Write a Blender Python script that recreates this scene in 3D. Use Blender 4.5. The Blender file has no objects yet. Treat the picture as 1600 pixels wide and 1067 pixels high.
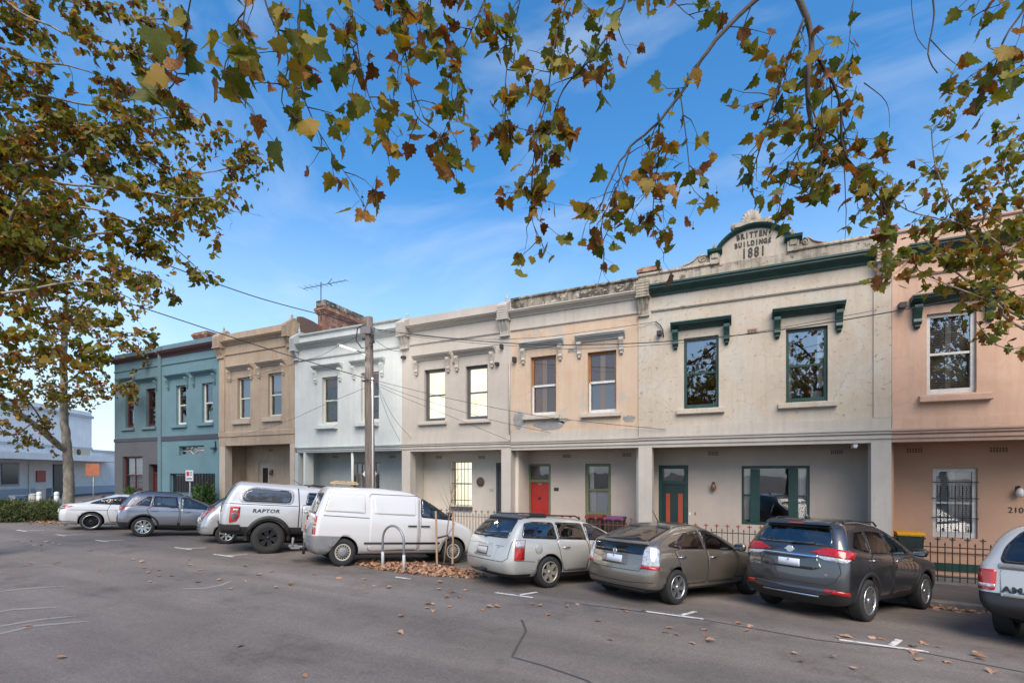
import bpy, bmesh, math, random
import numpy as np
from mathutils import Vector, Matrix
from mathutils.bvhtree import BVHTree
from math import sin, cos, tan, atan, atan2, radians, pi, sqrt, hypot

# ---------------------------------------------------------------- camera, sky, sun, exposure
S = bpy.context.scene
COL = S.collection
FPX, PX0, HYP = 750.0, 800.0, 738.0          # focal length and horizon measured in the 1600 px photograph
TH = radians(25.1)                            # camera turned left of the facade normal
CZ = 2.42                                     # camera height
cam = bpy.data.cameras.new('camera')
cam.sensor_width = 36.0
cam.lens = FPX / 1600 * 36
cam.shift_y = (HYP - 533.5) / 1600
cam.clip_start, cam.clip_end = 0.05, 2000
camo = bpy.data.objects.new('camera', cam)
camo.location = (0, 0, CZ)
camo.rotation_euler = (pi / 2, 0, TH)
COL.objects.link(camo)
S.camera = camo

SUN_EL, SUN_AZ = radians(45), radians(150)    # soft afternoon light from behind the camera
w = bpy.data.worlds.new('World')
S.world = w
w.use_nodes = True
nt = w.node_tree
nt.nodes.clear()
N, LK = nt.nodes.new, nt.links.new
sky = N('ShaderNodeTexSky'); sky.sky_type = 'NISHITA'; sky.sun_disc = False
sky.sun_elevation = SUN_EL; sky.sun_rotation = SUN_AZ
sky.air_density = 1.0; sky.dust_density = 0.6; sky.ozone_density = 2.4
tc = N('ShaderNodeTexCoord')
mp = N('ShaderNodeMapping'); mp.inputs['Scale'].default_value = (1.0, 1.5, 3.2)
mp.inputs['Rotation'].default_value = (0.3, 0.5, 0.6)
LK(tc.outputs['Generated'], mp.inputs['Vector'])
cn = N('ShaderNodeTexNoise'); cn.inputs['Scale'].default_value = 1.7; cn.inputs['Detail'].default_value = 9
cn.inputs['Roughness'].default_value = 0.55; cn.inputs['Distortion'].default_value = 0.5
LK(mp.outputs['Vector'], cn.inputs['Vector'])
cr = N('ShaderNodeValToRGB'); cr.color_ramp.elements[0].position = 0.51; cr.color_ramp.elements[1].position = 0.94
cr.color_ramp.elements[1].color = (0.55, 0.55, 0.55, 1)
LK(cn.outputs['Fac'], cr.inputs['Fac'])
hs = N('ShaderNodeHueSaturation'); hs.inputs['Saturation'].default_value = 1.31; hs.inputs['Hue'].default_value = 0.497; hs.inputs['Value'].default_value = 2.25
LK(sky.outputs['Color'], hs.inputs['Color'])
# pale band of haze low over the roofs: the sky's own veil, all round the horizon
sx = N('ShaderNodeSeparateXYZ'); LK(tc.outputs['Generated'], sx.inputs[0])
hz = N('ShaderNodeMapRange'); hz.inputs['From Min'].default_value = 0.02; hz.inputs['From Max'].default_value = 0.50
hz.inputs['To Min'].default_value = 0.80; hz.inputs['To Max'].default_value = 0.0
LK(sx.outputs['Z'], hz.inputs['Value'])
mxh = N('ShaderNodeMix'); mxh.data_type = 'RGBA'
mxh.inputs['B'].default_value = (6.9, 8.4, 10.2, 1)
LK(hz.outputs['Result'], mxh.inputs['Factor']); LK(hs.outputs['Color'], mxh.inputs['A'])
mxc = N('ShaderNodeMix'); mxc.data_type = 'RGBA'
mxc.inputs['B'].default_value = (8.6, 9.2, 9.9, 1)
LK(cr.outputs['Color'], mxc.inputs['Factor']); LK(mxh.outputs['Result'], mxc.inputs['A'])
bg = N('ShaderNodeBackground'); bg.inputs['Strength'].default_value = 0.085
LK(mxc.outputs['Result'], bg.inputs['Color'])
LK(bg.outputs['Background'], N('ShaderNodeOutputWorld').inputs['Surface'])

sl = bpy.data.lights.new('sun', 'SUN'); sl.energy = 3.5; sl.angle = radians(46); sl.color = (1.0, 0.86, 0.69)
so = bpy.data.objects.new('sun', sl); COL.objects.link(so)
_d = Vector((sin(SUN_AZ) * cos(SUN_EL), cos(SUN_AZ) * cos(SUN_EL), sin(SUN_EL)))   # azimuth measured from +Y clockwise
so.rotation_euler = (-_d).to_track_quat('-Z', 'Y').to_euler()
so.location = _d * 60

vs = S.view_settings
vs.view_transform = 'Standard'; vs.look = 'None'; vs.gamma = 1.0; vs.exposure = 0.45; vs.use_curve_mapping = False
S.render.engine = 'CYCLES'
S.cycles.use_denoising = True
S.cycles.max_bounces = 7; S.cycles.diffuse_bounces = 3; S.cycles.glossy_bounces = 3
S.cycles.transparent_max_bounces = 8; S.cycles.transmission_bounces = 3
S.cycles.caustics_reflective = False; S.cycles.caustics_refractive = False
S.cycles.sample_clamp_indirect = 6.0

RNG = random.Random(7)

# ---------------------------------------------------------------- picture <-> place
def XA(x, Y):
    "place along the street of picture column x on the plane at distance Y"
    return Y * tan(atan((x - PX0) / FPX) - TH)
def DEP(X, Y): return -X * sin(TH) + Y * cos(TH)
def ZA(x, y, Y):
    return CZ + (HYP - y) / FPX * DEP(XA(x, Y), Y)
def PT(x, y, Y): return Vector((XA(x, Y), Y, ZA(x, y, Y)))
def PD(x, y, d):
    "point seen at picture (x, y), d metres deep along the view axis"
    u = (x - PX0) / FPX * d
    return Vector((u * cos(TH) - d * sin(TH), u * sin(TH) + d * cos(TH), CZ + (HYP - y) / FPX * d))

YK, YF, YB = 13.1, 15.0, 16.25                # kerb, house front, porch back wall
def road_z(X, Y):
    Xc = max(-60.0, min(40.0, X))
    c = 0.39 * min(1.0, max(0.0, (Y - 7.0) / 6.1)) ** 1.5
    return -0.0145 * Xc - c
def path_z(X, Y):
    Xc = max(-60.0, min(40.0, X))
    return -0.0145 * Xc - 0.39 + 0.13 + 0.02 * max(0, Y - YK)

# ---------------------------------------------------------------- object helpers
def lk(o, parent=None):
    COL.objects.link(o)
    if parent is not None: o.parent = parent
    return o
def thing(name, label, cat, loc=(0, 0, 0), rotz=0, group=None):
    o = bpy.data.objects.new(name, None); o.empty_display_size = 0.2
    o.location = loc; o.rotation_euler = (0, 0, rotz)
    o['label'] = label; o['category'] = cat
    if group: o['group'] = group
    return lk(o)
def tag(o, label, cat, group=None):
    o['label'] = label; o['category'] = cat
    if group: o['group'] = group
    return o
def struct(o): o['kind'] = 'structure'; return o
def mesh_obj(name, verts, faces, mat, parent=None, smooth=False):
    me = bpy.data.meshes.new(name)
    me.from_pydata([tuple(v) for v in verts], [], faces)
    for m in (mat if isinstance(mat, (list, tuple)) else [mat]): me.materials.append(m)
    if smooth: me.polygons.foreach_set('use_smooth', [True] * len(me.polygons))
    me.update()
    return lk(bpy.data.objects.new(name, me), parent)
def bm_obj(name, bm, mat, parent=None, smooth=False, recalc=True):
    if recalc: bmesh.ops.recalc_face_normals(bm, faces=bm.faces)
    me = bpy.data.meshes.new(name); bm.to_mesh(me); bm.free()
    for m in (mat if isinstance(mat, (list, tuple)) else [mat]): me.materials.append(m)
    if smooth: me.polygons.foreach_set('use_smooth', [True] * len(me.polygons))
    return lk(bpy.data.objects.new(name, me), parent)
def bx(bm, x0, x1, y0, y1, z0, z1, mi=0):
    v = [bm.verts.new(p) for p in ((x0,y0,z0),(x1,y0,z0),(x1,y1,z0),(x0,y1,z0),(x0,y0,z1),(x1,y0,z1),(x1,y1,z1),(x0,y1,z1))]
    for f in ((0,3,2,1),(4,5,6,7),(0,1,5,4),(1,2,6,5),(2,3,7,6),(3,0,4,7)):
        bm.faces.new([v[i] for i in f]).material_index = mi
def box(name, x0, x1, y0, y1, z0, z1, mat, parent=None, bev=0.0):
    bm = bmesh.new(); bx(bm, x0, x1, y0, y1, z0, z1)
    if bev: bmesh.ops.bevel(bm, geom=bm.edges[:], offset=bev, segments=2, affect='EDGES', profile=0.5)
    return bm_obj(name, bm, mat, parent)
def prism(bm, poly, axis, a0, a1, mi=0):
    "polygon (2D) extruded along an axis: axis 'x' -> poly is (y,z); 'y' -> (x,z); 'z' -> (x,y)"
    def P(p, a): return {'x': (a, p[0], p[1]), 'y': (p[0], a, p[1]), 'z': (p[0], p[1], a)}[axis]
    A = [bm.verts.new(P(p, a0)) for p in poly]; B = [bm.verts.new(P(p, a1)) for p in poly]
    n = len(poly)
    fs = [bm.faces.new(A[::-1]), bm.faces.new(B)]
    for i in range(n): fs.append(bm.faces.new((A[i], A[(i+1) % n], B[(i+1) % n], B[i])))
    for f in fs: f.material_index = mi
    return fs
def tube(bm, pts, rad, seg=8, caps=True, mi=0):
    pts = [Vector(p) for p in pts]; n = len(pts)
    rads = rad if isinstance(rad, (list, tuple)) else [rad] * n
    rings = []; prev = None
    for i, p in enumerate(pts):
        t = (pts[min(n-1, i+1)] - pts[max(0, i-1)])
        if t.length < 1e-9: t = Vector((0, 0, 1))
        t.normalize()
        if prev is None:
            a = Vector((0, 0, 1)) if abs(t.z) < 0.9 else Vector((1, 0, 0))
            u = t.cross(a).normalized()
        else:
            u = (prev - t * prev.dot(t))
            u = u.normalized() if u.length > 1e-6 else t.orthogonal().normalized()
        prev = u; v = t.cross(u)
        rings.append([bm.verts.new(p + (u * cos(2*pi*k/seg) + v * sin(2*pi*k/seg)) * rads[i]) for k in range(seg)])
    for a, b in zip(rings, rings[1:]):
        for k in range(seg):
            f = bm.faces.new((a[k], a[(k+1) % seg], b[(k+1) % seg], b[k])); f.smooth = True; f.material_index = mi
    if caps:
        for r, rev in ((rings[0], True), (rings[-1], False)):
            f = bm.faces.new(r[::-1] if rev else r); f.material_index = mi
def lathe(bm, prof, seg=16, c=(0,0,0), axis='z', mi=0, caps=True):
    "profile of (r, h) turned about an axis through c"
    rings = []
    for r, h in prof:
        ring = []
        for k in range(seg):
            a = 2*pi*k/seg
            p = {'z': (r*cos(a), r*sin(a), h), 'y': (r*cos(a), h, r*sin(a)), 'x': (h, r*cos(a), r*sin(a))}[axis]
            ring.append(bm.verts.new((c[0]+p[0], c[1]+p[1], c[2]+p[2])))
        rings.append(ring)
    for a, b in zip(rings, rings[1:]):
        for k in range(seg):
            f = bm.faces.new((a[k], a[(k+1) % seg], b[(k+1) % seg], b[k])); f.smooth = True; f.material_index = mi
    for r, rev in ((rings[0], True), (rings[-1], False)) if caps else ():
        f = bm.faces.new(r[::-1] if rev else r); f.material_index = mi
def text_mesh(name, body, size, depth, mat, parent, M, spacing=1.0, shear=0.0, bold=0.0, xs=1.0, align='CENTER'):
    c = bpy.data.curves.new(name, 'FONT'); c.body = body; c.size = size; c.extrude = depth
    c.align_x = align; c.align_y = 'CENTER'; c.space_character = spacing; c.shear = shear; c.offset = bold
    c.resolution_u = 3
    o = bpy.data.objects.new(name, c); COL.objects.link(o)
    me = bpy.data.meshes.new_from_object(o.evaluated_get(bpy.context.evaluated_depsgraph_get()))
    bpy.data.objects.remove(o); bpy.data.curves.remove(c)
    me.transform(M @ Matrix.Diagonal((xs, 1, 1, 1)))
    me.materials.clear(); me.materials.append(mat)
    return lk(bpy.data.objects.new(name, me), parent)
FACE = Matrix(((1,0,0,0),(0,0,-1,0),(0,1,0,0),(0,0,0,1)))   # text read from the street (towards -Y)

# ---------------------------------------------------------------- materials
def newmat(name):
    m = bpy.data.materials.new(name); m.use_nodes = True
    b = m.node_tree.nodes['Principled BSDF']
    return m, m.node_tree, b
def lin(c):
    "sRGB 0-255 to linear"
    return tuple((v/255/12.92 if v/255 <= 0.04045 else ((v/255+0.055)/1.055)**2.4) for v in c)
def simple(name, col, rough=0.5, metal=0.0, coat=0.0, var=0.0, scale=8.0, bump=0.0, bscale=None, spec=0.5, stretch=None, dark=None):
    m, t, b = newmat(name)
    b.inputs['Roughness'].default_value = rough; b.inputs['Metallic'].default_value = metal
    b.inputs['Coat Weight'].default_value = coat; b.inputs['Coat Roughness'].default_value = 0.06
    b.inputs['Specular IOR Level'].default_value = spec
    b.inputs['Base Color'].default_value = (*col, 1)
    if var or bump:
        co = t.nodes.new('ShaderNodeTexCoord'); mp = t.nodes.new('ShaderNodeMapping')
        if stretch: mp.inputs['Scale'].default_value = stretch
        t.links.new(co.outputs['Object'], mp.inputs['Vector'])
        n = t.nodes.new('ShaderNodeTexNoise'); n.inputs['Scale'].default_value = scale
        n.inputs['Detail'].default_value = 6; n.inputs['Roughness'].default_value = 0.6
        t.links.new(mp.outputs['Vector'], n.inputs['Vector'])
        if var:
            r = t.nodes.new('ShaderNodeValToRGB')
            d = dark or tuple(c * (1 - var) for c in col)
            r.color_ramp.elements[0].position = 0.3; r.color_ramp.elements[1].position = 0.7
            r.color_ramp.elements[0].color = (*d, 1); r.color_ramp.elements[1].color = (*[min(1, c * (1 + var * .5)) for c in col], 1)
            t.links.new(n.outputs['Fac'], r.inputs['Fac']); t.links.new(r.outputs['Color'], b.inputs['Base Color'])
        if bump:
            n2 = t.nodes.new('ShaderNodeTexNoise'); n2.inputs['Scale'].default_value = bscale or scale * 6
            n2.inputs['Detail'].default_value = 5
            t.links.new(mp.outputs['Vector'], n2.inputs['Vector'])
            bp = t.nodes.new('ShaderNodeBump'); bp.inputs['Strength'].default_value = bump; bp.inputs['Distance'].default_value = 0.02
            t.links.new(n2.outputs['Fac'], bp.inputs['Height']); t.links.new(bp.outputs['Normal'], b.inputs['Normal'])
    return m
def plaster(name, col, stain=None, samt=0.35, patch=None, pamt=0.0, pscale=3.0, rough=0.85, streak=0.25, flake=None, famt=0.0, crack=0.0, fscale=9.0):
    "painted render: mottled colour, rain streaks, patches of another paint, flaked spots, trowel relief"
    m, t, b = newmat(name); nn, L = t.nodes.new, t.links.new
    b.inputs['Roughness'].default_value = rough; b.inputs['Specular IOR Level'].default_value = 0.25
    co = nn('ShaderNodeTexCoord')
    def noise(scale, det=6, ro=0.6, st=(1, 1, 1), loc=(0, 0, 0), dist=0.0):
        mp = nn('ShaderNodeMapping'); mp.inputs['Scale'].default_value = st; mp.inputs['Location'].default_value = loc
        L(co.outputs['Object'], mp.inputs['Vector'])
        n = nn('ShaderNodeTexNoise'); n.inputs['Scale'].default_value = scale; n.inputs['Detail'].default_value = det
        n.inputs['Roughness'].default_value = ro; n.inputs['Distortion'].default_value = dist
        L(mp.outputs['Vector'], n.inputs['Vector']); return n
    def ramp(n, a, c, inv=False):
        r = nn('ShaderNodeMapRange'); r.inputs['From Min'].default_value = a; r.inputs['From Max'].default_value = c
        if inv: r.inputs['To Min'].default_value, r.inputs['To Max'].default_value = 1, 0
        L(n.outputs['Fac'], r.inputs['Value']); return r.outputs['Result']
    def mix(fac, A, B, amt=1.0):
        x = nn('ShaderNodeMix'); x.data_type = 'RGBA'
        if amt != 1.0:
            mu = nn('ShaderNodeMath'); mu.operation = 'MULTIPLY'; mu.inputs[1].default_value = amt
            L(fac, mu.inputs[0]); fac = mu.outputs[0]
        L(fac, x.inputs['Factor'])
        for s, v in (('A', A), ('B', B)):
            if isinstance(v, tuple): x.inputs[s].default_value = (*v[:3], 1)
            else: L(v, x.inputs[s])
        return x.outputs['Result']
    st = stain or tuple(c * 0.62 for c in col)
    c1 = mix(ramp(noise(1.1, 8, 0.62), 0.35, 0.72), col, tuple(c * 0.86 for c in col))
    if patch: c1 = mix(ramp(noise(pscale, 7, 0.6, loc=(3, 1, 7), dist=0.6), 0.62 - pamt, 0.65 - pamt * 0.9), c1, patch)
    c2 = mix(ramp(noise(4.0, 6, 0.7, st=(1.6, 1.6, 0.12)), 0.46, 0.68), c1, st, streak)
    c3 = mix(ramp(noise(0.9, 9, 0.74, loc=(9, 2, 4)), 0.47, 0.66), c2, st, samt)
    if flake: c3 = mix(ramp(noise(fscale, 9, 0.72, st=(1, 1, 1.4), loc=(5, 5, 5)), 0.62 - famt, 0.645 - famt), c3, flake)
    if crack:                                   # hairline cracks, broken up by a mask
        dn = noise(2.2, 5, 0.6, loc=(1, 8, 2)); va = nn('ShaderNodeMix'); va.data_type = 'VECTOR'; va.inputs['Factor'].default_value = 0.22
        L(co.outputs['Object'], va.inputs['A']); L(dn.outputs['Color'], va.inputs['B'])
        vo = nn('ShaderNodeTexVoronoi'); vo.feature = 'DISTANCE_TO_EDGE'; vo.inputs['Scale'].default_value = 1.5; L(va.outputs['Result'], vo.inputs['Vector'])
        r1 = nn('ShaderNodeMapRange'); r1.inputs['From Min'].default_value = 0.004; r1.inputs['From Max'].default_value = 0.012; r1.inputs['To Min'].default_value, r1.inputs['To Max'].default_value = 1, 0; L(vo.outputs['Distance'], r1.inputs['Value'])
        mm = nn('ShaderNodeMath'); mm.operation = 'MULTIPLY'; L(r1.outputs['Result'], mm.inputs[0]); L(ramp(noise(1.3, 4, 0.6, loc=(4, 4, 9)), 0.5, 0.58), mm.inputs[1])
        c3 = mix(mm.outputs[0], c3, tuple(v * 0.35 for v in col), crack)
    L(c3, b.inputs['Base Color'])
    bp = nn('ShaderNodeBump'); bp.inputs['Strength'].default_value = 0.22; bp.inputs['Distance'].default_value = 0.012
    L(noise(22.0, 8, 0.65).outputs['Fac'], bp.inputs['Height']); L(bp.outputs['Normal'], b.inputs['Normal'])
    return m
def glass_mat(name, tint=(0.02, 0.025, 0.025), refl=0.32, clear=0.9, rough=0.015):
    "window glass: mirror-like at grazing angles, otherwise lets the dark room show"
    m = bpy.data.materials.new(name); m.use_nodes = True; t = m.node_tree; t.nodes.clear()
    nn, L = t.nodes.new, t.links.new
    g = nn('ShaderNodeBsdfGlossy'); g.inputs['Roughness'].default_value = rough; g.inputs['Color'].default_value = (0.95, 0.97, 1, 1)
    tr = nn('ShaderNodeBsdfTransparent'); tr.inputs['Color'].default_value = (clear, clear, clear, 1)
    lw = nn('ShaderNodeLayerWeight'); lw.inputs['Blend'].default_value = 0.35
    mr = nn('ShaderNodeMapRange'); mr.inputs['To Min'].default_value = refl; mr.inputs['To Max'].default_value = 0.95
    L(lw.outputs['Fresnel'], mr.inputs['Value'])
    co = nn('ShaderNodeTexCoord'); n = nn('ShaderNodeTexNoise'); n.inputs['Scale'].default_value = 1.6; n.inputs['Detail'].default_value = 2
    L(co.outputs['Object'], n.inputs['Vector'])
    bp = nn('ShaderNodeBump'); bp.inputs['Strength'].default_value = 0.06; bp.inputs['Distance'].default_value = 0.03
    L(n.outputs['Fac'], bp.inputs['Height']); L(bp.outputs['Normal'], g.inputs['Normal'])
    mx = nn('ShaderNodeMixShader'); L(mr.outputs['Result'], mx.inputs['Fac']); L(tr.outputs[0], mx.inputs[1]); L(g.outputs[0], mx.inputs[2])
    L(mx.outputs[0], nn('ShaderNodeOutputMaterial').inputs['Surface'])
    return m
def emit_mat(name, col, strength, var=0.0):
    m, t, b = newmat(name)
    b.inputs['Base Color'].default_value = (*col, 1)
    b.inputs['Emission Color'].default_value = (*col, 1); b.inputs['Emission Strength'].default_value = strength
    return m
# ---------------------------------------------------------------- ground, kerb, footpath, markings
def asphalt(name, col, warm=(1, 1, 1), crackle=0.0):
    m, t, b = newmat(name); nn, L = t.nodes.new, t.links.new
    co = nn('ShaderNodeTexCoord')
    def noise(s, d=6, r=0.6, st=(1, 1, 1)):
        mp = nn('ShaderNodeMapping'); mp.inputs['Scale'].default_value = st; L(co.outputs['Object'], mp.inputs['Vector'])
        n = nn('ShaderNodeTexNoise'); n.inputs['Scale'].default_value = s; n.inputs['Detail'].default_value = d
        n.inputs['Roughness'].default_value = r; L(mp.outputs['Vector'], n.inputs['Vector']); return n.outputs['Fac']
    def ramp(f, a, c, lo, hi):
        r = nn('ShaderNodeMapRange'); r.inputs['From Min'].default_value = a; r.inputs['From Max'].default_value = c
        r.inputs['To Min'].default_value = lo; r.inputs['To Max'].default_value = hi; L(f, r.inputs['Value']); return r.outputs['Result']
    def mul(a, c):
        x = nn('ShaderNodeMath'); x.operation = 'MULTIPLY'; L(a, x.inputs[0]); L(c, x.inputs[1]); return x.outputs[0]
    big = ramp(noise(0.16, 5, 0.55, (1, 2.2, 1)), 0.3, 0.72, 0.80, 1.16)
    mid = ramp(noise(1.3, 8, 0.7), 0.3, 0.75, 0.88, 1.10)
    grit = ramp(noise(95, 3, 0.8), 0.32, 0.72, 0.66, 1.34)
    v = nn('ShaderNodeTexVoronoi'); v.inputs['Scale'].default_value = 130; L(co.outputs['Object'], v.inputs['Vector'])
    st = ramp(v.outputs['Distance'], 0.1, 0.6, 1.18, 0.86)
    speck = ramp(noise(26, 5, 0.75), 0.33, 0.70, 0.76, 1.22)
    track = ramp(noise(0.9, 4, 0.6, (0.07, 1.0, 1)), 0.38, 0.66, 0.82, 1.14)          # wheel-polished lanes run along the street
    stain = ramp(noise(0.8, 9, 0.72), 0.53, 0.68, 1.04, 0.66)
    f = mul(mul(mul(big, mid), mul(grit, st)), mul(speck, mul(track, stain)))
    mx = nn('ShaderNodeMix'); mx.data_type = 'RGBA'; mx.blend_type = 'MULTIPLY'; mx.inputs['Factor'].default_value = 1
    mx.inputs['A'].default_value = (*col, 1); L(f, mx.inputs['B']); L(mx.outputs['Result'], b.inputs['Base Color'])
    b.inputs['Roughness'].default_value = 0.78; b.inputs['Specular IOR Level'].default_value = 0.35
    bp = nn('ShaderNodeBump'); bp.inputs['Strength'].default_value = 0.5; bp.inputs['Distance'].default_value = 0.008
    L(noise(120, 4, 0.7), bp.inputs['Height']); L(bp.outputs['Normal'], b.inputs['Normal'])
    return m
M_ROAD = asphalt('road_asphalt', (0.212, 0.184, 0.163))
M_PATH = asphalt('footpath_asphalt', (0.125, 0.108, 0.100))
M_KERB = simple('bluestone', (0.17, 0.16, 0.155), 0.8, var=0.35, scale=5, bump=0.4, bscale=40)

def sheet(name, xs, ys, zf, mat):
    vs = [(x, y, zf(x, y)) for y in ys for x in xs]; n = len(xs)
    fs = [(j*n+i, j*n+i+1, (j+1)*n+i+1, (j+1)*n+i) for j in range(len(ys)-1) for i in range(n-1)]
    return struct(mesh_obj(name, vs, fs, mat, smooth=True))
_xs = [-320, -160, -90] + [x for x in range(-62, 42, 4)] + [60, 120, 320]
_ys = [-320, -120, -60, -30, -15, -6, 0, 3, 5, 6, 7, 7.6, 8.2, 8.8, 9.4, 10, 10.7, 11.4, 12.1, 12.7, 13.1, 14, 20, 40, 90, 320]
sheet('road', _xs, _ys, road_z, M_ROAD)
XCOR = XA(179, YF) - 2.0                      # street corner beside the blue house
fx = [XCOR + i * (22 - XCOR) / 24 for i in range(25)]
sheet('footpath', fx, [YK + 0.14, 14.0, 15.0, 15.6, 16.3, 17], path_z, M_PATH)
# the kerb: bluestone blocks laid end to end
def kerb_block(i, x0, x1):
    g = 0.006; vs = []
    for x in (x0 + g, x1 - g):
        zt = path_z(x, YK) + 0.004 * (i % 3); zb = road_z(x, YK) - 0.15
        vs += [(x, YK, zb), (x, YK + 0.155, zb), (x, YK + 0.155, zt + 0.005), (x, YK + 0.03, zt + 0.005), (x, YK, zt - 0.025)]
    fs = [(4, 3, 2, 1, 0), (5, 6, 7, 8, 9)] + [(k, (k+1) % 5, 5 + (k+1) % 5, 5 + k) for k in range(5)]
    return vs, fs
kerb_base = struct(box('kerb', XCOR, 22, YK + 0.05, YK + 0.15, -1.2, -0.75, M_KERB))
x, i = XCOR, 0
while x < 22:
    ln = 1.1 + 0.35 * RNG.random()
    v, f = kerb_block(i, x, min(22, x + ln)); mesh_obj('kerb_stone', v, f, M_KERB, kerb_base)
    x += ln; i += 1

def worn_mat(name, col, cover, scale=9.0, rough=0.7):
    m = bpy.data.materials.new(name); m.use_nodes = True; t = m.node_tree; b = t.nodes['Principled BSDF']
    b.inputs['Base Color'].default_value = (*col, 1); b.inputs['Roughness'].default_value = rough
    co = t.nodes.new('ShaderNodeTexCoord'); n = t.nodes.new('ShaderNodeTexNoise')
    n.inputs['Scale'].default_value = scale; n.inputs['Detail'].default_value = 8; n.inputs['Roughness'].default_value = 0.7
    t.links.new(co.outputs['Object'], n.inputs['Vector'])
    r = t.nodes.new('ShaderNodeMapRange'); r.inputs['From Min'].default_value = 0.62 - cover * 0.3; r.inputs['From Max'].default_value = 0.70 - cover * 0.22
    r.inputs['To Min'].default_value = 1.0 if cover > 0 else 0.0; r.inputs['To Max'].default_value = 0.0
    t.links.new(n.outputs['Fac'], r.inputs['Value']); t.links.new(r.outputs['Result'], b.inputs['Alpha'])
    return m
M_LINE = worn_mat('worn_white_paint', (0.72, 0.70, 0.66), 0.30, 7)
M_SCUFF = worn_mat('pale_scuff', (0.27, 0.255, 0.245), 0.06, 4)
M_CRACK = simple('sealed_crack', (0.07, 0.072, 0.072), 0.55, var=0.3, scale=9)
def ribbon(name, pts, wd, mat, dz=0.005, taper=False):
    "flat strip laid on the road through points (X, Y)"
    P = [Vector((p[0], p[1])) for p in pts]; Q = []
    for a, b in zip(P, P[1:]):
        k = max(1, int((b - a).length / 0.12))
        Q += [a.lerp(b, i / k) for i in range(k)]
    Q.append(P[-1]); n = len(Q); vs = []; fs = []
    for i, p in enumerate(Q):
        t = (Q[min(n-1, i+1)] - Q[max(0, i-1)]).normalized(); s = Vector((-t.y, t.x)) * wd / 2
        if taper: s *= max(0.15, sin(pi * (i + 0.5) / n) ** 0.6)
        for q in (p + s, p - s): vs.append((q.x, q.y, road_z(q.x, q.y) + dz))
        if i: fs.append((2*i-2, 2*i-1, 2*i+1, 2*i))
    o = struct(mesh_obj(name, vs, fs, mat)); return o
def gp(x, y):
    "picture point on the road -> (X, Y)"
    lo, hi = 2.0, 60.0
    for _ in range(60):
        d = (lo + hi) / 2; p = PD(x, y, d)
        if p.z > road_z(p.x, p.y): lo = d
        else: hi = d
    return (p.x, p.y)
# bay ends: a short bar along the street with a stub pointing into the bays
for (cx, cy, k) in ((1392, 1010, 1.0), (1062, 962, 0.9), (808, 930, 0.8), (632, 903, 0.4), (352, 868, 0.8), (288, 857, 0.8), (160, 845, 0.7), (96, 836, 0.6), (35, 829, 0.7)):
    X0, Y0 = gp(cx, cy)
    ribbon('parking_mark', [(X0 - 0.62 * k, Y0), (X0 + 0.42 * k, Y0)], 0.085, M_LINE)
    if k > 0.5: ribbon('parking_mark', [(X0 + 0.02, Y0 + 0.05), (X0 + 0.22, Y0 + 0.50)], 0.085, M_LINE, dz=0.009)
ribbon('road_crack', [gp(*p) for p in ((815, 968), (822, 985), (808, 1010), (800, 1026), (850, 1040), (915, 1062), (960, 1090))], 0.035, M_CRACK)
ribbon('road_seam', [gp(*p) for p in ((880, 940), (1100, 968), (1280, 1000), (1420, 1015), (1600, 1050))], 0.03, M_CRACK)
for arc in (((-40, 930), (30, 920), (108, 915)), ((-40, 962), (20, 952), (95, 948)), ((-40, 985), (60, 968), (120, 962)), ((-40, 1000), (50, 978), (140, 970)), ((278, 920), (318, 919), (345, 914), (362, 907))):
    ribbon('tyre_mark', [gp(*p) for p in arc], 0.10, M_SCUFF, taper=True)
# ---------------------------------------------------------------- terrace houses
def FX(x): return XA(x, YF)
def FZ(x, y): return ZA(x, y, YF)
GLASS = glass_mat('window_glass', refl=0.14)
GLASSW = glass_mat('dull_window_glass', refl=0.05)
GLASSR = glass_mat('bright_window_glass', refl=0.24)
GLASSD = glass_mat('porch_glass', refl=0.10)
M_DARKROOM = simple('dark_room', (0.02, 0.02, 0.02), 0.9)
M_ROOF = simple('grey_roof_iron', (0.16, 0.16, 0.17), 0.6, var=0.2, scale=3)
M_CURT = simple('white_curtain', (0.72, 0.71, 0.68), 0.9, var=0.12, scale=14, stretch=(6, 1, 0.3))
M_BLINDW = simple('white_blind', (0.62, 0.63, 0.64), 0.8)
M_VENT = simple('vent_terracotta', (0.17, 0.11, 0.085), 0.9, var=0.3, scale=20)
M_IRON = simple('black_iron', (0.015, 0.017, 0.018), 0.45)
M_DKMETAL = simple('dark_fitting', (0.03, 0.03, 0.032), 0.5)
M_WHITEFIT = simple('white_fitting', (0.7, 0.7, 0.68), 0.5)

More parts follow.
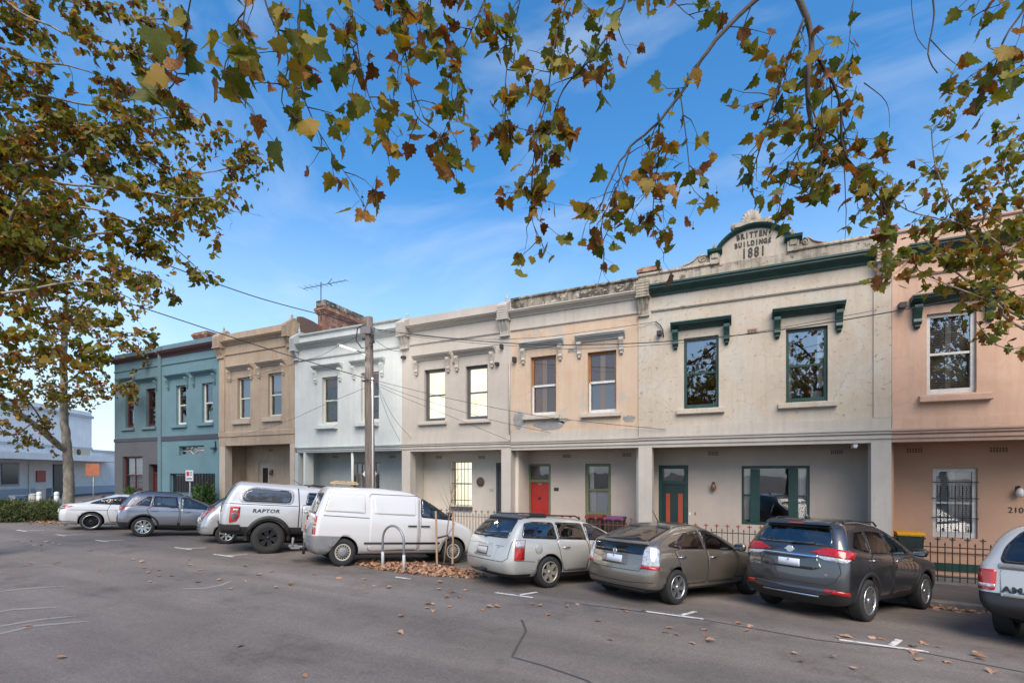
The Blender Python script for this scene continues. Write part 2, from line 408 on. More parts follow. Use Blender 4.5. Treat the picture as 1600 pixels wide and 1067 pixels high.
def shell_wall(name, root, x0, x1, z0, z1, Y, mat, openings=(), rev=0.14, thick=0.28, arch=()):
    "wall facing the street with real openings and reveals"
    xs = sorted({x0, x1, *[v for o in openings for v in o[:2]]}); zs = sorted({z0, z1, *[v for o in openings for v in o[2:4]]})
    bm = bmesh.new(); V = {}
    def vt(x, y, z):
        k = (round(x, 4), round(y, 4), round(z, 4))
        if k not in V: V[k] = bm.verts.new(k)
        return V[k]
    def hole(i, j):
        if i < 0 or j < 0 or i >= len(xs)-1 or j >= len(zs)-1: return None
        cx, cz = (xs[i]+xs[i+1])/2, (zs[j]+zs[j+1])/2
        return any(o[0] < cx < o[1] and o[2] < cz < o[3] for o in openings)
    for i in range(len(xs)-1):
        for j in range(len(zs)-1):
            if hole(i, j): continue
            a, b, c, d = xs[i], xs[i+1], zs[j], zs[j+1]
            bm.faces.new((vt(a,Y,c), vt(b,Y,c), vt(b,Y,d), vt(a,Y,d)))
            bm.faces.new((vt(a,Y+thick,c), vt(a,Y+thick,d), vt(b,Y+thick,d), vt(b,Y+thick,c)))
            for (di, dj, p, q) in ((-1,0,(a,c),(a,d)), (1,0,(b,d),(b,c)), (0,-1,(b,c),(a,c)), (0,1,(a,d),(b,d))):
                h = hole(i+di, j+dj)
                if h or h is None:
                    bm.faces.new((vt(p[0],Y,p[1]), vt(q[0],Y,q[1]), vt(q[0],Y+thick,q[1]), vt(p[0],Y+thick,p[1])))
    return bm_obj(name, bm, mat, root)
def moulding(name, root, prof, x0, x1, mat):
    bm = bmesh.new(); prism(bm, prof, 'x', x0, x1); return bm_obj(name, bm, mat, root)
def cornice_prof(Y, zb, zt, out):
    h = zt - zb
    return [(Y+0.03, zb), (Y-out*0.18, zb), (Y-out*0.22, zb+h*0.16), (Y-out*0.55, zb+h*0.42), (Y-out*0.60, zb+h*0.52), (Y-out*0.86, zb+h*0.60),
            (Y-out*0.86, zb+h*0.74), (Y-out, zb+h*0.80), (Y-out, zb+h*0.93), (Y-out*0.9, zt), (Y+0.03, zt)]
def cornice(root, x0, x1, zb, zt, mat, out=0.3, name='cornice', Y=YF): return moulding(name, root, cornice_prof(Y, zb, zt, out), x0, x1, mat)
def string(root, x0, x1, z, mat, out=0.05, h=0.07, Y=YF):
    return moulding('string_course', root, [(Y+0.02, z-h/2), (Y-out*0.5, z-h/2), (Y-out, z-h*0.1), (Y-out, z+h/2), (Y+0.02, z+h/2)], x0, x1, mat)
def hood(root, x0, x1, zt, h, mat, bmat, blen, out=0.24, bw=0.13):
    "projecting window hood on two scrolled brackets"
    e = 0.05
    o = cornice(root, x0, x1, zt - h, zt, mat, out, 'hood_moulding')
    for cx in (x0 + e + bw/2, x1 - e - bw/2):
        zb = zt - h - blen; d = out * 0.72; a = zt - h - 0.002
        pr = [(YF+0.02, a), (YF-d, a), (YF-d*1.02, a-blen*0.18), (YF-d*0.72, a-blen*0.42), (YF-d*0.52, a-blen*0.70), (YF-d*0.62, a-blen*0.86), (YF-d*0.4, zb), (YF+0.02, zb)]
        bm = bmesh.new(); prism(bm, pr, 'x', cx-bw/2, cx+bw/2)
        prism(bm, [(YF-d*0.34, zb-0.0), (YF-d*0.5, zb-0.05), (YF-d*0.2, zb-0.10), (YF+0.02, zb-0.06), (YF+0.02, zb)], 'x', cx-bw*0.32, cx+bw*0.32)
        bm_obj('bracket', bm, bmat, o)
    return o
def sill(par, x0, x1, zb, zt, mat, out=0.11, Y=YF):
    bm = bmesh.new(); prism(bm, [(Y+0.1, zb), (Y-out*0.8, zb), (Y-out, zb+0.02), (Y-out, zt-0.03), (Y+0.1, zt+0.02)], 'x', x0, x1)
    return bm_obj('sill', bm, mat, par)
def sash(root, x0, x1, z0, z1, fm, Y=YF, rev=0.13, bar=0.075, rail=0.5, glass=None, behind=None, bottom=None, mull=(), top=None, name='window', split=True):
    "double-hung window: outer frame, meeting rail, two panes; returns the frame object"
    glass = glass or GLASS; yf = Y + rev; bottom = bottom or bar * 1.25; top = top or bar
    bm = bmesh.new(); g = 0.004
    bx(bm, x0+g, x0+bar, yf, yf+0.08, z0+g, z1-g); bx(bm, x1-bar, x1-g, yf, yf+0.08, z0+g, z1-g)
    bx(bm, x0+bar+.001, x1-bar-.001, yf, yf+0.08, z1-top, z1-g); bx(bm, x0+bar+.001, x1-bar-.001, yf, yf+0.08, z0+g, z0+bottom)
    fr = bm_obj(name, bm, fm, root)
    zr = z0 + (z1 - z0) * rail
    if split:
        box('meeting_rail', x0+bar+.002, x1-bar-.002, yf+0.02, yf+0.07, zr-0.025, zr+0.03, fm, fr)
        spans = ((z0+bottom, zr-0.025, 0.05), (zr+0.03, z1-top, 0.03))
    else: spans = ((z0+bottom, z1-top, 0.04),)
    for m in mull: box('mullion', m-0.03, m+0.03, yf+0.01, yf+0.065, z0+bottom+.002, z1-top-.002, fm, fr)
    edges = [x0+bar] + [e for m in sorted(mull) for e in (m-0.03, m+0.03)] + [x1-bar]
    for a, b, dy in spans:
        for k in range(0, len(edges), 2):
            e0, e1 = edges[k], edges[k+1]
            bm = bmesh.new(); q = [bm.verts.new(p) for p in ((e0, yf+dy, a), (e1, yf+dy, a), (e1, yf+dy, b), (e0, yf+dy, b))]
            bm.faces.new(q); bm_obj('pane', bm, glass, fr, recalc=False)
    return fr
def drape(par, x0, x1, z0, z1, Y, mat, folds=6, amp=0.03, name='curtain'):
    n = folds * 4; vs = []; fs = []
    for i in range(n + 1):
        x = x0 + (x1 - x0) * i / n; y = Y + amp * sin(2 * pi * folds * i / n)
        vs += [(x, y, z0), (x, y, z1)]
        if i: fs.append((2*i-2, 2*i, 2*i+1, 2*i-1))
    return mesh_obj(name, vs, fs, mat, par, smooth=True)
def slats(par, x0, x1, z0, z1, Y, mat, pitch=0.055, tilt=0.6, name='blind', w=0.05):
    bm = bmesh.new(); z = z0 + pitch / 2
    while z < z1:
        a, b = w/2*cos(tilt), w/2*sin(tilt)
        prism(bm, [(Y-a, z-b), (Y+a, z+b), (Y+a, z+b+0.006), (Y-a, z-b+0.006)], 'x', x0, x1); z += pitch
    o = bm_obj(name, bm, mat, par); o['kind'] = 'stuff'; return o
def console(root, x0, x1, zt, zm, zb, mat, out=0.30, fin=True, cap=None, name='parapet_console'):
    "party-wall ornament: rough-faced block on a fluted bracket, ogee cap and ball finial"
    w_ = x1 - x0; bm = bmesh.new()
    bx(bm, x0, x1, YF-out, YF+0.30, zm, zt)
    bx(bm, x0-0.02, x1+0.02, YF-out-0.02, YF+0.30, zm-0.05, zm-0.002)
    d = out * 0.85; h = zm - 0.05 - zb
    pr = [(YF+0.02, zm-0.052), (YF-d, zm-0.052), (YF-d*0.8, zm-0.05-h*0.3), (YF-d*0.4, zm-0.05-h*0.75), (YF-d*0.36, zb), (YF+0.02, zb)]
    n = 5
    for k in range(n):
        a = x0 + 0.03 + (w_-0.06) * k / n
        prism(bm, pr if k % 2 == 0 else [(y+0.02 if y < YF else y, z) for y, z in pr], 'x', a, a + (w_-0.06)/n - 0.004)
    bx(bm, x0+0.01, x1-0.01, YF-d*0.42, YF+0.02, zb-0.05, zb-0.002)
    o = bm_obj(name, bm, mat, root)
    # raised rows on the block face
    bm = bmesh.new(); rr = random.Random(int(abs(x0*100)))
    nx, nz = 5, max(3, int((zt-zm)/0.075))
    for i in range(nx):
        for j in range(nz):
            cx = x0 + w_*(i+0.5)/nx; cz = zm + (zt-zm)*(j+0.5)/nz
            s = min(w_/nx, (zt-zm)/nz) * 0.36
            bx(bm, cx-s, cx+s, YF-out-0.018, YF-out+0.004, cz-s*0.8, cz+s*0.8)
    q = bm_obj('vermiculation', bm, mat, o); q['kind'] = 'stuff'
    c = cap or 0.45
    pr = [(YF-out-0.01, zt+0.002), (YF-out+0.02, zt+c*0.25), (YF-out*0.5, zt+c*0.5), (YF-0.02, zt+c*0.75), (YF+0.10, zt+c), (YF+0.2, zt+c), (YF+0.30, zt+c*0.7), (YF+0.34, zt+0.002)]
    bm = bmesh.new(); prism(bm, pr, 'x', x0+0.01, x1-0.01); bm_obj('ogee_cap', bm, mat, o)
    if fin:
        bm = bmesh.new(); lathe(bm, [(0.05, 0), (0.055, 0.03), (0.03, 0.06), (0.055, 0.10), (0.05, 0.15), (0.015, 0.19), (0.012, 0.26)], 10, ((x0+x1)/2, YF+0.12, zt+c-0.01))
        bm_obj('finial', bm, mat, o)
    return o
def vent(root, cx, cz, Y, mat, w=0.36, h=0.16, framed=True, fmat=None):
    f = None
    bm = bmesh.new(); bx(bm, cx-w/2, cx+w/2, Y-0.012, Y+0.02, cz-h/2, cz+h/2)
    if framed:
        f = bm_obj('vent', bm, fmat or mat, root)
        bm = bmesh.new(); n = 6
        for k in range(n):
            for j in range(3):
                a = cx - w*0.42 + w*0.84*k/n; b = cz - h*0.38 + h*0.76*j/3
                bx(bm, a, a+w*0.09, Y-0.016, Y-0.011, b, b+h*0.16)
        bm_obj('vent_hole', bm, M_DARKROOM, f)['kind'] = 'stuff'
    else: bm_obj('vent', bm, mat, root)
def house_shell(root, x0, x1, z0, zt, zbeam, mat, porch=True, ceil=None):
    "side and back walls, roof, porch floor and ceiling, so that the house is closed"
    bm = bmesh.new()
    ya = YB + 0.28 if porch else YF + 0.285
    for a in (x0 + 0.004, x1 - 0.124): bx(bm, a, a + 0.12, YF + 0.29, 26.0, zbeam if porch else z0, zt - 0.35); 
    if porch:
        for a in (x0 + 0.004, x1 - 0.124): bx(bm, a, a + 0.12, YB + 0.285, 26.0, z0, zbeam - 0.004)
    bx(bm, x0 + 0.004, x1 - 0.004, 26.002, 26.2, z0, zt - 0.35)
    bm_obj('side_wall', bm, mat, root)
    bm = bmesh.new(); prism(bm, [(YF + 0.3, zt - 0.55), (26.2, zt - 0.95), (26.2, zt - 0.85), (YF + 0.3, zt - 0.45)], 'x', x0 + 0.13, x1 - 0.13)
    bm_obj('roof', bm, M_ROOF, root)
    if porch:
        box('porch_ceiling', x0 + 0.13, x1 - 0.13, YF + 0.30, 26.0, zbeam + 0.02, zbeam + 0.10, ceil or mat, root)
        box('porch_floor', x0 + 0.13, x1 - 0.13, YF + 0.02, YB - 0.004, z0 - 0.1, z0 + 0.10, M_KERB, root)
    else:
        box('upper_floor', x0 + 0.13, x1 - 0.13, YF + 0.30, 26.0, zbeam, zbeam + 0.1, M_DARKROOM, root)
def door_frame(root, x0, x1, z0, z1, Y, fm, rev=0.1, bar=0.08, head=None, name='door_frame'):
    bm = bmesh.new(); yf = Y + rev; g = 0.004
    bx(bm, x0+g, x0+bar, yf, yf+0.1, z0, z1-g); bx(bm, x1-bar, x1-g, yf, yf+0.1, z0, z1-g)
    bx(bm, x0+bar+.001, x1-bar-.001, yf, yf+0.1, z1-bar, z1-g)
    if head: bx(bm, x0+bar+.001, x1-bar-.001, yf, yf+0.1, head-0.05, head+0.05)
    return bm_obj(name, bm, fm, root)
def pane(par, x0, x1, z0, z1, Y, mat, name='pane'):
    return mesh_obj(name, [(x0,Y,z0),(x1,Y,z0),(x1,Y,z1),(x0,Y,z1)], [(0,1,2,3)], mat, par)
def wall_lamp(root, cx, cz, Y, mat, glow=None):
    bm = bmesh.new(); bx(bm, cx-0.04, cx+0.04, Y-0.02, Y+0.01, cz-0.02, cz+0.14)
    tube(bm, [(cx, Y-0.01, cz+0.1), (cx, Y-0.08, cz+0.15), (cx, Y-0.12, cz+0.10)], 0.012, 6)
    o = bm_obj('wall_lamp', bm, M_DKMETAL, root)
    bm = bmesh.new(); lathe(bm, [(0.02, 0.1), (0.06, 0.06), (0.085, -0.02), (0.06, -0.1), (0.02, -0.13)], 12, (cx, Y-0.12, cz)); bm_obj('lamp_globe', bm, mat, o)
    return o
def piece(name, root, x0, x1, y0, y1, z0, z1, mat, bev=0.0): return box(name, x0, x1, y0, y1, z0, z1, mat, root, bev)
def xz(x0, x1, yt, yb, Y=YF):
    "picture rectangle -> (X0, X1, Z0, Z1) on the plane Y, heights taken at its middle"
    xm = (x0 + x1) / 2
    return XA(x0, Y), XA(x1, Y), ZA(xm, yb, Y), ZA(xm, yt, Y)
def beam(root, x0, x1, zb, zt, mat, out=0.09):
    "moulded verandah beam: three stepped fascias"
    h = zt - zb
    return moulding('verandah_beam', root, [(YF+0.28, zb), (YF-0.005, zb), (YF-0.005, zb+h*0.28), (YF-out*0.4, zb+h*0.30), (YF-out*0.4, zb+h*0.52), (YF-out*0.15, zb+h*0.56), (YF-out*0.7, zb+h*0.66),
        (YF-out*0.7, zb+h*0.82), (YF-out, zb+h*0.86), (YF-out, zb+h*0.97), (YF-out*0.8, zt), (YF+0.28, zt)], x0, x1, mat)

# ---- the paints
P_BLUE = plaster('blue_grey_render', (0.128, 0.205, 0.228), samt=0.22, streak=0.15)
P_BLUE2 = plaster('teal_blue_render', (0.135, 0.232, 0.265), samt=0.18, streak=0.15)
P_SLATE = plaster('slate_paint', (0.105, 0.112, 0.120), samt=0.15, streak=0.1)
P_BAND = plaster('dark_slate_band', (0.070, 0.075, 0.095), samt=0.1, streak=0.05)
P_MAROON = simple('maroon_paint', (0.075, 0.016, 0.018), 0.5, var=0.2, scale=6)
P_BEIGE = plaster('beige_render', (0.44, 0.345, 0.255), stain=(0.25, 0.18, 0.12), samt=0.35, streak=0.45, crack=.25)
P_BEIGETR = plaster('pale_beige_trim', (0.50, 0.42, 0.34), samt=0.3)
P_PARBR = plaster('brown_parapet_side', (0.17, 0.11, 0.085), samt=0.4)
P_GREY = plaster('pale_grey_render', (0.60, 0.63, 0.61), stain=(0.40, 0.43, 0.42), samt=0.25, streak=0.3)
P_GREYT = plaster('grey_trim', (0.46, 0.49, 0.48), samt=0.3)
P_CREAM = plaster('warm_grey_render', (0.50, 0.455, 0.40), stain=(0.36, 0.315, 0.26), samt=0.25, streak=0.35, crack=.2)
P_CREAMT = plaster('warm_grey_trim', (0.49, 0.45, 0.40), samt=0.2)
P_CREAMIN = plaster('cream_porch', (0.66, 0.60, 0.52), samt=0.12, streak=0.1)
P_PEEL = plaster('peeling_apricot_render', (0.57, 0.445, 0.335), stain=(0.48, 0.30, 0.17), samt=0.35, patch=(0.44, 0.40, 0.35), pamt=0.07, pscale=0.9, streak=0.4, flake=(0.36, 0.34, 0.32), famt=0.0, crack=.3)
P_FRIEZE = plaster('chalky_frieze', (0.51, 0.47, 0.41), stain=(0.38, 0.32, 0.26), samt=0.3, streak=0.5)
P_LICHEN = plaster('lichen_parapet', (0.31, 0.27, 0.215), stain=(0.055, 0.048, 0.04), samt=0.8, patch=(0.09, 0.08, 0.066), pamt=0.10, pscale=2.4, streak=0.9, flake=(0.46, 0.42, 0.35), famt=0.06, fscale=5.0)
P_PLASTIN = plaster('putty_porch', (0.52, 0.445, 0.38), samt=0.15, streak=0.1)
P_BRIT = plaster('weathered_stone_paint', (0.535, 0.475, 0.39), stain=(0.40, 0.31, 0.22), samt=0.45, patch=(0.50, 0.47, 0.41), pamt=0.06, pscale=0.8, streak=0.35, flake=(0.33, 0.26, 0.20), famt=0.03, crack=.28, fscale=7.0)
P_BRITTOP = plaster('stained_parapet', (0.47, 0.41, 0.325), stain=(0.12, 0.10, 0.085), samt=0.7, streak=0.75, patch=(0.50, 0.36, 0.24), pamt=0.03, pscale=2.2, flake=(0.15, 0.125, 0.10), famt=0.045, fscale=3.2)
P_GREEN = simple('bottle_green_paint', (0.012, 0.055, 0.047), 0.42, var=0.3, scale=5)
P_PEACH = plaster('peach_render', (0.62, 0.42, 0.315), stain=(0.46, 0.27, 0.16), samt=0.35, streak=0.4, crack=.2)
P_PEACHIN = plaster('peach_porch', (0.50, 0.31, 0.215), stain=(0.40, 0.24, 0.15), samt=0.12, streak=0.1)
P_PEACHB = plaster('pink_beam', (0.46, 0.315, 0.25), stain=(0.30, 0.17, 0.11), samt=0.3, streak=0.2)
P_WHITEW = simple('white_sash', (0.62, 0.61, 0.585), 0.5, var=0.15, scale=9)
P_CREAMW = simple('cream_sash', (0.62, 0.60, 0.50), 0.5, var=0.1, scale=9)
P_DGREY = simple('dark_grey_sash', (0.075, 0.08, 0.09), 0.5)
P_TIMBER = simple('bare_orange_timber', (0.36, 0.15, 0.04), 0.6, var=0.4, scale=7, stretch=(4, 4, 0.5))
P_BOARD = simple('orange_board', (.42, .20, .07), .7, var=.3, scale=6)
P_SAGE = simple('sage_green_paint', (0.145, 0.165, 0.085), 0.5, var=0.15, scale=6)
P_RED = simple('red_door_paint', (0.36, 0.022, 0.016), 0.4, var=0.15, scale=4)
P_REDFIN = simple('red_finial', (0.33, 0.045, 0.03), 0.55, var=0.25, scale=20)
P_ORANGERED = simple('rust_red_panel', (0.36, 0.065, 0.03), 0.5)
P_NAVY = simple('deep_green_door', (0.012, 0.03, 0.032), 0.4)
P_BRICK = None
def brick_mat():
    m, t, b = newmat('old_red_brick'); nn, L = t.nodes.new, t.links.new
    co = nn('ShaderNodeTexCoord'); mp = nn('ShaderNodeMapping'); mp.inputs['Rotation'].default_value = (pi/2, 0, 0)
    sp = nn('ShaderNodeSeparateXYZ'); L(co.outputs['Object'], sp.inputs[0]); ad = nn('ShaderNodeMath'); L(sp.outputs['X'], ad.inputs[0]); L(sp.outputs['Y'], ad.inputs[1])
    cb = nn('ShaderNodeCombineXYZ'); L(ad.outputs[0], cb.inputs['X']); L(sp.outputs['Z'], cb.inputs['Y'])
    br = nn('ShaderNodeTexBrick'); br.inputs['Scale'].default_value = 1; br.inputs['Brick Width'].default_value = 0.24; br.inputs['Row Height'].default_value = 0.085
    br.inputs['Mortar Size'].default_value = 0.008; br.inputs['Color1'].default_value = (0.30, 0.105, 0.06, 1); br.inputs['Color2'].default_value = (0.20, 0.07, 0.045, 1); br.inputs['Mortar'].default_value = (0.30, 0.24, 0.19, 1)
    L(cb.outputs[0], br.inputs['Vector'])
    n = nn('ShaderNodeTexNoise'); n.inputs['Scale'].default_value = 3.5; n.inputs['Detail'].default_value = 8; L(co.outputs['Object'], n.inputs['Vector'])
    r = nn('ShaderNodeMapRange'); r.inputs['From Min'].default_value = 0.5; r.inputs['From Max'].default_value = 0.68; L(n.outputs['Fac'], r.inputs['Value'])
    mx = nn('ShaderNodeMix'); mx.data_type = 'RGBA'; mx.inputs['B'].default_value = (0.42, 0.29, 0.2, 1); L(r.outputs['Result'], mx.inputs['Factor']); L(br.outputs['Color'], mx.inputs['A'])
    L(mx.outputs['Result'], b.inputs['Base Color']); b.inputs['Roughness'].default_value = 0.9
    bp = nn('ShaderNodeBump'); bp.inputs['Strength'].default_value = 0.6; bp.inputs['Distance'].default_value = 0.01; bp.invert = True
    L(br.outputs['Fac'], bp.inputs['Height']); L(bp.outputs['Normal'], b.inputs['Normal'])
    return m
P_BRICK = brick_mat()
def lit_blind():
    m, t, b = newmat('lamplit_blind'); nn, L = t.nodes.new, t.links.new
    co = nn('ShaderNodeTexCoord'); n = nn('ShaderNodeTexNoise'); n.inputs['Scale'].default_value = 1.1; n.inputs['Detail'].default_value = 3; L(co.outputs['Object'], n.inputs['Vector'])
    mp = nn('ShaderNodeMapping'); mp.inputs['Scale'].default_value = (22, 1, .25); L(co.outputs['Object'], mp.inputs['Vector']); n2 = nn('ShaderNodeTexNoise'); n2.inputs['Scale'].default_value = 1.0; L(mp.outputs['Vector'], n2.inputs['Vector'])
    r = nn('ShaderNodeValToRGB'); r.color_ramp.elements[0].position = .35; r.color_ramp.elements[0].color = (1, .88, .60, 1); r.color_ramp.elements[1].position = .62; r.color_ramp.elements[1].color = (1, .97, .82, 1)
    L(n.outputs['Fac'], r.inputs['Fac']); L(r.outputs['Color'], b.inputs['Emission Color']); b.inputs['Base Color'].default_value = (.6, .55, .45, 1)
    mr = nn('ShaderNodeMapRange'); mr.inputs['From Min'].default_value = .3; mr.inputs['From Max'].default_value = .7; mr.inputs['To Min'].default_value = .80; mr.inputs['To Max'].default_value = 1.05; L(n2.outputs['Fac'], mr.inputs['Value']); L(mr.outputs['Result'], b.inputs['Emission Strength'])
    return m
LIT = lit_blind()

def zbase(x0, x1): return path_z((x0 + x1) / 2, YF) - 0.05

# ======== blue-grey corner house
x0, x1 = FX(179), FX(253); zg = zbase(x0, x1) - 0.1
H = thing('terrace_house', 'blue grey corner terrace with slate painted ground floor and maroon windows', 'house', ((x0+x1)/2, YF, zg))
def rel(o):                                    # parts are built in place, then hung on the house without moving
    for c in COL.objects:
        if c.parent is o and c.matrix_parent_inverse == Matrix.Identity(4): c.matrix_parent_inverse = Matrix.Translation(o.location).inverted()
zt = FZ(216, 548.5); zb1, zb2 = FZ(216, 689.2), FZ(216, 684.2)
wL = (FX(196), FX(209), FZ(202, 668), FZ(202, 611)); wR = (FX(228), FX(243), FZ(235, 666), FZ(235, 607))
gw = (FX(191.5), FX(222.8), FZ(207, 766), FZ(207, 713)); gd = (FX(232.4), FX(247.6), zg + 0.004, FZ(240, 725))
shell_wall('wall', H, x0, x1, zb2, zt, YF, P_BLUE, (wL, wR))
shell_wall('wall', H, x0, x1, zg, zb1, YF, P_SLATE, (gw, gd))
house_shell(H, x0, x1, zg, zt, zb1, P_BLUE, porch=False)
moulding('band_course', H, [(YF+0.2, zb1), (YF-0.03, zb1), (YF-0.03, zb2), (YF+0.2, zb2)], x0-0.03, x1, P_BAND)
cornice(H, x0, x1-0.25, FZ(216, 563.5), FZ(216, 557.5), P_MAROON, 0.28)
string(H, x0, x1, FZ(216, 576.5), P_BLUE)
box('pilaster', FX(248), x1, YF-0.06, YF+0.01, zg, zt+0.02, P_BLUE, H)
for wn, (hx0, hx1) in ((wL, (186, 212)), (wR, (215, 247.5))):
    sash(H, *wn, P_MAROON, bar=0.11)
    sill(H, wn[0]-0.3, wn[1]+0.1, wn[2]-0.17, wn[2]-0.01, P_BLUE)
    hood(H, FX(hx0), FX(hx1), FZ((hx0+hx1)/2, 591), 0.2, P_BLUE, P_BLUE, 0.42)
f = sash(H, *gw, P_MAROON, rail=0.45, bar=0.1, mull=((gw[0]+gw[1])/2,)); slats(f, gw[0]+0.1, gw[1]-0.1, gw[2]+0.1, gw[3]-0.1, YF+0.32, M_BLINDW, 0.07)
df = door_frame(H, *gd, YF, P_MAROON, rev=0.2, head=FZ(240, 739)); pane(df, gd[0]+.08, gd[1]-.08, FZ(240, 738), gd[3]-.08, YF+.27, GLASSD)
box('door', gd[0]+0.082, gd[1]-0.082, YF+0.24, YF+0.29, zg+0.01, FZ(240, 740), P_MAROON, H)
rel(H)

# ======== teal house
x0, x1 = FX(253), FX(343); zg = zbase(x0, x1) - 0.1
H = thing('terrace_house', 'teal blue terrace with white sashes and a diamond leadlight slot window', 'house', ((x0+x1)/2, YF, zg))
zt = FZ(300, 531.5); zb1, zb2 = FZ(300, 687), FZ(300, 679.6)
wL = (FX(275), FX(291), FZ(283, 663), FZ(283, 602)); wR = (FX(315.5), FX(332.5), FZ(324, 659.5), FZ(324, 598))
sw = (FX(279.6), FX(319), FZ(299, 711), FZ(299, 696.3)); lw = (FX(265), FX(336), FZ(300, 772), FZ(300, 739.5))
shell_wall('wall', H, x0, x1, zb2, zt, YF, P_BLUE2, (wL, wR)); shell_wall('wall', H, x0, x1, zg, zb1, YF, P_BLUE2, (sw, lw))
house_shell(H, x0, x1, zg, zt, zb1, P_BLUE2, porch=False)
moulding('band_course', H, [(YF+0.2, zb1), (YF-0.03, zb1), (YF-0.03, zb2), (YF+0.2, zb2)], x0, x1, P_BAND)
cornice(H, x0, x1-0.02, FZ(300, 551), FZ(300, 541.5), P_MAROON, 0.28)
string(H, x0, x1, FZ(300, 563.5), P_BLUE2)
for wn, (hx0, hx1, hy) in ((wL, (262, 295.5, 584.8)), (wR, (301.5, 338.5, 579))):
    sash(H, *wn, P_WHITEW, bar=0.09, top=0.04)
    sill(H, wn[0]-0.3, wn[1]+0.08, wn[2]-0.18, wn[2]-0.03, P_BLUE2)
    hood(H, FX(hx0), FX(hx1), FZ((hx0+hx1)/2, hy), 0.21, P_BLUE2, P_BLUE2, 0.45)
f = sash(H, *sw, P_BLUE2, bar=0.05, split=False)
bm = bmesh.new(); cx, cz = (sw[0]+sw[1])/2, (sw[2]+sw[3])/2; yy = YF+0.15
for a, b in (((sw[0]+.05, cz), (cx-.3, cz)), ((cx+.3, cz), (sw[1]-.05, cz)), ((cx-.3, cz), (cx, cz+.2)), ((cx, cz+.2), (cx+.3, cz)), ((cx+.3, cz), (cx, cz-.2)), ((cx, cz-.2), (cx-.3, cz))):
    tube(bm, [(a[0], yy, a[1]), (b[0], yy, b[1])], 0.016, 6)
bm_obj('lead_came', bm, M_BLINDW, f)
f = sash(H, *lw, P_BLUE2, bar=0.06, split=False, glass=GLASSD)
bm = bmesh.new(); n = 16
for k in range(1, n): xx = lw[0] + (lw[1]-lw[0])*k/n; bx(bm, xx-.011, xx+.011, YF+.03, YF+.052, lw[2]+.01, lw[3]-.01)
bm_obj('window_bars', bm, M_IRON, f)
bm = bmesh.new(); bx(bm, FX(334), FX(339), YF-0.16, YF+0.01, FZ(336, 702), FZ(336, 699)); bx(bm, FX(337), FX(338), YF-0.05, YF+0.01, FZ(336, 699), FZ(336, 689)); bm_obj('floodlight', bm, M_DKMETAL, H)
rel(H)
# brick stub of a chimney over its right end
def chimney(root, cx, y0, y1, z0, z1, wd, mat=None, name='chimney'):
    mat = mat or P_BRICK; bm = bmesh.new(); h = z1 - z0
    bx(bm, cx-wd/2, cx+wd/2, y0, y1, z0, z1 - 0.34)
    for k, (e, a, b) in enumerate(((0.05, 0.338, 0.26), (0.09, 0.258, 0.18), (0.13, 0.178, 0.08), (0.07, 0.078, 0.0))):
        bx(bm, cx-wd/2-e, cx+wd/2+e, y0-e, y1+e, z1-a, z1-b)
    o = bm_obj(name, bm, mat, root)
    return o
H2 = H
c = chimney(H2, XA(331, 17.2), 16.6, 17.8, FZ(330, 545), ZA(331, 521, 17.0), 1.1); rel(H2)

# ======== beige house
x0, x1 = FX(343), FX(460.5); zg = zbase(x0, x1)
H = thing('terrace_house', 'beige rendered terrace with curved brown parapet end and open porch', 'house', ((x0+x1)/2, YF, zg))
zt = FZ(405, 513); zbeam = FZ(405, 694.6); zb2 = FZ(405, 672)
wL = (FX(371), FX(391), FZ(382, 654), FZ(382, 589.5)); wR = (FX(418.5), FX(440), FZ(430, 649.5), FZ(430, 582.5))
shell_wall('wall', H, x0, x1, zb2, zt, YF, P_BEIGE, (wL, wR)); house_shell(H, x0, x1, zg, zt, zbeam, P_BEIGE)
moulding('verandah_beam', H, [(YF+0.28, zbeam), (YF-0.02, zbeam), (YF-0.02, FZ(405, 681)), (YF-0.05, FZ(405, 680)), (YF-0.05, zb2-0.03), (YF-0.02, zb2), (YF+0.28, zb2)], x0-0.02, x1+0.02, P_BEIGE)
cornice(H, FX(352), FX(448), FZ(400, 533), FZ(400, 525.6), P_BEIGE, 0.26); string(H, FX(352), FX(455), FZ(405, 547), P_BEIGE)
for a, b in ((343.2, 352), (453.3, 460.3)):
    box('pier', FX(a), FX(b), YF-0.012, YF+0.34, zg-0.02, zbeam-0.002, P_BEIGETR, H)
    box('pilaster', FX(a), FX(b), YF-0.04, YF+0.01, zb2+0.002, zt-0.3, P_BEIGE, H)
console(H, FX(341), FX(351.5), FZ(347, 529), FZ(347, 544), FZ(347, 559), P_BEIGE, cap=0.38)
console(H, FX(449), FX(456.5), FZ(453, 511), FZ(453, 526), FZ(453, 541), P_BEIGE, cap=0.42)
pr = [(YF+0.28, zt-1.4), (YF+0.28, zt+0.32)] + [(YF+0.5+2.6*t, zt+0.36-0.9*t*t) for t in (0, .2, .4, .6, .8, 1.0)] + [(YF+3.4, zt-0.75), (YF+3.5, zt-1.4)]
bm = bmesh.new(); prism(bm, pr, 'x', FX(455), FX(459.5)); bm_obj('parapet_end_wall', bm, P_PARBR, H)
for wn, (hx0, hx1, hy), tr in ((wL, (358, 396.5, 571.2), P_BEIGETR), (wR, (404, 447, 564), P_BEIGETR)):
    f = sash(H, *wn, P_CREAMW, bar=0.06); pane(f, wn[0]+.06, wn[1]-.06, wn[2]+(wn[3]-wn[2])*(0.0 if wn is wL else .6), wn[3]-.05, YF+0.27, M_BLINDW if wn is wR else simple('grey_blind', (0.30, 0.33, 0.34), 0.9), 'blind')
    sill(H, wn[0]-0.28, wn[1]+0.06, wn[2]-0.26, wn[2]-0.04, tr)
    hood(H, FX(hx0), FX(hx1), FZ((hx0+hx1)/2, hy), 0.2, P_BEIGETR, P_BEIGETR, 0.42)
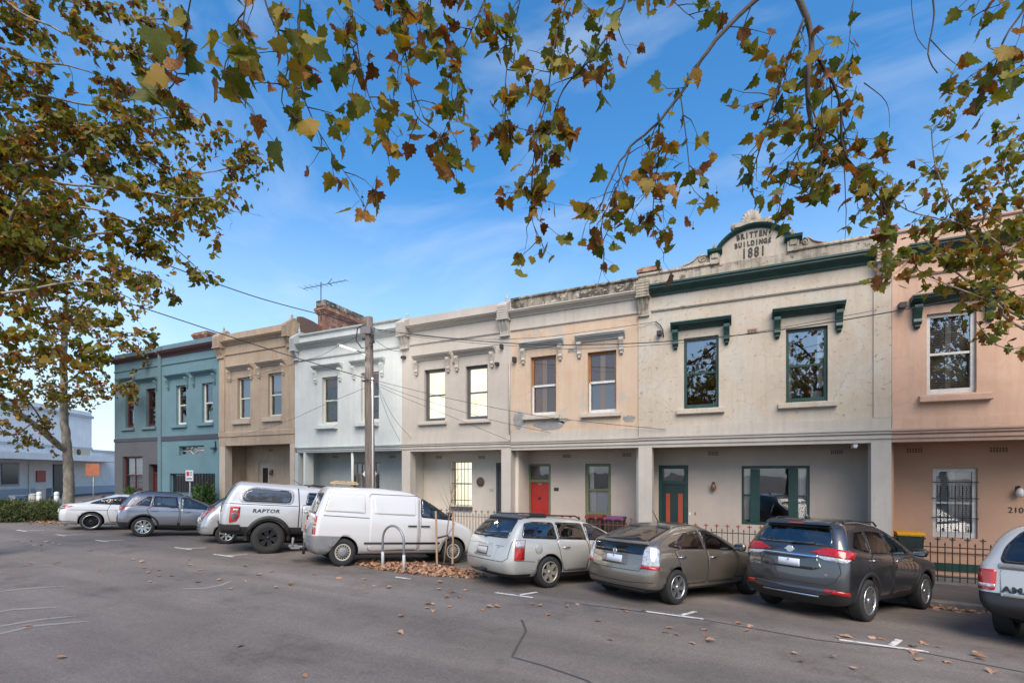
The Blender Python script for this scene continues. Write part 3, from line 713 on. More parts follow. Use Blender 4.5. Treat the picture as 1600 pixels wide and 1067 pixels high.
bd = (XA(404, YB), XA(421, YB), zg + 0.1, ZA(412, 722, YB))
shell_wall('wall', H, x0+0.13, x1-0.13, zg, zbeam+0.02, YB, P_BEIGE, (bd,))
for a in (x0+0.004, x1-0.124): box('porch_side_wall', a, a+0.12, YF+0.345, YB+0.28, zg, zbeam-0.003, P_BEIGE, H)
df = door_frame(H, *bd, YB, P_BEIGETR, rev=0.05)
d = box('door', bd[0]+0.082, bd[1]-0.082, YB+0.08, YB+0.13, zg+0.11, bd[3]-0.085, P_BEIGETR, H)
pane(d, bd[0]+0.2, bd[1]-0.2, bd[3]-1.0, bd[3]-0.28, YB+0.075, simple('dark_door_glass', (0.03, 0.028, 0.025), 0.15)); pane(d, bd[0]+0.2, bd[1]-0.2, bd[3]-1.9, bd[3]-1.2, YB+0.075, bpy.data.materials['dark_door_glass'])
wall_lamp(H, XA(426, YB), ZA(426, 738, YB), YB, simple('brown_lamp_glass', (0.12, 0.08, 0.05), 0.3)); vent(H, XA(424, YB), ZA(424, 703, YB), YB, P_BEIGE)
rel(H)

# ======== pale grey house
x0, x1 = FX(460.5), FX(628); zg = zbase(x0, x1)
H = thing('terrace_house', 'pale grey terrace with brick chimney, behind the timber power pole', 'house', ((x0+x1)/2, YF, zg))
zt = FZ(548, 513.5); zbeam = FZ(546, 705.4); zb2 = FZ(546, 696.6)
wL = (FX(503), FX(527.5), FZ(516, 661.5), FZ(516, 588.5)); wR = (FX(563.8), FX(592), FZ(578, 657), FZ(578, 581.5))
shell_wall('wall', H, x0, x1, zb2, zt, YF, P_GREY, (wL, wR)); house_shell(H, x0, x1, zg, zt, zbeam, P_GREY)
beam(H, FX(465), x1-0.01, zbeam, zb2, P_GREYT)
cornice(H, FX(468.5), FX(625), FZ(548, 534.5), FZ(548, 525.5), P_GREYT, 0.28)
moulding('parapet_cap', H, [(YF+0.3, zt), (YF-0.05, zt), (YF-0.09, zt+0.03), (YF-0.09, zt+0.08), (YF+0.3, zt+0.1)], FX(469), FX(627), P_GREYT)
string(H, FX(468), x1-0.02, FZ(548, 552.8), P_GREYT)
console(H, FX(460.8), FX(467.8), FZ(464, 532), FZ(464, 549), FZ(464, 562), P_GREYT, cap=0.35)
for wn, (hx0, hx1, hy) in ((wL, (491.5, 535.7, 570)), (wR, (551, 601.8, 562))):
    f = sash(H, *wn, P_CREAMW, bar=0.06, glass=GLASSW)
    pane(f, wn[0]+.06, wn[1]-.06, wn[3]-0.4, wn[3]-.05, YF+0.20, P_TIMBER, 'blind')
    pane(f, wn[0]+.06, wn[1]-.06, wn[2]+.05, wn[3]-.41, YF+0.21, simple('olive_room', (0.15, 0.13, 0.07), 0.9, var=.5, scale=7), 'blind')
    sill(H, wn[0]-0.22, wn[1]+0.02, wn[2]-0.24, wn[2]-0.06, P_GREY, out=0.2)
    hood(H, FX(hx0), FX(hx1), FZ((hx0+hx1)/2, hy), 0.2, P_GREYT, P_GREY, 0.45)
box('pier', FX(461), FX(466), YF-0.01, YF+0.34, zg-0.02, zbeam-0.002, P_GREYT, H)
box('pier', FX(474), FX(477), YF+0.0, YF+0.45, zg-0.02, zbeam-0.002, P_GREY, H)
bm = bmesh.new(); tube(bm, [(FX(548), YF+0.1, zg), (FX(548), YF+0.1, zbeam+0.01)], 0.055, 10); bm_obj('verandah_post', bm, P_GREY, H)
bw = (XA(548, YB), XA(593, YB), zg + 0.7, ZA(570, 722, YB))
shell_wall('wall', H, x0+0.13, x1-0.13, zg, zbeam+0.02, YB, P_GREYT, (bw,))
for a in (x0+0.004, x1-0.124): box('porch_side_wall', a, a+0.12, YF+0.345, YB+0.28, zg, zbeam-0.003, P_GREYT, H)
f = sash(H, *bw, simple('tan_timber', (0.36, 0.27, 0.17), 0.5), YB, rev=0.08, mull=(bw[0]+0.28, bw[0]+0.56, bw[1]-0.3), rail=0.35, glass=GLASSD)
drape(f, bw[0]+0.1, bw[0]+0.6, bw[2]+.1, bw[3]-.1, YB+0.3, M_CURT, 5)
for vx in (524, 613): vent(H, XA(vx, YB), ZA(vx, 713, YB), YB, P_GREYT)
c = chimney(H, XA(512, 17.0), 16.6, 19.4, FZ(510, 535), ZA(509, 478, 16.6), 0.42)
bm = bmesh.new(); yy, zz = 16.55, ZA(509, 478, 16.6)
prism(bm, [(yy-.06, zz+.002), (19.5, zz+.002), (19.5, zz+.2), (19.2, zz+.32), (yy+.1, zz+.34), (yy-.06, zz+.26)], 'x', XA(512, 17)-.2, XA(512, 17)+.2)
bm_obj('chimney_cap', bm, P_LICHEN, H)
rel(H)
# television aerial on its chimney
ax, ay = XA(501.5, 16.5), 16.5; za0, za1 = ZA(501.5, 500, 16.5), ZA(501.5, 441, 16.5)
bm = bmesh.new(); tube(bm, [(ax + .12, ay, za0 - .05), (ax, ay, za0), (ax, ay, za1)], 0.022, 6)
zb = ZA(501, 445, 16.5); xa, xb = XA(474, 16.5), XA(541, 16.5)
tube(bm, [(xa, ay, zb), (xb, ay, zb - .06)], 0.014, 6)
ant = bm_obj('television_aerial', bm, M_DKMETAL); tag(ant, 'thin television aerial with crossbars standing on the red brick chimney', 'aerial')
for k in range(9):
    t = k / 8; xx = xa + (xb - xa) * t; L_ = 0.30 - 0.15 * t if k < 5 else 0.14
    bm = bmesh.new(); tube(bm, [(xx, ay - L_, zb - .06 * t), (xx, ay + L_, zb - .06 * t)], 0.008, 5); bm_obj('crossbar', bm, M_DKMETAL, ant)
for s in (1, -1):
    bm = bmesh.new(); tube(bm, [(XA(513, 16.5), ay, zb), (XA(519, 16.5), ay, zb + s * .17)], 0.015, 5); bm_obj('reflector_arm', bm, M_DKMETAL, ant)

# ======== warm grey house with lit windows
x0, x1 = FX(628), FX(798.5); zg = zbase(x0, x1)
H = thing('terrace_house', 'warm grey terrace with brightly lit windows in dark grey frames', 'house', ((x0+x1)/2, YF, zg))
zt = FZ(714, 485); zbeam = FZ(712, 703.7); zb2 = FZ(714, 676.5)
wL = (FX(663), FX(695.5), FZ(680, 657.3), FZ(680, 576.5)); wR = (FX(727.5), FX(762), FZ(745, 654.3), FZ(745, 570.5))
shell_wall('wall', H, x0, x1, zb2, zt, YF, P_CREAM, (wL, wR)); house_shell(H, x0, x1, zg, zt, zbeam, P_CREAMIN)
beam(H, x0, x1-0.004, zbeam, FZ(714, 690.7), P_CREAMT)
box('dado', x0+0.01, x1-0.01, YF-0.03, YF+0.27, FZ(714, 690.4), zb2, P_CREAM, H)
cornice(H, FX(640.5), FX(781), FZ(714, 508), FZ(714, 499.5), P_CREAMT, 0.28); string(H, FX(641), FX(783), FZ(714, 529.2), P_CREAMT)
console(H, FX(626), FX(640), FZ(633, 508), FZ(633, 526), FZ(633, 544), P_CREAMT, cap=0.30)
console(H, FX(782), FX(797.5), FZ(789, 482), FZ(789, 500.5), FZ(789, 524), P_CREAMT, cap=0.28)
for wn, (hx0, hx1, hy), sx in ((wL, (648, 705.6, 553.5), (655, 698.5)), (wR, (711, 774.4, 545), (719, 767.4))):
    f = sash(H, *wn, P_DGREY, bar=0.09, top=0.1, glass=glass_mat('lit_window_glass', refl=0.03))
    pane(f, wn[0]+.06, wn[1]-.06, wn[2]+.05, wn[3]-.05, YF+0.27, LIT, 'lit_blind')
    sill(H, FX(sx[0]), FX(sx[1]), wn[2]-0.16, wn[2]-0.04, P_CREAM)
    hood(H, FX(hx0), FX(hx1), FZ((hx0+hx1)/2, hy), 0.2, P_CREAMT, P_CREAMT, 0.46)
vent(H, FX(710.5), FZ(710.5, 567), YF, P_CREAM, 0.22, 0.12)
box('pier', FX(628.2), FX(641), YF-0.012, YF+0.34, zg-0.02, zbeam-0.002, P_CREAMT, H); box('pier', FX(783.5), FX(798.2), YF-0.012, YF+0.34, zg-0.02, zbeam-0.002, P_CREAMT, H)
bw = (XA(705.6, YB), XA(737, YB), ZA(721, 791, YB), ZA(721, 720.5, YB)); bd = (XA(775, YB), XA(795, YB), zg+0.1, ZA(778, 722.5, YB))
shell_wall('wall', H, x0+0.13, x1-0.13, zg, zbeam+0.02, YB, P_CREAMIN, (bw, bd))
for a in (x0+0.004, x1-0.124): box('porch_side_wall', a, a+0.12, YF+0.345, YB+0.28, zg, zbeam-0.003, P_CREAMIN, H)
f = sash(H, *bw, P_CREAMW, YB, rev=0.1, bar=0.05, glass=glass_mat('lit_porch_glass', refl=0.03)); pane(f, bw[0]+.05, bw[1]-.05, bw[2]+.05, bw[3]-.05, YB+0.25, LIT, 'lit_blind')
bm = bmesh.new()
for k in range(1, 6): xx = bw[0]+(bw[1]-bw[0])*k/6; tube(bm, [(xx, YB-0.02, bw[2]+.02), (xx, YB-0.02, bw[3]-0.02)], 0.011, 6)
for zz in (bw[3]-0.32, (bw[2]+bw[3])/2+.02, bw[2]+0.25): bx(bm, bw[0]+.01, bw[1]-.01, YB-.03, YB-.012, zz-.012, zz+.012)
bm_obj('window_bars', bm, M_IRON, f); box('sill', bw[0]-.06, bw[1]+.04, YB-.08, YB+.1, bw[2]-.14, bw[2]-.002, P_DGREY, f)
df = door_frame(H, *bd, YB, P_DGREY, rev=0.03); box('door', bd[0]+.082, bd[1]-.082, YB+.07, YB+.12, zg+.11, bd[3]-.085, P_DGREY, H)
bm = bmesh.new(); lathe(bm, [(.03, 0), (.15, .0), (.17, .02), (.14, .05), (.08, .06), (.05, .1)], 14, (XA(752, YB), YB-.1, ZA(752, 752, YB)), 'y'); bm_obj('door_wreath', bm, simple('brown_wreath', (.13, .09, .06), .9, var=.5, scale=30, bump=1, bscale=40), H)
box('number_plate', XA(765, YB), XA(771, YB), YB-.015, YB+.01, ZA(768, 768, YB), ZA(768, 763, YB), P_CREAMT, H)
for vx in (686, 753): vent(H, XA(vx, YB), ZA(vx, 714, YB), YB, P_CREAMIN)
bm = bmesh.new(); tube(bm, [(FX(797), YF-.05, zb2-.1), (FX(797), YF-.05, FZ(797, 566))], .022, 6); bm_obj('downpipe', bm, P_CREAMT, H)
bm = bmesh.new()
for (px, py) in ((778, 569), (632, 559)): bx(bm, FX(px-2.5), FX(px+2.5), YF-.14, YF+.01, FZ(px, py+2), FZ(px, py-2))
bm_obj('cable_box', bm, M_DKMETAL, H)
rel(H)

# ======== peeling apricot house
x0, x1 = FX(798.5), FX(997.5); zg = zbase(x0, x1)
H = thing('terrace_house', 'peeling apricot terrace with bare timber sashes, red door and blackened parapet', 'house', ((x0+x1)/2, YF, zg))
zt = FZ(900, 453.2); zc = FZ(900, 470.5); zs = FZ(898, 503); zbeam = FZ(898, 701.2); zb2 = FZ(898, 672.5)
wL = (FX(829), FX(869), FZ(850, 648), FZ(850, 556)); wR = (FX(918), FX(963), FZ(941, 644), FZ(941, 548.5))
shell_wall('wall', H, x0, x1, zb2, zs, YF, P_PEEL, (wL, wR)); shell_wall('frieze', H, x0, x1, zs+.001, zc, YF, P_FRIEZE); shell_wall('parapet', H, x0, x1, zc+.001, zt, YF, P_LICHEN)
house_shell(H, x0, x1, zg, zt, zbeam, P_PLASTIN)
moulding('parapet_cap', H, [(YF+0.3, zt), (YF-0.04, zt), (YF-0.06, zt+0.03), (YF-0.05, zt+0.07), (YF+0.3, zt+0.08)], x0, x1, P_LICHEN)
beam(H, x0, x1, zbeam, FZ(898, 686.2), P_CREAMT); box('dado', x0+0.005, x1-0.01, YF-0.03, YF+0.27, FZ(898, 685.9), zb2, P_FRIEZE, H)
cornice(H, FX(798.8), FX(997), FZ(898, 482), FZ(898, 472), P_FRIEZE, 0.24); string(H, x0, x1, zs, P_FRIEZE)
for wn, (hx0, hx1, hy), sx in ((wL, (813.8, 881.4, 533), (819, 875)), (wR, (900.6, 977.3, 521.5), (908.8, 971))):
    f = sash(H, *wn, P_TIMBER, bar=0.075, rev=.12, bottom=0.06, glass=GLASSW); zr = (wn[2]+wn[3])/2
    bm = bmesh.new(); bx(bm, wn[0]+.02, wn[0]+.09, YF+.105, YF+.125, wn[2]+.02, zr); bx(bm, wn[0]+.091, wn[1]-.02, YF+.105, YF+.125, wn[2]+.01, wn[2]+.10); bx(bm, wn[0]+.06, wn[1]-.06, YF+.105, YF+.125, zr-.03, zr+.04); bm_obj('white_lower_sash', bm, P_WHITEW, f)
    cx = (wn[0]+wn[1])/2; box('inner_post', cx-.09, cx+.07, YF+.185, YF+.215, wn[2]+.02, wn[3]-.02, simple('pine_post', (.62, .36, .17), .6), f)
    if wn is wL: pane(f, wn[0]+.06, cx-.08, wn[2]+.03, wn[3]-.06, YF+.195, P_BOARD, 'board'); pane(f, cx+.08, wn[1]-.06, wn[2]+.03, wn[3]-.06, YF+.20, simple('brown_board', (.24, .14, .075), .8), 'board')
    else: pane(f, wn[0]+.06, wn[1]-.06, wn[2]+.03, zr, YF+.20, simple('grey_board', (.36, .37, .40), .8), 'board'); pane(f, wn[0]+.06, wn[1]-.06, zr, wn[3]-.06, YF+.20, bpy.data.materials['brown_board'], 'board')
    sill(H, FX(sx[0]), FX(sx[1]), wn[2]-.16, wn[2]-.01, P_FRIEZE, out=.14)
    hood(H, FX(hx0), FX(hx1), FZ((hx0+hx1)/2, hy), 0.21, P_GREYT, P_FRIEZE, 0.42)
# bare cement showing round the sills
def flake_patch(root, x0_, x1_, yt, yb, seed, mat, name='bare_cement'):
    r = random.Random(seed); a, b, z0_, z1_ = xz(x0_, x1_, yt, yb); n = 22; cx, cz = (a+b)/2, (z0_+z1_)/2
    P = [(cx+(b-a)/2*cos(2*pi*k/n)*r.uniform(.72, 1.05), cz+(z1_-z0_)/2*sin(2*pi*k/n)*r.uniform(.6, 1.1)) for k in range(n)]
    bm = bmesh.new(); prism(bm, P, 'y', YF-.004, YF+.003); bm_obj(name, bm, mat, root)
M_CEM = simple('bare_cement', (.27, .265, .26), .9, var=.25, scale=6, bump=.3)
flake_patch(H, 801, 822, 641, 671, 3, M_CEM); flake_patch(H, 832, 884, 655, 672, 5, M_CEM); flake_patch(H, 868, 892, 652, 661, 9, M_CEM); flake_patch(H, 971, 994, 648, 660, 11, M_CEM)
vent(H, FX(893), FZ(893, 547), YF, P_FRIEZE, .26, .15)
bd = (XA(824.8, YB), XA(860.5, YB), zg+.1, ZA(843, 724.5, YB)); bw = (XA(914.3, YB), XA(954.5, YB), ZA(934, 806, YB), ZA(934, 724, YB))
shell_wall('wall', H, x0+.13, x1-.13, zg, zbeam+.02, YB, P_PLASTIN, (bd, bw))
for a in (x0+0.004, x1-0.124): box('porch_side_wall', a, a+0.12, YF+0.345, YB+0.28, zg, zbeam-0.003, P_CREAMIN, H)
hz_ = ZA(843, 751, YB); df = door_frame(H, *bd, YB, P_SAGE, rev=.04, bar=.09, head=hz_); pane(df, bd[0]+.09, bd[1]-.09, hz_+.05, bd[3]-.09, YB+.1, GLASSD)
d = box('door', bd[0]+.092, bd[1]-.092, YB+.08, YB+.13, zg+.11, hz_-.055, P_RED, H)
cx = (bd[0]+bd[1])/2
for s in (-1, 1):
    for (a, b) in ((1.05, .15), (2.05, 1.25)): box('door_panel', cx+s*.2-.11, cx+s*.2+.11, YB+.066, YB+.081, hz_-.05-a, hz_-.05-b, P_RED, d, .008)
bm = bmesh.new(); lathe(bm, [(.02, 0), (.05, .02), (.05, .04), (.02, .07)], 10, (cx, YB+.02, hz_-.62), 'y'); bm_obj('door_knocker', bm, M_DKMETAL, d)
text_mesh('house_number', '206', .10, .004, simple('brass', (.5, .4, .2), .3, 1.0), d, Matrix.Translation((cx, YB+.07, hz_-.12)) @ FACE)
box('number_plaque', XA(866, YB), XA(873, YB), YB-.02, YB+.01, ZA(869, 766.5, YB), ZA(869, 761.5, YB), M_DKMETAL, H)
f = sash(H, *bw, P_SAGE, YB, rev=.07, bar=.10, glass=GLASSD); zr = (bw[2]+bw[3])/2
drape(f, bw[0]+.1, bw[0]+.24, zr, bw[3]-.1, YB+.28, M_CURT, 2); slats(f, bw[0]+.3, bw[1]-.1, bw[2]+.12, zr-.05, YB+.26, M_BLINDW, .04, .9); drape(f, bw[0]+.1, bw[0]+.34, bw[2]+.1, zr-.03, YB+.22, M_CURT, 3)
for vx, vy in ((886, 712), (980, 710)): vent(H, XA(vx, YB), ZA(vx, vy, YB), YB, P_PLASTIN)
mb = box('meter_box', XA(812, YB)-.05, XA(816.5, YB), YB-.16, YB+.01, ZA(815, 773, YB), ZA(815, 761, YB), M_WHITEFIT, H); box('intercom', XA(817, YB), XA(821.5, YB), YB-.05, YB+.01, ZA(818, 772, YB), ZA(818, 763, YB), M_DKMETAL, H)
bm = bmesh.new(); bx(bm, FX(803), FX(807.5), YF-.16, YF+.01, FZ(805, 566), FZ(805, 559)); bx(bm, FX(783.5), FX(787), YF-.16, YF+.01, FZ(785, 545), FZ(785, 539)); bm_obj('cable_box', bm, M_DKMETAL, H)
rel(H)

# ======== the dated building with the pediment
x0, x1 = FX(997.5), FX(1393); zg = zbase(x0, x1)
H = thing('terrace_house', 'wide stone coloured terrace with dated pediment and bottle green window hoods', 'house', ((x0+x1)/2, YF, zg))
zc0, zc1 = FZ(1190, 438.5), FZ(1190, 421.6); zt = FZ(1320, 379.5); zbeam = FZ(1190, 695.3); zb2 = FZ(1190, 660)
wL = (FX(1068.5), FX(1123), FZ(1096, 637.3), FZ(1096, 526)); wR = (FX(1228), FX(1293.5), FZ(1260, 627.5), FZ(1260, 511.5))
shell_wall('wall', H, x0, x1, zb2, zc0+.02, YF, P_BRIT, (wL, wR)); shell_wall('parapet', H, x0, x1, zc0+.021, zt, YF, P_BRITTOP)
house_shell(H, x0, x1, zg, zt, zbeam, P_PLASTIN)
beam(H, x0, x1, zbeam, FZ(1190, 676), P_CREAMT); box('dado', x0+.005, x1-.005, YF-.025, YF+.27, FZ(1190, 675.6), zb2, P_FRIEZE, H)
cornice(H, FX(1017), FX(1364), zc0, zc1, P_GREEN, .30); string(H, FX(1018), FX(1364), FZ(1190, 462.3), P_BRIT, .06, .09)
box('pilaster', x0+.004, FX(1018), YF-.03, YF+.01, zb2+.002, zc0, P_BRIT, H); box('pilaster', FX(1364.5), x1-.004, YF-.03, YF+.01, zb2+.002, zc0+.1, P_BRIT, H)
console(H, FX(996.5), FX(1015.5), FZ(1006, 444), FZ(1006, 466), FZ(1006, 493), P_BRITTOP, fin=False, cap=.12)
console(H, FX(1366), FX(1392), FZ(1380, 385), FZ(1380, 411), FZ(1380, 441), P_BRITTOP, fin=False, cap=.12)
for wn, (hx0, hx1, hy), sx in ((wL, (1048.8, 1143, 501.5), (1058, 1132)), (wR, (1206.3, 1319.5, 479.7), (1215.7, 1307))):
    f = sash(H, *wn, P_GREEN, bar=.075, rev=.09, top=.08, bottom=.12, glass=GLASSR)
    sill(H, FX(sx[0]), FX(sx[1]), wn[2]-.17, wn[2]-.005, P_BRIT, .12); hood(H, FX(hx0), FX(hx1), FZ((hx0+hx1)/2, hy), .21, P_GREEN, P_GREEN, .46, out=.28, bw=.15)
    if wn is wR:
        pane(f, wn[1]-.34, wn[1]-.08, wn[2]+.1, wn[2]+.32, YF+.35, M_BLINDW, 'paper'); drape(f, wn[0]+.07, wn[0]+.15, wn[2]+.1, wn[3]-.1, YF+.26, M_CURT, 2, .02); drape(f, wn[1]-.2, wn[1]-.08, wn[2]+.4, wn[3]-.1, YF+.26, M_CURT, 2, .02)
vent(H, FX(1175.5), FZ(1175.5, 517.5), YF, M_VENT, .26, .15, True, P_PEACHB)
# pediment
P_PED = plaster('pediment_render', (0.50, 0.445, 0.365), stain=(0.25, 0.20, 0.155), samt=.35, streak=.5)
pc = FX(1178); pz = zt
P0, P1 = FX(1109.5), FX(1124.5); Q0, Q1 = FX(1230), FX(1248.5)
zcap = FZ(1117, 391.5); zcap2 = FZ(1240, 369)
zcap = (zcap + zcap2) / 2
xl, xr = P1, Q0; cxm = (xl+xr)/2; hw = (xr-xl)/2; zap = FZ(1178, 355.5)
rise = zap - zcap; R_ = (hw*hw + rise*rise) / (2*rise); czc = zap - R_
arcp = [(cxm + R_*sin(t), czc + R_*cos(t)) for t in np.linspace(-math.asin(hw/R_), math.asin(hw/R_), 25)]
ped = thing; bm = bmesh.new(); prism(bm, [(xl+.001, pz+.002), (xr-.001, pz+.002)] + arcp[::-1], 'y', YF+.02, YF+.30)
pd = bm_obj('pediment', bm, P_PED, H)
for a, b in ((P0, P1), (Q0, Q1)):
    box('pediment_pier', a, b, YF-.06, YF+.31, pz+.002, zcap-.14, P_BRITTOP, pd)
    bm = bmesh.new(); prism(bm, [(YF-.06, zcap-.138), (YF-.14, zcap-.07), (YF-.16, zcap), (YF+.33, zcap), (YF+.33, zcap-.138)], 'x', a-.07, b+.07); bm_obj('pediment_cap', bm, P_GREEN, pd)
    bm = bmesh.new(); lathe(bm, [(.09, 0), (.10, .03), (.05, .06), (.075, .11), (.06, .16), (.02, .2), (.015, .24)], 10, ((a+b)/2, YF+.1, zcap+.002)); bm_obj('finial', bm, P_BRITTOP, pd)
    box('pier_boss', (a+b)/2-.09, (a+b)/2+.09, YF-.085, YF-.055, pz+.15, pz+.33, P_BRITTOP, pd, .02)
bm = bmesh.new(); n = len(arcp); prof = [(-.01, .30), (-.01, -.03), (.04, -.10), (.085, -.13), (.085, .33)]
rings = []
for (ax_, az_) in arcp:
    dx, dz = (ax_-cxm)/R_, (az_-czc)/R_
    rings.append([bm.verts.new((ax_+dx*p[0], YF+p[1], az_+dz*p[0])) for p in prof])
for a, b in zip(rings, rings[1:]):
    for k in range(5): bm.faces.new((a[k], a[(k+1) % 5], b[(k+1) % 5], b[k]))
bm.faces.new(rings[0][::-1]); bm.faces.new(rings[-1]); bm_obj('arch_moulding', bm, P_GREEN, pd)
# shell on top of the arch
bm = bmesh.new(); sc_x, sc_z = cxm+FX(1175)-FX(1177), zap+.10; hS = FZ(1175, 333)-zap
for k in range(-4, 5):
    a = k*.27; r0, r1 = .06, hS*(1.0-.035*abs(k)**1.3)
    p0 = Vector((sc_x+sin(a)*r0, YF+.05, sc_z+cos(a)*r0*.6)); p1 = Vector((sc_x+sin(a)*r1*.85, YF+.02, sc_z+cos(a)*r1))
    tube(bm, [p0, p0.lerp(p1, .5), p1], [.05, .085, .05], 7)
bx(bm, sc_x-.42, sc_x+.42, YF-.04, YF+.2, zap+.08, zap+.2); lathe(bm, [(.02, -.06), (.11, -.05), (.11, .05), (.02, .06)], 10, (sc_x-.42, YF+.06, zap+.12), 'y'); lathe(bm, [(.02, -.06), (.11, -.05), (.11, .05), (.02, .06)], 10, (sc_x+.42, YF+.06, zap+.12), 'y')
bm_obj('shell_crest', bm, P_BRITTOP, pd)
def scroll(xa, xb, zb_, h, flip, name='scroll'):
    bm = bmesh.new(); L_ = xb-xa; f = (lambda t: xa+L_*t) if not flip else (lambda t: xb-L_*t)
    up = [(0, .02), (.05, .10), (.12, .08), (.2, .18), (.35, .32), (.5, .52), (.62, .86), (.74, 1.0), (.87, .95), (.97, .72), (1, .35), (1, 0), (0, 0)]
    poly = [(f(t), zb_+h*v) for t, v in up]
    if flip: poly = poly[::-1]
    prism(bm, poly, 'y', YF+.03, YF+.22)
    sp = [Vector((f(.80)+(.17*L_*(1-k/26))*cos(k*.45)*(1 if not flip else -1), YF+.02, zb_+h*.52+h*.42*(1-k/26)*sin(k*.45))) for k in range(24)]
    tube(bm, sp, .022, 5); tube(bm, [Vector((f(t), YF+.02, zb_+h*v*.93)) for t, v in up[1:9]], .022, 5)
    bm_obj(name, bm, P_BRITTOP, pd)
scroll(FX(1058), FX(1108.5), pz+.09, FZ(1095, 401)-FZ(1095, 416), False); scroll(FX(1249.5), FX(1294), pz+.09, FZ(1260, 373.5)-FZ(1260, 388), True)
moulding('parapet_cap', H, [(YF+0.31, zt), (YF-0.03, zt), (YF-0.05, zt+0.03), (YF-0.04, zt+0.085), (YF+0.31, zt+0.09)], x0, P0-.003, P_BRITTOP); moulding('parapet_cap', H, [(YF+0.31, zt), (YF-0.03, zt), (YF-0.05, zt+0.03), (YF-0.04, zt+0.085), (YF+0.31, zt+0.09)], Q1+.003, x1, P_BRITTOP)
M_LET = simple('dark_lettering', (.05, .05, .042), .8, var=.6, scale=12)
def arc_text(s, xc, z, R2, size, adv, xs):
    for k, ch in enumerate(s):
        a = (k-(len(s)-1)/2)*adv/R2
        M = Matrix.Translation((xc+R2*sin(a), YF+.012, z-R2+R2*cos(a))) @ Matrix.Rotation(a, 4, 'Y') @ FACE
        text_mesh('lettering', ch, size, .006, M_LET, pd, M, bold=.010, xs=xs)
zz = FZ(1177, 366.3)
arc_text("BRITTEN", (FX(1150)+FX(1199))/2, zz, 3.2, .205, (FX(1199)-FX(1150))/7, .70)
text_mesh('lettering', 'S', .13, .006, M_LET, pd, Matrix.Translation((FX(1203.5), YF+.012, zz-.0)) @ Matrix.Rotation(.2, 4, 'Y') @ FACE, bold=.006, xs=.8)
arc_text("BUILDINGS", (FX(1147)+FX(1206))/2, FZ(1177, 379.3), 9.0, .185, (FX(1206)-FX(1147))/9, .68)
arc_text("1881", (FX(1158)+FX(1197))/2, FZ(1177, 394.6), 60, .38, (FX(1197)-FX(1158))/4, .66)
# porch
box('pier', x0+.004, FX(1018.8), YF-.014, YF+.34, zg-.02, zbeam-.002, P_CREAMT, H); box('pier', FX(1361), x1-.004, YF-.014, YF+.34, zg-.02, zbeam-.002, P_CREAMT, H)
bd = (XA(1029, YB), XA(1075.3, YB), zg+.1, ZA(1052, 726.5, YB)); bw = (XA(1158.7, YB), XA(1265.3, YB), ZA(1210, 821, YB), ZA(1210, 727.5, YB))
shell_wall('wall', H, x0+.13, x1-.13, zg, zbeam+.02, YB, P_PLASTIN, (bd, bw))
for a in (x0+0.004, x1-0.124): box('porch_side_wall', a, a+0.12, YF+0.345, YB+0.28, zg, zbeam-0.003, P_PLASTIN, H)
hz_ = ZA(1052, 754, YB); df = door_frame(H, *bd, YB, P_GREEN, rev=.05, bar=.12, head=hz_); pane(df, bd[0]+.12, bd[1]-.12, hz_+.05, bd[3]-.12, YB+.1, GLASSD)
d = box('door', bd[0]+.122, bd[1]-.122, YB+.09, YB+.14, zg+.11, hz_-.055, P_NAVY, H)
for (a, b) in ((1040, 1046.5), (1059, 1066.5)): box('door_panel', XA(a, YB), XA(b, YB), YB+.078, YB+.091, hz_-2.0, hz_-.35, P_ORANGERED, d, .006)
wall_lamp(H, XA(1115, YB), ZA(1115, 760, YB), YB, simple('amber_lamp_glass', (.2, .1, .05), .3)); box('bell_plate', XA(1085, YB), XA(1087.5, YB), YB-.015, YB+.01, ZA(1086, 804, YB), ZA(1086, 800, YB), simple('brass_plate', (.35, .25, .08), .4, .8), H); box('bell_plate', XA(1076.5, YB), XA(1079.5, YB), YB-.015, YB+.01, ZA(1078, 804, YB), ZA(1078, 800, YB), M_WHITEFIT, H)
m1, m2 = XA(1180, YB), XA(1239.5, YB); f = sash(H, *bw, P_GREEN, YB, rev=.06, bar=.07, split=False, glass=GLASSD, top=.08)
for a, b in ((1172.5, 1187.5), (1232.5, 1247.5)): box('shutter', XA(a, YB), XA(b, YB), YB+.05, YB+.145, bw[2]+.1, bw[3]-.09, P_GREEN, f)
for a, b in ((1162, 1172.4), (1248, 1261)): box('meeting_rail', XA(a, YB), XA(b, YB), YB+.06, YB+.11, (bw[2]+bw[3])/2-.03, (bw[2]+bw[3])/2+.03, P_GREEN, f); drape(f, XA(a, YB), XA(b, YB), bw[2]+.12, bw[3]-.1, YB+.25, M_CURT, 3, .025)
for vx, vy in ((1115, 708), (1308, 705.5)): vent(H, XA(vx, YB), ZA(vx, vy, YB), YB, P_PLASTIN)
bm = bmesh.new(); bx(bm, FX(1334), FX(1340.5), YF+.1, YF+.35, zbeam-.12, zbeam-.004); lathe(bm, [(.05, 0), (.05, .05), (.02, .06)], 10, (FX(1337.5), YF+.04, zbeam-.06), 'y'); bm_obj('security_camera', bm, M_WHITEFIT, H)
bm = bmesh.new(); bx(bm, FX(1027.5), FX(1034), YF-.2, YF+.01, FZ(1031, 525), FZ(1031, 519)); tube(bm, [(FX(1037), YF-.04, FZ(1037, 527)), (FX(1036), YF-.05, FZ(1036, 516)), (FX(1032), YF-.06, FZ(1032, 509)), (FX(1025), YF-.05, FZ(1025, 503))], .018, 6); bm_obj('floodlight', bm, M_DKMETAL, H)
c = chimney(H, XA(1016, 17), 16.8, 17.5, FZ(1016, 445), ZA(1016, 421, 17), .55)
rel(H)

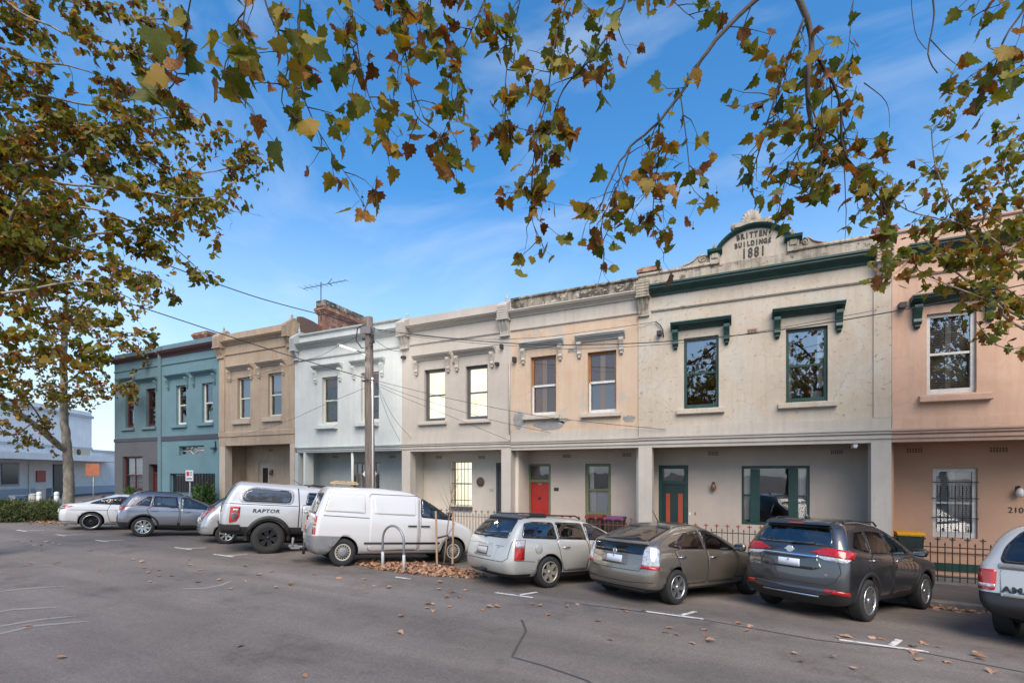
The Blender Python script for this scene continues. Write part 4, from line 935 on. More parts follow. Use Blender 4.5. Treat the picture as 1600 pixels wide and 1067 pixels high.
# ======== peach house at the end
x0, x1 = FX(1393), FX(1393) + 6.6; zg = zbase(x0, x1)
H = thing('terrace_house', 'peach terrace with white slatted shutters and a dark green window hood', 'house', ((x0+x1)/2, YF, zg))
zt = FZ(1510, 347.5); zc0, zc1 = FZ(1500, 391), FZ(1500, 375); zbeam = FZ(1500, 688.4); zb2 = FZ(1500, 651)
wL = (FX(1448), FX(1526), FZ(1487, 614.5), FZ(1487, 487)); ww = wL[1]-wL[0]; gap = 1.9
wR = (wL[1]+gap, wL[1]+gap+ww, wL[2], wL[3])
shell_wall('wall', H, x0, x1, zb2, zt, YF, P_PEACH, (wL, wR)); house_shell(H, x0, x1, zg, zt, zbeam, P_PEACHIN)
beam(H, x0, x1, zbeam, FZ(1500, 667.5), P_PEACHB); box('dado', x0+.005, x1-.005, YF-.025, YF+.27, FZ(1500, 667.1), zb2, P_PEACH, H)
cornice(H, x0+.3, x1-.2, zc0, zc1, P_GREEN, .3); string(H, x0+.05, x1, FZ(1500, 420), P_PEACH, .06, .09); moulding('parapet_cap', H, [(YF+0.31, zt), (YF-0.03, zt), (YF-0.05, zt+0.03), (YF-0.04, zt+0.085), (YF+0.31, zt+0.09)], x0, x1, P_PEACHB)
box('pilaster', x0+.004, x0+.12, YF-.03, YF+.01, zb2+.002, zc0, P_PEACH, H)
def shutters(par, wn, Y, rows=2):
    cx = (wn[0]+wn[1])/2; b = .09
    bm = bmesh.new(); bx(bm, cx-.055, cx+.055, Y, Y+.04, wn[2]+b, wn[3]-b); bm_obj('shutter_stile', bm, P_WHITEW, par)
    for a, c_ in ((wn[0]+b, cx-.057), (cx+.057, wn[1]-b)): slats(par, a, c_, wn[2]+b, wn[3]-b, Y+.03, P_WHITEW, .052, .75, 'shutter_slats', .042)
for wn in (wL, wR):
    f = sash(H, *wn, P_WHITEW, bar=.085, rev=.08, bottom=.13, glass=GLASSR); shutters(f, wn, YF+.2)
    sill(H, wn[0]-.16, wn[1]+.26, wn[2]-.2, wn[2]-.02, P_PEACH, .13); hood(H, wn[0]-.33, wn[1]+.36, FZ(1487, 458), .23, P_GREEN, P_GREEN, .46, out=.28, bw=.16)
vent(H, FX(1577), FZ(1577, 470), YF, P_PEACHB, .30, .17)
bw = (XA(1457.5, YB), XA(1527.5, YB), ZA(1492, 840, YB), ZA(1492, 731.5, YB)); bd = (XA(1612, YB), XA(1612, YB)+1.0, zg+.1, ZA(1640, 728, YB))
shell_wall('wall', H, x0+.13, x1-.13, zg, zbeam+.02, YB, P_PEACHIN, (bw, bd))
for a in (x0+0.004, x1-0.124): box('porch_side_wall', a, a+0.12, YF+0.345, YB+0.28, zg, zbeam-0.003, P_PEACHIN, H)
f = sash(H, *bw, P_WHITEW, YB, rev=.06, bar=.085, glass=GLASSD, bottom=.14); shutters(f, bw, YB+.18)
bm = bmesh.new()
for k in range(1, 6): xx = bw[0]+(bw[1]-bw[0])*k/6; tube(bm, [(xx, YB-.02, bw[2]), (xx, YB-.02, bw[3]-.45+.0*k)], .011, 6)
for zz in (bw[3]-.36, bw[3]-.78, bw[2]+.52): bx(bm, bw[0]-.02, bw[1]+.02, YB-.028, YB-.012, zz-.012, zz+.012)
bm_obj('window_bars', bm, M_IRON, f)
box('skirting', x0+.14, bd[0]-.05, YB-.03, YB-.002, zg+.22, zg+.42, P_GREEN, H); box('ledge', x0+.14, bd[0]-.05, YB-.05, YB-.002, bw[2]-.38, bw[2]-.33, P_PEACHIN, H)
df = door_frame(H, *bd, YB, P_GREEN, rev=.05, bar=.1); box('door', bd[0]+.102, bd[1]-.102, YB+.08, YB+.13, zg+.11, bd[3]-.105, P_NAVY, H)
for vx, vy in ((1429.5, 703), (1561, 702)): vent(H, XA(vx, YB), ZA(vx, vy, YB), YB, P_PEACHIN, .42, .17)
wall_lamp(H, XA(1590, YB), ZA(1590, 768, YB), YB, M_WHITEFIT)
text_mesh('house_number', '210', .20, .006, M_IRON, H, Matrix.Translation((XA(1587, YB), YB-.008, ZA(1587, 797, YB))) @ FACE)
bm = bmesh.new(); bx(bm, FX(1402), FX(1413), YF-.22, YF+.01, FZ(1407, 484), FZ(1407, 476)); bm_obj('floodlight', bm, M_DKMETAL, H)
# tiled hip showing over the parapet
bm = bmesh.new(); a, b = XA(1340, 17.5), XA(1400, 17.5); zz = ZA(1362, 357, 17.5)
prism(bm, [(16.2, zz-1.0), (17.5, zz), (18.8, zz-1.0)], 'x', a+.35, b); bm_obj('tiled_ridge', bm, simple('terracotta_tile', (.19, .055, .04), .8, var=.4, scale=6, bump=.6), H)
rel(H)

# ======== white corner building across the side street
A = PD(0, 782, 36); B = PD(167, 775, 48); A.z = B.z = 0
dv = (B - A).normalized(); nv = Vector((dv.y, -dv.x, 0))       # nv faces the camera side
if nv.dot(-A) < 0: nv = -nv
zg = 0.28; ang = atan2(dv.y, dv.x)
H = thing('corner_hotel', 'white painted corner building with long street verandah across the side road', 'building', (A.x, A.y, zg), ang)
P_WHT = plaster('white_render', (.86, .84, .81), samt=.12, streak=.2); P_BLG = simple('blue_grey_trim', (.40, .43, .48), .6)
s_ = 1 if nv.dot(Vector((-dv.y, dv.x, 0))) > 0 else -1         # local y sign of the street side
LEN = (B - A).length
def lb(name, x0, x1, y0, y1, z0, z1, mat, par=None): return box(name, x0, x1, min(s_*y0, s_*y1), max(s_*y0, s_*y1), z0, z1, mat, par or H)
lb('wall', -6, LEN*.86, -.3, -8, 0, 7.9, P_WHT); lb('wall', LEN*.862, LEN*1.45, -.3, -8, 0, 4.15, P_WHT)
lb('parapet_cap', -6, LEN*.87, -.18, -8.1, 7.3, 7.55, P_BLG); lb('parapet_cap', LEN*.862, LEN*1.45, -.2, -8.1, 4.152, 4.35, P_BLG)
lb('plinth', -6, LEN*1.45, -.25, -.298, 0, .85, P_BLG)
lb('verandah_roof', -6, LEN*1.02, 2.6, -.25, 3.15, 3.45, P_BLG); lb('verandah_fascia', -6, LEN*1.02, 2.65, 2.602, 3.12, 3.62, P_WHT)
lb('parapet_band', -6, LEN*.86, -.2, -.298, 4.3, 4.5, P_BLG)
lb('window', LEN*.02, LEN*.17, -.22, -.297, 1.1, 2.9, P_BLG); lb('pane', LEN*.035, LEN*.155, -.18, -.219, 1.25, 2.8, simple('dark_glass', (.02, .022, .025), .1))
lb('door', LEN*.46, LEN*.58, -.2, -.297, .05, 2.85, simple('dark_doors', (.02, .022, .028), .3))
lb('notice_board', LEN*.31, LEN*.385, -.2, -.297, 1.35, 2.3, simple('red_notice', (.45, .07, .06), .5)); lb('downpipe', LEN*.245, LEN*.255, -.2, -.297, .3, 3.1, P_WHT)
lb('sign_panel', LEN*.36, LEN*.53, 2.0, 1.9, 3.63, 4.2, simple('cream_sign', (.5, .45, .32), .6)); bm = bmesh.new(); lathe(bm, [(.02, 0), (.26, 0), (.26, .04), (.02, .05)], 18, (LEN*.415, s_*2.02, 3.9), 'y'); bm_obj('sign_disc', bm, M_DKMETAL, H)
for k in range(4): lb('verandah_post', -4+k*7.0, -3.9+k*7.0, 2.5, 2.4, 0, 3.148, P_WHT)
# ---------------------------------------------------------------- vehicles (local frame: x forward from the rear axle, y left, z up)
def paint(name, col, metal=0.0, rough=0.32, dirt=0.0):
    m, t, b = newmat(name); nn, L = t.nodes.new, t.links.new
    b.inputs['Metallic'].default_value = metal; b.inputs['Roughness'].default_value = rough
    b.inputs['Coat Weight'].default_value = 1.0; b.inputs['Coat Roughness'].default_value = 0.02; b.inputs['Coat IOR'].default_value = 1.7
    co = nn('ShaderNodeTexCoord'); n = nn('ShaderNodeTexNoise'); n.inputs['Scale'].default_value = 2.2; n.inputs['Detail'].default_value = 9; n.inputs['Roughness'].default_value = .7
    L(co.outputs['Object'], n.inputs['Vector'])
    sp = nn('ShaderNodeSeparateXYZ'); L(co.outputs['Object'], sp.inputs[0])
    mr = nn('ShaderNodeMapRange'); mr.inputs['From Min'].default_value = .75; mr.inputs['From Max'].default_value = .2; mr.inputs['To Max'].default_value = .55 + dirt; L(sp.outputs['Z'], mr.inputs['Value'])
    mu = nn('ShaderNodeMath'); mu.operation = 'MULTIPLY'; L(mr.outputs['Result'], mu.inputs[0]); L(n.outputs['Fac'], mu.inputs[1])
    mx = nn('ShaderNodeMix'); mx.data_type = 'RGBA'; mx.inputs['A'].default_value = (*col, 1); mx.inputs['B'].default_value = (0.16, 0.14, 0.12, 1)
    L(mu.outputs[0], mx.inputs['Factor']); L(mx.outputs['Result'], b.inputs['Base Color'])   # road dust on the sills
    return m
C_GLASS = glass_mat('tinted_car_glass', refl=.05, clear=.5, rough=.0)
C_GLASSL = glass_mat('clear_car_glass', refl=.11, clear=.80, rough=.0)
C_SEAT = simple('seat_cloth', (.11, .105, .10), .9, var=.3, scale=20)
C_LINER = simple('cabin_liner', (.26, .25, .235), .9)
C_TRIM = simple('black_trim', (0.018, 0.018, 0.019), 0.55)
C_GREYTRIM = simple('grey_bumper_plastic', (0.20, 0.20, 0.205), 0.6, var=.15, scale=6)
C_WELL = simple('wheel_well', (0.008, 0.008, 0.008), 0.95)
C_TYRE = simple('tyre_rubber', (0.022, 0.022, 0.022), 0.8, var=.2, scale=14)
C_ALLOY = simple('alloy', (0.55, 0.56, 0.57), 0.28, 0.9)
C_ALLOYD = simple('dark_alloy', (0.03, 0.03, 0.032), 0.35, 0.6)
C_GOLD = simple('dull_alloy', (0.40, 0.37, 0.31), 0.45, 0.6)
C_STEEL = simple('cream_steel_rim', (0.50, 0.47, 0.40), 0.5)
C_CHROME = simple('chrome', (0.75, 0.76, 0.78), 0.1, 1.0)
C_RED = simple('red_lens', (0.42, 0.008, 0.008), 0.12, coat=1.0)
C_AMBER = simple('amber_lens', (0.65, 0.20, 0.02), 0.12, coat=1.0)
C_CLEAR = simple('clear_lens', (0.62, 0.62, 0.63), 0.12, 0.3, coat=1.0, var=.5, scale=30)
C_DKLENS = simple('smoked_lens', (0.10, 0.085, 0.09), 0.12, coat=1.0)
C_SEAM = simple('panel_gap', (0.03, 0.03, 0.03), 0.9)
C_PLATE = simple('number_plate', (0.62, 0.66, 0.72), 0.4)
C_BLUE = simple('plate_blue', (0.03, 0.06, 0.25), 0.4)

def half_ring(r, nR=4, nC=4, nS=12, nF=4):
    xr, xf, w_, z, rc, fc, br, bf = r
    P = []
    for i in range(nR):
        y = (w_ - rc) * i / (nR - 1); P.append((xr + br * (y / w_) ** 2, y))
    bx0 = br * ((w_ - rc) / w_) ** 2
    for k in range(1, nC + 1):
        a = k / (nC + 1) * pi / 2; P.append((xr + bx0 + rc * (1 - cos(a)), w_ - rc + rc * sin(a)))
    f0 = bf * ((w_ - fc) / w_) ** 2
    xa, xb = xr + bx0 + rc, xf - f0 - fc
    for i in range(nS):
        t = i / (nS - 1); P.append((xa + (xb - xa) * t, w_ * (1 - 0.012 * (2*t-1)**2)))
    for k in range(nC, 0, -1):
        a = k / (nC + 1) * pi / 2; P.append((xf - f0 - fc * (1 - cos(a)), w_ - fc + fc * sin(a)))
    for i in range(nF - 1, -1, -1):
        y = (w_ - fc) * i / (nF - 1); P.append((xf - bf * (y / w_) ** 2, y))
    if not isinstance(z, (list, tuple)): zz = lambda x: z
    else:
        xs = [p[0] for p in z]; zs = [p[1] for p in z]; zz = lambda x: float(np.interp(x, xs, zs))
    return [(x, y, zz(x)) for x, y in P]
def body_mesh(rings, bands, wheels, Ra, mats, crown=0.012, level=2):
    bm = bmesh.new(); cols = []; n = None
    for r in rings:
        h = half_ring(r); n = len(h)
        L_ = [bm.verts.new(p) for p in h]
        R_ = [L_[0]] + [bm.verts.new((p[0], -p[1], p[2])) for p in h[1:-1]] + [L_[-1]]
        cols.append((L_, R_))
    for k in range(len(cols) - 1):
        for s in (0, 1):
            a, b = cols[k][s], cols[k+1][s]
            for i in range(n - 1):
                q = (a[i], a[i+1], b[i+1], b[i]); f = bm.faces.new(q if s == 0 else q[::-1]); f.material_index = bands[k]; f.smooth = True
    for idx, dz in ((-1, crown), (0, 0)):
        L_, R_ = cols[idx]; M_ = [L_[0]] + [bm.verts.new((v.co.x, 0, v.co.z + dz)) for v in L_[1:-1]] + [L_[-1]]
        for i in range(n - 1):
            for A_, B_ in ((L_, M_), (M_, R_)):
                q = [A_[i], A_[i+1], B_[i+1], B_[i]]; q2 = []
                for v in q:
                    if v not in q2: q2.append(v)
                if len(q2) > 2:
                    f = bm.faces.new(q2); f.smooth = True; f.material_index = 0 if idx == -1 else 1
    bmesh.ops.recalc_face_normals(bm, faces=bm.faces)
    me = bpy.data.meshes.new('body'); bm.to_mesh(me); bm.free()
    for m in mats: me.materials.append(m)
    o = bpy.data.objects.new('body', me); COL.objects.link(o)
    md = o.modifiers.new('s', 'SUBSURF'); md.levels = level; md.render_levels = level
    dg = bpy.context.evaluated_depsgraph_get(); full = bpy.data.meshes.new_from_object(o.evaluated_get(dg))
    bv = BVHTree.FromPolygons([v.co.copy() for v in full.vertices], [tuple(p.vertices) for p in full.polygons])
    cb = bmesh.new()
    for wx, wz in wheels:
        lathe(cb, [(Ra, -1.6), (Ra, 1.6)], 40, (wx, 0, wz), 'y')
    bmesh.ops.recalc_face_normals(cb, faces=cb.faces)
    cm = bpy.data.meshes.new('cut'); cb.to_mesh(cm); cb.free(); co = bpy.data.objects.new('cut', cm); COL.objects.link(co)
    md2 = o.modifiers.new('b', 'BOOLEAN'); md2.operation = 'DIFFERENCE'; md2.object = co; md2.solver = 'EXACT'
    dg = bpy.context.evaluated_depsgraph_get(); fin = bpy.data.meshes.new_from_object(o.evaluated_get(dg))
    bpy.data.objects.remove(o); bpy.data.objects.remove(co); bpy.data.meshes.remove(cm); bpy.data.meshes.remove(me)
    for p in fin.polygons:
        c = p.center
        for wx, wz in wheels:
            if abs(hypot(c.x - wx, c.z - wz) - Ra) < 0.02 and Vector((p.normal.x, 0, p.normal.z)).length > .8 and ((c.x-wx)*p.normal.x + (c.z-wz)*p.normal.z) < 0: p.material_index = 2; p.use_smooth = False
    return fin, bv
def rnd(poly, r, seg=4):
    out = []; n = len(poly)
    for i in range(n):
        p0, p, p1 = Vector(poly[i-1]), Vector(poly[i]), Vector(poly[(i+1) % n])
        a, b = (p0 - p), (p1 - p); rr = min(r, a.length * .45, b.length * .45)
        A_, B_ = p + a.normalized() * rr, p + b.normalized() * rr
        for k in range(seg + 1):
            t = k / seg; q = A_ * (1-t)**2 + p * 2*t*(1-t) + B_ * t*t; out.append((q.x, q.y))
    return out
S2 = sqrt(.5)
MODES = {'R': ((0, 1, 0), (1, 0, 0), 0), 'L': ((0, -1, 0), (1, 0, 0), 0), 'B': ((1, 0, 0), (0, 1, 0), 0), 'F': ((-1, 0, 0), (0, 1, 0), 0),
         'DR': ((S2, S2, 0), (S2, -S2, 0), 0), 'DL': ((S2, -S2, 0), (S2, S2, 0), 0), 'T': ((0, 0, -1), (1, 0, 0), 1)}
class Car:
    def __init__(s, name, label, wb, R, tw, yw, rings, bands, pnt, trim=None, Ra=None, group='cars parked nose in to the kerb', cat='car'):
        s.root = thing(name, label, cat, group=group); s.wb, s.R, s.yw = wb, R, yw; s.pnt = pnt; s.rings = rings; s.cuts = []
        me, s.bv = body_mesh(rings, bands, ((0, R), (wb, R)), Ra or R + .055, [pnt, trim or C_TRIM, C_WELL, C_LINER])
        s.body = lk(bpy.data.objects.new('body', me), s.root); me.name = 'body'
        bm = bmesh.new(); w0 = rings[1][2]; bx(bm, -.45, wb + .5, -(yw - tw*.62), yw - tw*.62, R*.75, R*2.1); s.under = bm_obj('underbody', bm, C_WELL, s.root)
    def hit(s, mode, u, v):
        d, ax, tp = MODES[mode]; d = Vector(d); ax = Vector(ax)
        o = (ax * u + Vector((0, 1, 0)) * v if tp else ax * u + Vector((0, 0, 1)) * v) - d * 8
        h = s.bv.ray_cast(o, d)
        if h[0] is None:
            h = s.bv.find_nearest(o + d * 7.2)
        n = h[1]; 
        if n.dot(d) > 0: n = -n
        return h[0], n
    def patch(s, name, mode, poly, mat, off=.005, thick=.02, grid=.055, parent=None, smooth=True):
        if mat in (C_GLASS, C_GLASSL): s.cuts.append((mode, poly)); s.seam(mode, poly + [poly[0]], .034, 'window_rubber', C_TRIM, .0032)
        bm = bmesh.new(); f = bm.faces.new([bm.verts.new((p[0], p[1], 0)) for p in poly])
        bmesh.ops.triangulate(bm, faces=[f])
        for ax in (0, 1):
            lo = min(p[ax] for p in poly); hi = max(p[ax] for p in poly); c = lo + grid
            while c < hi - .01:
                no = [0, 0, 0]; no[ax] = 1; co = [0, 0, 0]; co[ax] = c
                bmesh.ops.bisect_plane(bm, geom=bm.verts[:] + bm.edges[:] + bm.faces[:], plane_co=co, plane_no=no); c += grid
        nor = {}
        for v in bm.verts:
            h, n = s.hit(mode, v.co.x, v.co.y); nor[v] = n; v.co = h + n * off
        d = Vector(MODES[mode][0])
        for f in bm.faces: f.smooth = smooth; f.normal_update()
        if sum(1 for f in bm.faces if f.normal.dot(d) > 0) > len(bm.faces) / 2: bmesh.ops.reverse_faces(bm, faces=bm.faces)
        be = [e for e in bm.edges if e.is_boundary]; low = {}
        for e in be:
            lp = e.link_loops[0]; a, b = lp.vert, lp.link_loop_next.vert
            for v in (a, b):
                if v not in low: low[v] = bm.verts.new(v.co - nor[v] * thick)
            bm.faces.new((b, a, low[a], low[b]))
        return bm_obj(name, bm, mat, parent or s.body, recalc=False)
    def both(s, name, poly, mat, **k):
        return [s.patch(name, m, poly, mat, **k) for m in ('R', 'L')]
    def corner(s, name, poly, mat, **k):
        return [s.patch(name, m, poly, mat, **k) for m in ('DR', 'DL')]
    def seam(s, mode, pts, wd=.012, name='panel_gap', mat=None, off=.0035, parent=None):
        "dark strip drawn along a line on the body: gaps, and painted crease shade"
        Q = []
        for a, b in zip(pts, pts[1:]):
            k = max(1, int(hypot(b[0]-a[0], b[1]-a[1]) / .05)); Q += [(a[0]+(b[0]-a[0])*i/k, a[1]+(b[1]-a[1])*i/k) for i in range(k)]
        Q.append(pts[-1]); bm = bmesh.new(); prev = None; n = len(Q)
        for i, q in enumerate(Q):
            tx, ty = Q[min(n-1, i+1)][0]-Q[max(0, i-1)][0], Q[min(n-1, i+1)][1]-Q[max(0, i-1)][1]; l = hypot(tx, ty) or 1
            r = []
            for sg in (1, -1):
                h, nn_ = s.hit(mode, q[0]-ty/l*wd/2*sg, q[1]+tx/l*wd/2*sg); r.append(bm.verts.new(h + nn_ * off))
            if prev: bm.faces.new((prev[0], prev[1], r[1], r[0]))
            prev = r
        return bm_obj(name, bm, mat or C_SEAM, parent or s.body)
    def door(s, poly, handle=None, hmat=None):
        for m in ('R', 'L'):
            d = s.patch('door', m, rnd(poly, .06), s.pnt, off=.004, thick=.012)
            s.seam(m, rnd(poly, .06) + [rnd(poly, .06)[0]], .014, 'door_gap', off=.0062, parent=d)
            if handle:
                sg = -1 if m == 'R' else 1; h, n = s.hit(m, *handle); bm = bmesh.new()
                tube(bm, [h + Vector((-.10, 0, -.006)) + n*.0, h + Vector((-.085, sg*.035, 0)), h + Vector((.085, sg*.035, .0)), h + Vector((.10, 0, 0))], .013, 6)
                bm_obj('handle', bm, hmat or s.pnt, d)
    def flare(s, wx, r0, r1, mat, off=.02, a0=-12, a1=192, name='wheel_arch_trim'):
        for m in ('R', 'L'):
            bm = bmesh.new(); rows = []; N_ = 22
            for i in range(N_ + 1):
                a = radians(a0 + (a1 - a0) * i / N_); row = []
                for r, o in ((r0, off * .4), (r0 + .005, off), ((r0+r1)/2, off * 1.05), (r1 - .005, off * .85), (r1, .002)):
                    h, n = s.hit(m, wx + cos(a) * r, s.R + sin(a) * r); sg = -1 if m == 'R' else 1
                    p = Vector((wx + cos(a) * r, h.y + sg * o, s.R + sin(a) * r)); row.append(bm.verts.new(p))
                rows.append(row)
            for a_, b_ in zip(rows, rows[1:]):
                for k in range(4): bm.faces.new((a_[k], a_[k+1], b_[k+1], b_[k]))
            bm_obj(name, bm, mat, s.body, smooth=True)
    def wheel(s, style):
        R, w_ = s.R, {'van': .2, 'big': .29}.get(style, .225)
        bm = bmesh.new(); rr = R * {'van': .60, 'big': .56, 'low': .76, 'sml': .66}.get(style, .68)
        pr = [(rr, -w_/2+.01), (rr+.01, -w_/2), (R*.93, -w_/2-.004), (R*.985, -w_/2+.02), (R, -w_/2+.045), (R, w_/2-.045), (R*.985, w_/2-.02), (R*.93, w_/2+.004), (rr+.01, w_/2), (rr, w_/2-.01)]
        lathe(bm, pr + [pr[0]], 36, (0, 0, 0), 'y', caps=False)
        if style == 'big':
            for k in range(30):
                a = 2*pi*k/30; c, s2 = cos(a), sin(a)
                for yy in (-w_*.32, 0, w_*.32): 
                    v = [bm.verts.new((c*(R-.005)+(-s2)*dx, yy+dy, s2*(R-.005)+c*dx)) for dx, dy in ((-.03, -.035), (.03, -.035), (.03, .035), (-.03, .035))]
                    v2 = [bm.verts.new((q.co.x*1.03, q.co.y, q.co.z*1.03)) for q in v]
                    bm.faces.new(v2)
                    for j in range(4): bm.faces.new((v[j], v[(j+1) % 4], v2[(j+1) % 4], v2[j]))
        tm = bpy.data.meshes.new('tyre'); bmesh.ops.recalc_face_normals(bm, faces=bm.faces); bm.to_mesh(tm); bm.free(); tm.materials.append(C_TYRE)
        bm = bmesh.new(); yo = w_/2            # rim is built for the +y (left) side
        lathe(bm, [(rr*.97, -w_/2+.02), (rr, yo-.012), (rr*1.01, yo+.002), (rr*.93, yo+.004), (rr*.90, yo-.02), (rr*.88, -.02)], 36, (0, 0, 0), 'y', 0, False)
        lathe(bm, [(rr*.9, -.03), (.01, -.03)], 24, (0, 0, 0), 'y', 1)           # dark drum behind the spokes
        def spoke(a, w0, w1, r0, r1, y0, y1, mi=0):
            c, s2 = cos(a), sin(a); vs = []
            for r, wd, y in ((r0, w0, y0), (r1, w1, y1)):
                for sx, dy in ((-1, 0), (1, 0), (1, -.05), (-1, -.05)):
                    vs.append(bm.verts.new((c*r - s2*wd*sx, y+dy, s2*r + c*wd*sx)))
            for f in ((0,1,5,4), (1,2,6,5), (2,3,7,6), (3,0,4,7), (4,5,6,7), (3,2,1,0)): bm.faces.new([vs[k] for k in f]).material_index = mi
        alloy = {'merc': C_ALLOYD, 'big': C_ALLOYD, 'wagon': C_GOLD, 'van': C_STEEL, 'low': C_ALLOYD}.get(style, C_ALLOY)
        if style == 'van':
            lathe(bm, [(rr*.9, yo-.03), (rr*.72, yo-.012), (rr*.62, yo-.02)], 32, (0, 0, 0), 'y', 0, False); lathe(bm, [(rr*.62, yo-.02), (rr*.6, yo+.01), (rr*.3, yo+.025), (.005, yo+.028)], 32, (0, 0, 0), 'y', 2)
            for k in range(16): spoke(2*pi*k/16, .016, .02, rr*.66, rr*.82, yo-.004, yo-.008, 1)
        else:
            n, w0, w1 = {'suv': (10, .022, .020), 'prius': (6, .034, .040), 'wagon': (6, .042, .040), 'asx': (8, .030, .020), 'low': (20, .008, .009), 'big': (6, .030, .055), 'sml': (7, .03, .028)}.get(style, (5, .045, .035))
            for k in range(n):
                a = 2*pi*k/n + .2
                if style in ('suv', 'asx', 'big'):
                    for da in (-.13, .13): spoke(a+da*(1 if style != 'big' else 1.3), w0*.7, w1*.7, rr*.12, rr*.92, yo-.02, yo-.008)
                else: spoke(a, w0, w1, rr*.12, rr*.92, yo-.02, yo-.008)
            lathe(bm, [(rr*.2, yo-.06), (rr*.2, yo-.015), (rr*.14, yo-.004), (.005, yo-.002)], 16, (0, 0, 0), 'y', 0)
            if style == 'low': spoke(2.6, .05, .05, rr*.55, rr*.8, -.0, -.0, 3)
        rm = bpy.data.meshes.new('rim'); bmesh.ops.recalc_face_normals(bm, faces=bm.faces); bm.to_mesh(rm); bm.free()
        for m in (alloy, C_WELL, C_GREYTRIM, C_RED): rm.materials.append(m)
        if style == 'low': rm.materials[0] = C_ALLOYD
        for wx in (0, s.wb):
            for sg in (1, -1):
                t_ = lk(bpy.data.objects.new('wheel', tm), s.root); t_.location = (wx, sg * s.yw, s.R)
                if sg < 0: t_.rotation_euler = (0, 0, pi)
                r_ = lk(bpy.data.objects.new('rim', rm), t_)
                if style == 'low':
                    bm = bmesh.new(); lathe(bm, [(rr*.99, yo-.01), (rr*1.015, yo+.004), (rr*.93, yo+.008), (rr*.91, yo-.01)], 36, (0, 0, 0), 'y', caps=False); bm_obj('rim_lip', bm, C_ALLOY, t_)
    def mirror(s, x, z, mat):
        for m in ('R', 'L'):
            sg = -1 if m == 'R' else 1; h, n = s.hit(m, x, z); bm = bmesh.new()
            lathe(bm, [(.02, -.13), (.075, -.10), (.085, 0), (.07, .08), (.02, .11)], 12, (0, 0, 0), 'y')
            for v in bm.verts: v.co = Vector((v.co.x * .75 + x + .03, v.co.y + h.y + sg * .17, v.co.z + z + .02))
            o = bm_obj('wing_mirror', bm, mat, s.body)
            bm = bmesh.new(); v = [bm.verts.new((x - .037, h.y + sg * .17 + dy, z + .02 + dz)) for dy, dz in ((-.09, -.05), (.09, -.05), (.09, .055), (-.09, .055))]; bm.faces.new(v); bm_obj('mirror_glass', bm, C_CHROME, o)
    def bar(s, name, pts, r, mat, parent=None, seg=6):
        bm = bmesh.new(); tube(bm, pts, r, seg); return bm_obj(name, bm, mat, parent or s.body)
    def text(s, name, txt, mode, u, v, size, mat, off=.006, depth=.003, **k):
        h, n = s.hit(mode, u, v); p = h + n * off
        xa = {'B': Vector((0, -1, 0)), 'R': Vector((1, 0, 0)), 'L': Vector((-1, 0, 0))}[mode]
        n2 = (n - xa * n.dot(xa)).normalized(); ya = n2.cross(xa)
        M = Matrix((xa, ya, n2)).transposed().to_4x4(); M.translation = p
        return text_mesh(name, txt, size, depth, mat, s.body, M, **k)
    def plate(s, y, z, w_=.37, h=.13, mat=None, off=.02):
        o = s.patch('number_plate', 'B', rnd([(y-w_/2, z-h/2), (y+w_/2, z-h/2), (y+w_/2, z+h/2), (y-w_/2, z+h/2)], .012, 2), mat or C_PLATE, off=off, grid=.2)
        return o
    def glaze(s, seats=True, xs_=(1.35, .35)):
        "windscreen, hollow cabin, window openings, seats"
        r6, r7, r8, r9 = s.rings[6:10]
        zl = lambda r, x: r[3] if not isinstance(r[3], (list, tuple)) else float(np.interp(x, [p[0] for p in r[3]], [p[1] for p in r[3]]))
        z0, z1 = zl(r6, r6[1]) + .05, zl(r8, r8[1]) - .02
        s.patch('windscreen', 'F', rnd([(-r6[2]*.80, z0), (r6[2]*.80, z0), (r8[2]*.84, z1), (-r8[2]*.84, z1)], .06), C_GLASSL, off=.006)
        cb = bmesh.new(); rows = []
        base = zl(r6, .8) - .42
        for k, r in enumerate((r6, r6, r7, r8, r9)):
            q = (r[0] + .11, r[1] - .14, r[2] - .075, r[3], max(.05, r[4]*.8), max(.05, r[5]*.8), r[6], r[7]); h = half_ring(q)
            zz_ = [base if k == 0 else p[2] - (.02 if k == 1 else .045) for p in h]
            L_ = [cb.verts.new((p[0], p[1], z_)) for p, z_ in zip(h, zz_)]; R_ = [cb.verts.new((p[0], -p[1], z_)) for p, z_ in zip(h[1:-1], zz_[1:-1])]
            rows.append(L_ + R_[::-1])
        n = len(rows[0])
        for a, b in zip(rows, rows[1:]):
            for i in range(n): cb.faces.new((a[i], a[(i+1) % n], b[(i+1) % n], b[i]))
        cb.faces.new(rows[0][::-1]); cb.faces.new(rows[-1])
        for mode, poly in s.cuts:
            d, ax, tp = MODES[mode]; d = Vector(d); ax = Vector(ax); up = Vector((0, 1, 0)) if tp else Vector((0, 0, 1))
            cu = sum(p[0] for p in poly)/len(poly); cv = sum(p[1] for p in poly)/len(poly); h, nrm = s.hit(mode, cu, cv); far_ = max((s.hit(mode, p[0], p[1])[0]).dot(d) for p in poly)
            e = h.dot(d); A_, B_ = [], []
            for (u, v) in poly:
                q = ax * (cu + (u-cu)*.965) + up * (cv + (v-cv)*.955); A_.append(cb.verts.new(q + d*(e-1.2))); B_.append(cb.verts.new(q + d*(far_+.16)))
            m = len(poly); cb.faces.new(A_); cb.faces.new(B_[::-1])
            for i in range(m): cb.faces.new((A_[i], B_[i], B_[(i+1) % m], A_[(i+1) % m]))
        bmesh.ops.recalc_face_normals(cb, faces=cb.faces)
        cm = bpy.data.meshes.new('cut'); cb.to_mesh(cm); cb.free(); co = bpy.data.objects.new('cut', cm); COL.objects.link(co)
        for m_ in (s.pnt, C_TRIM, C_WELL, C_LINER): cm.materials.append(m_)
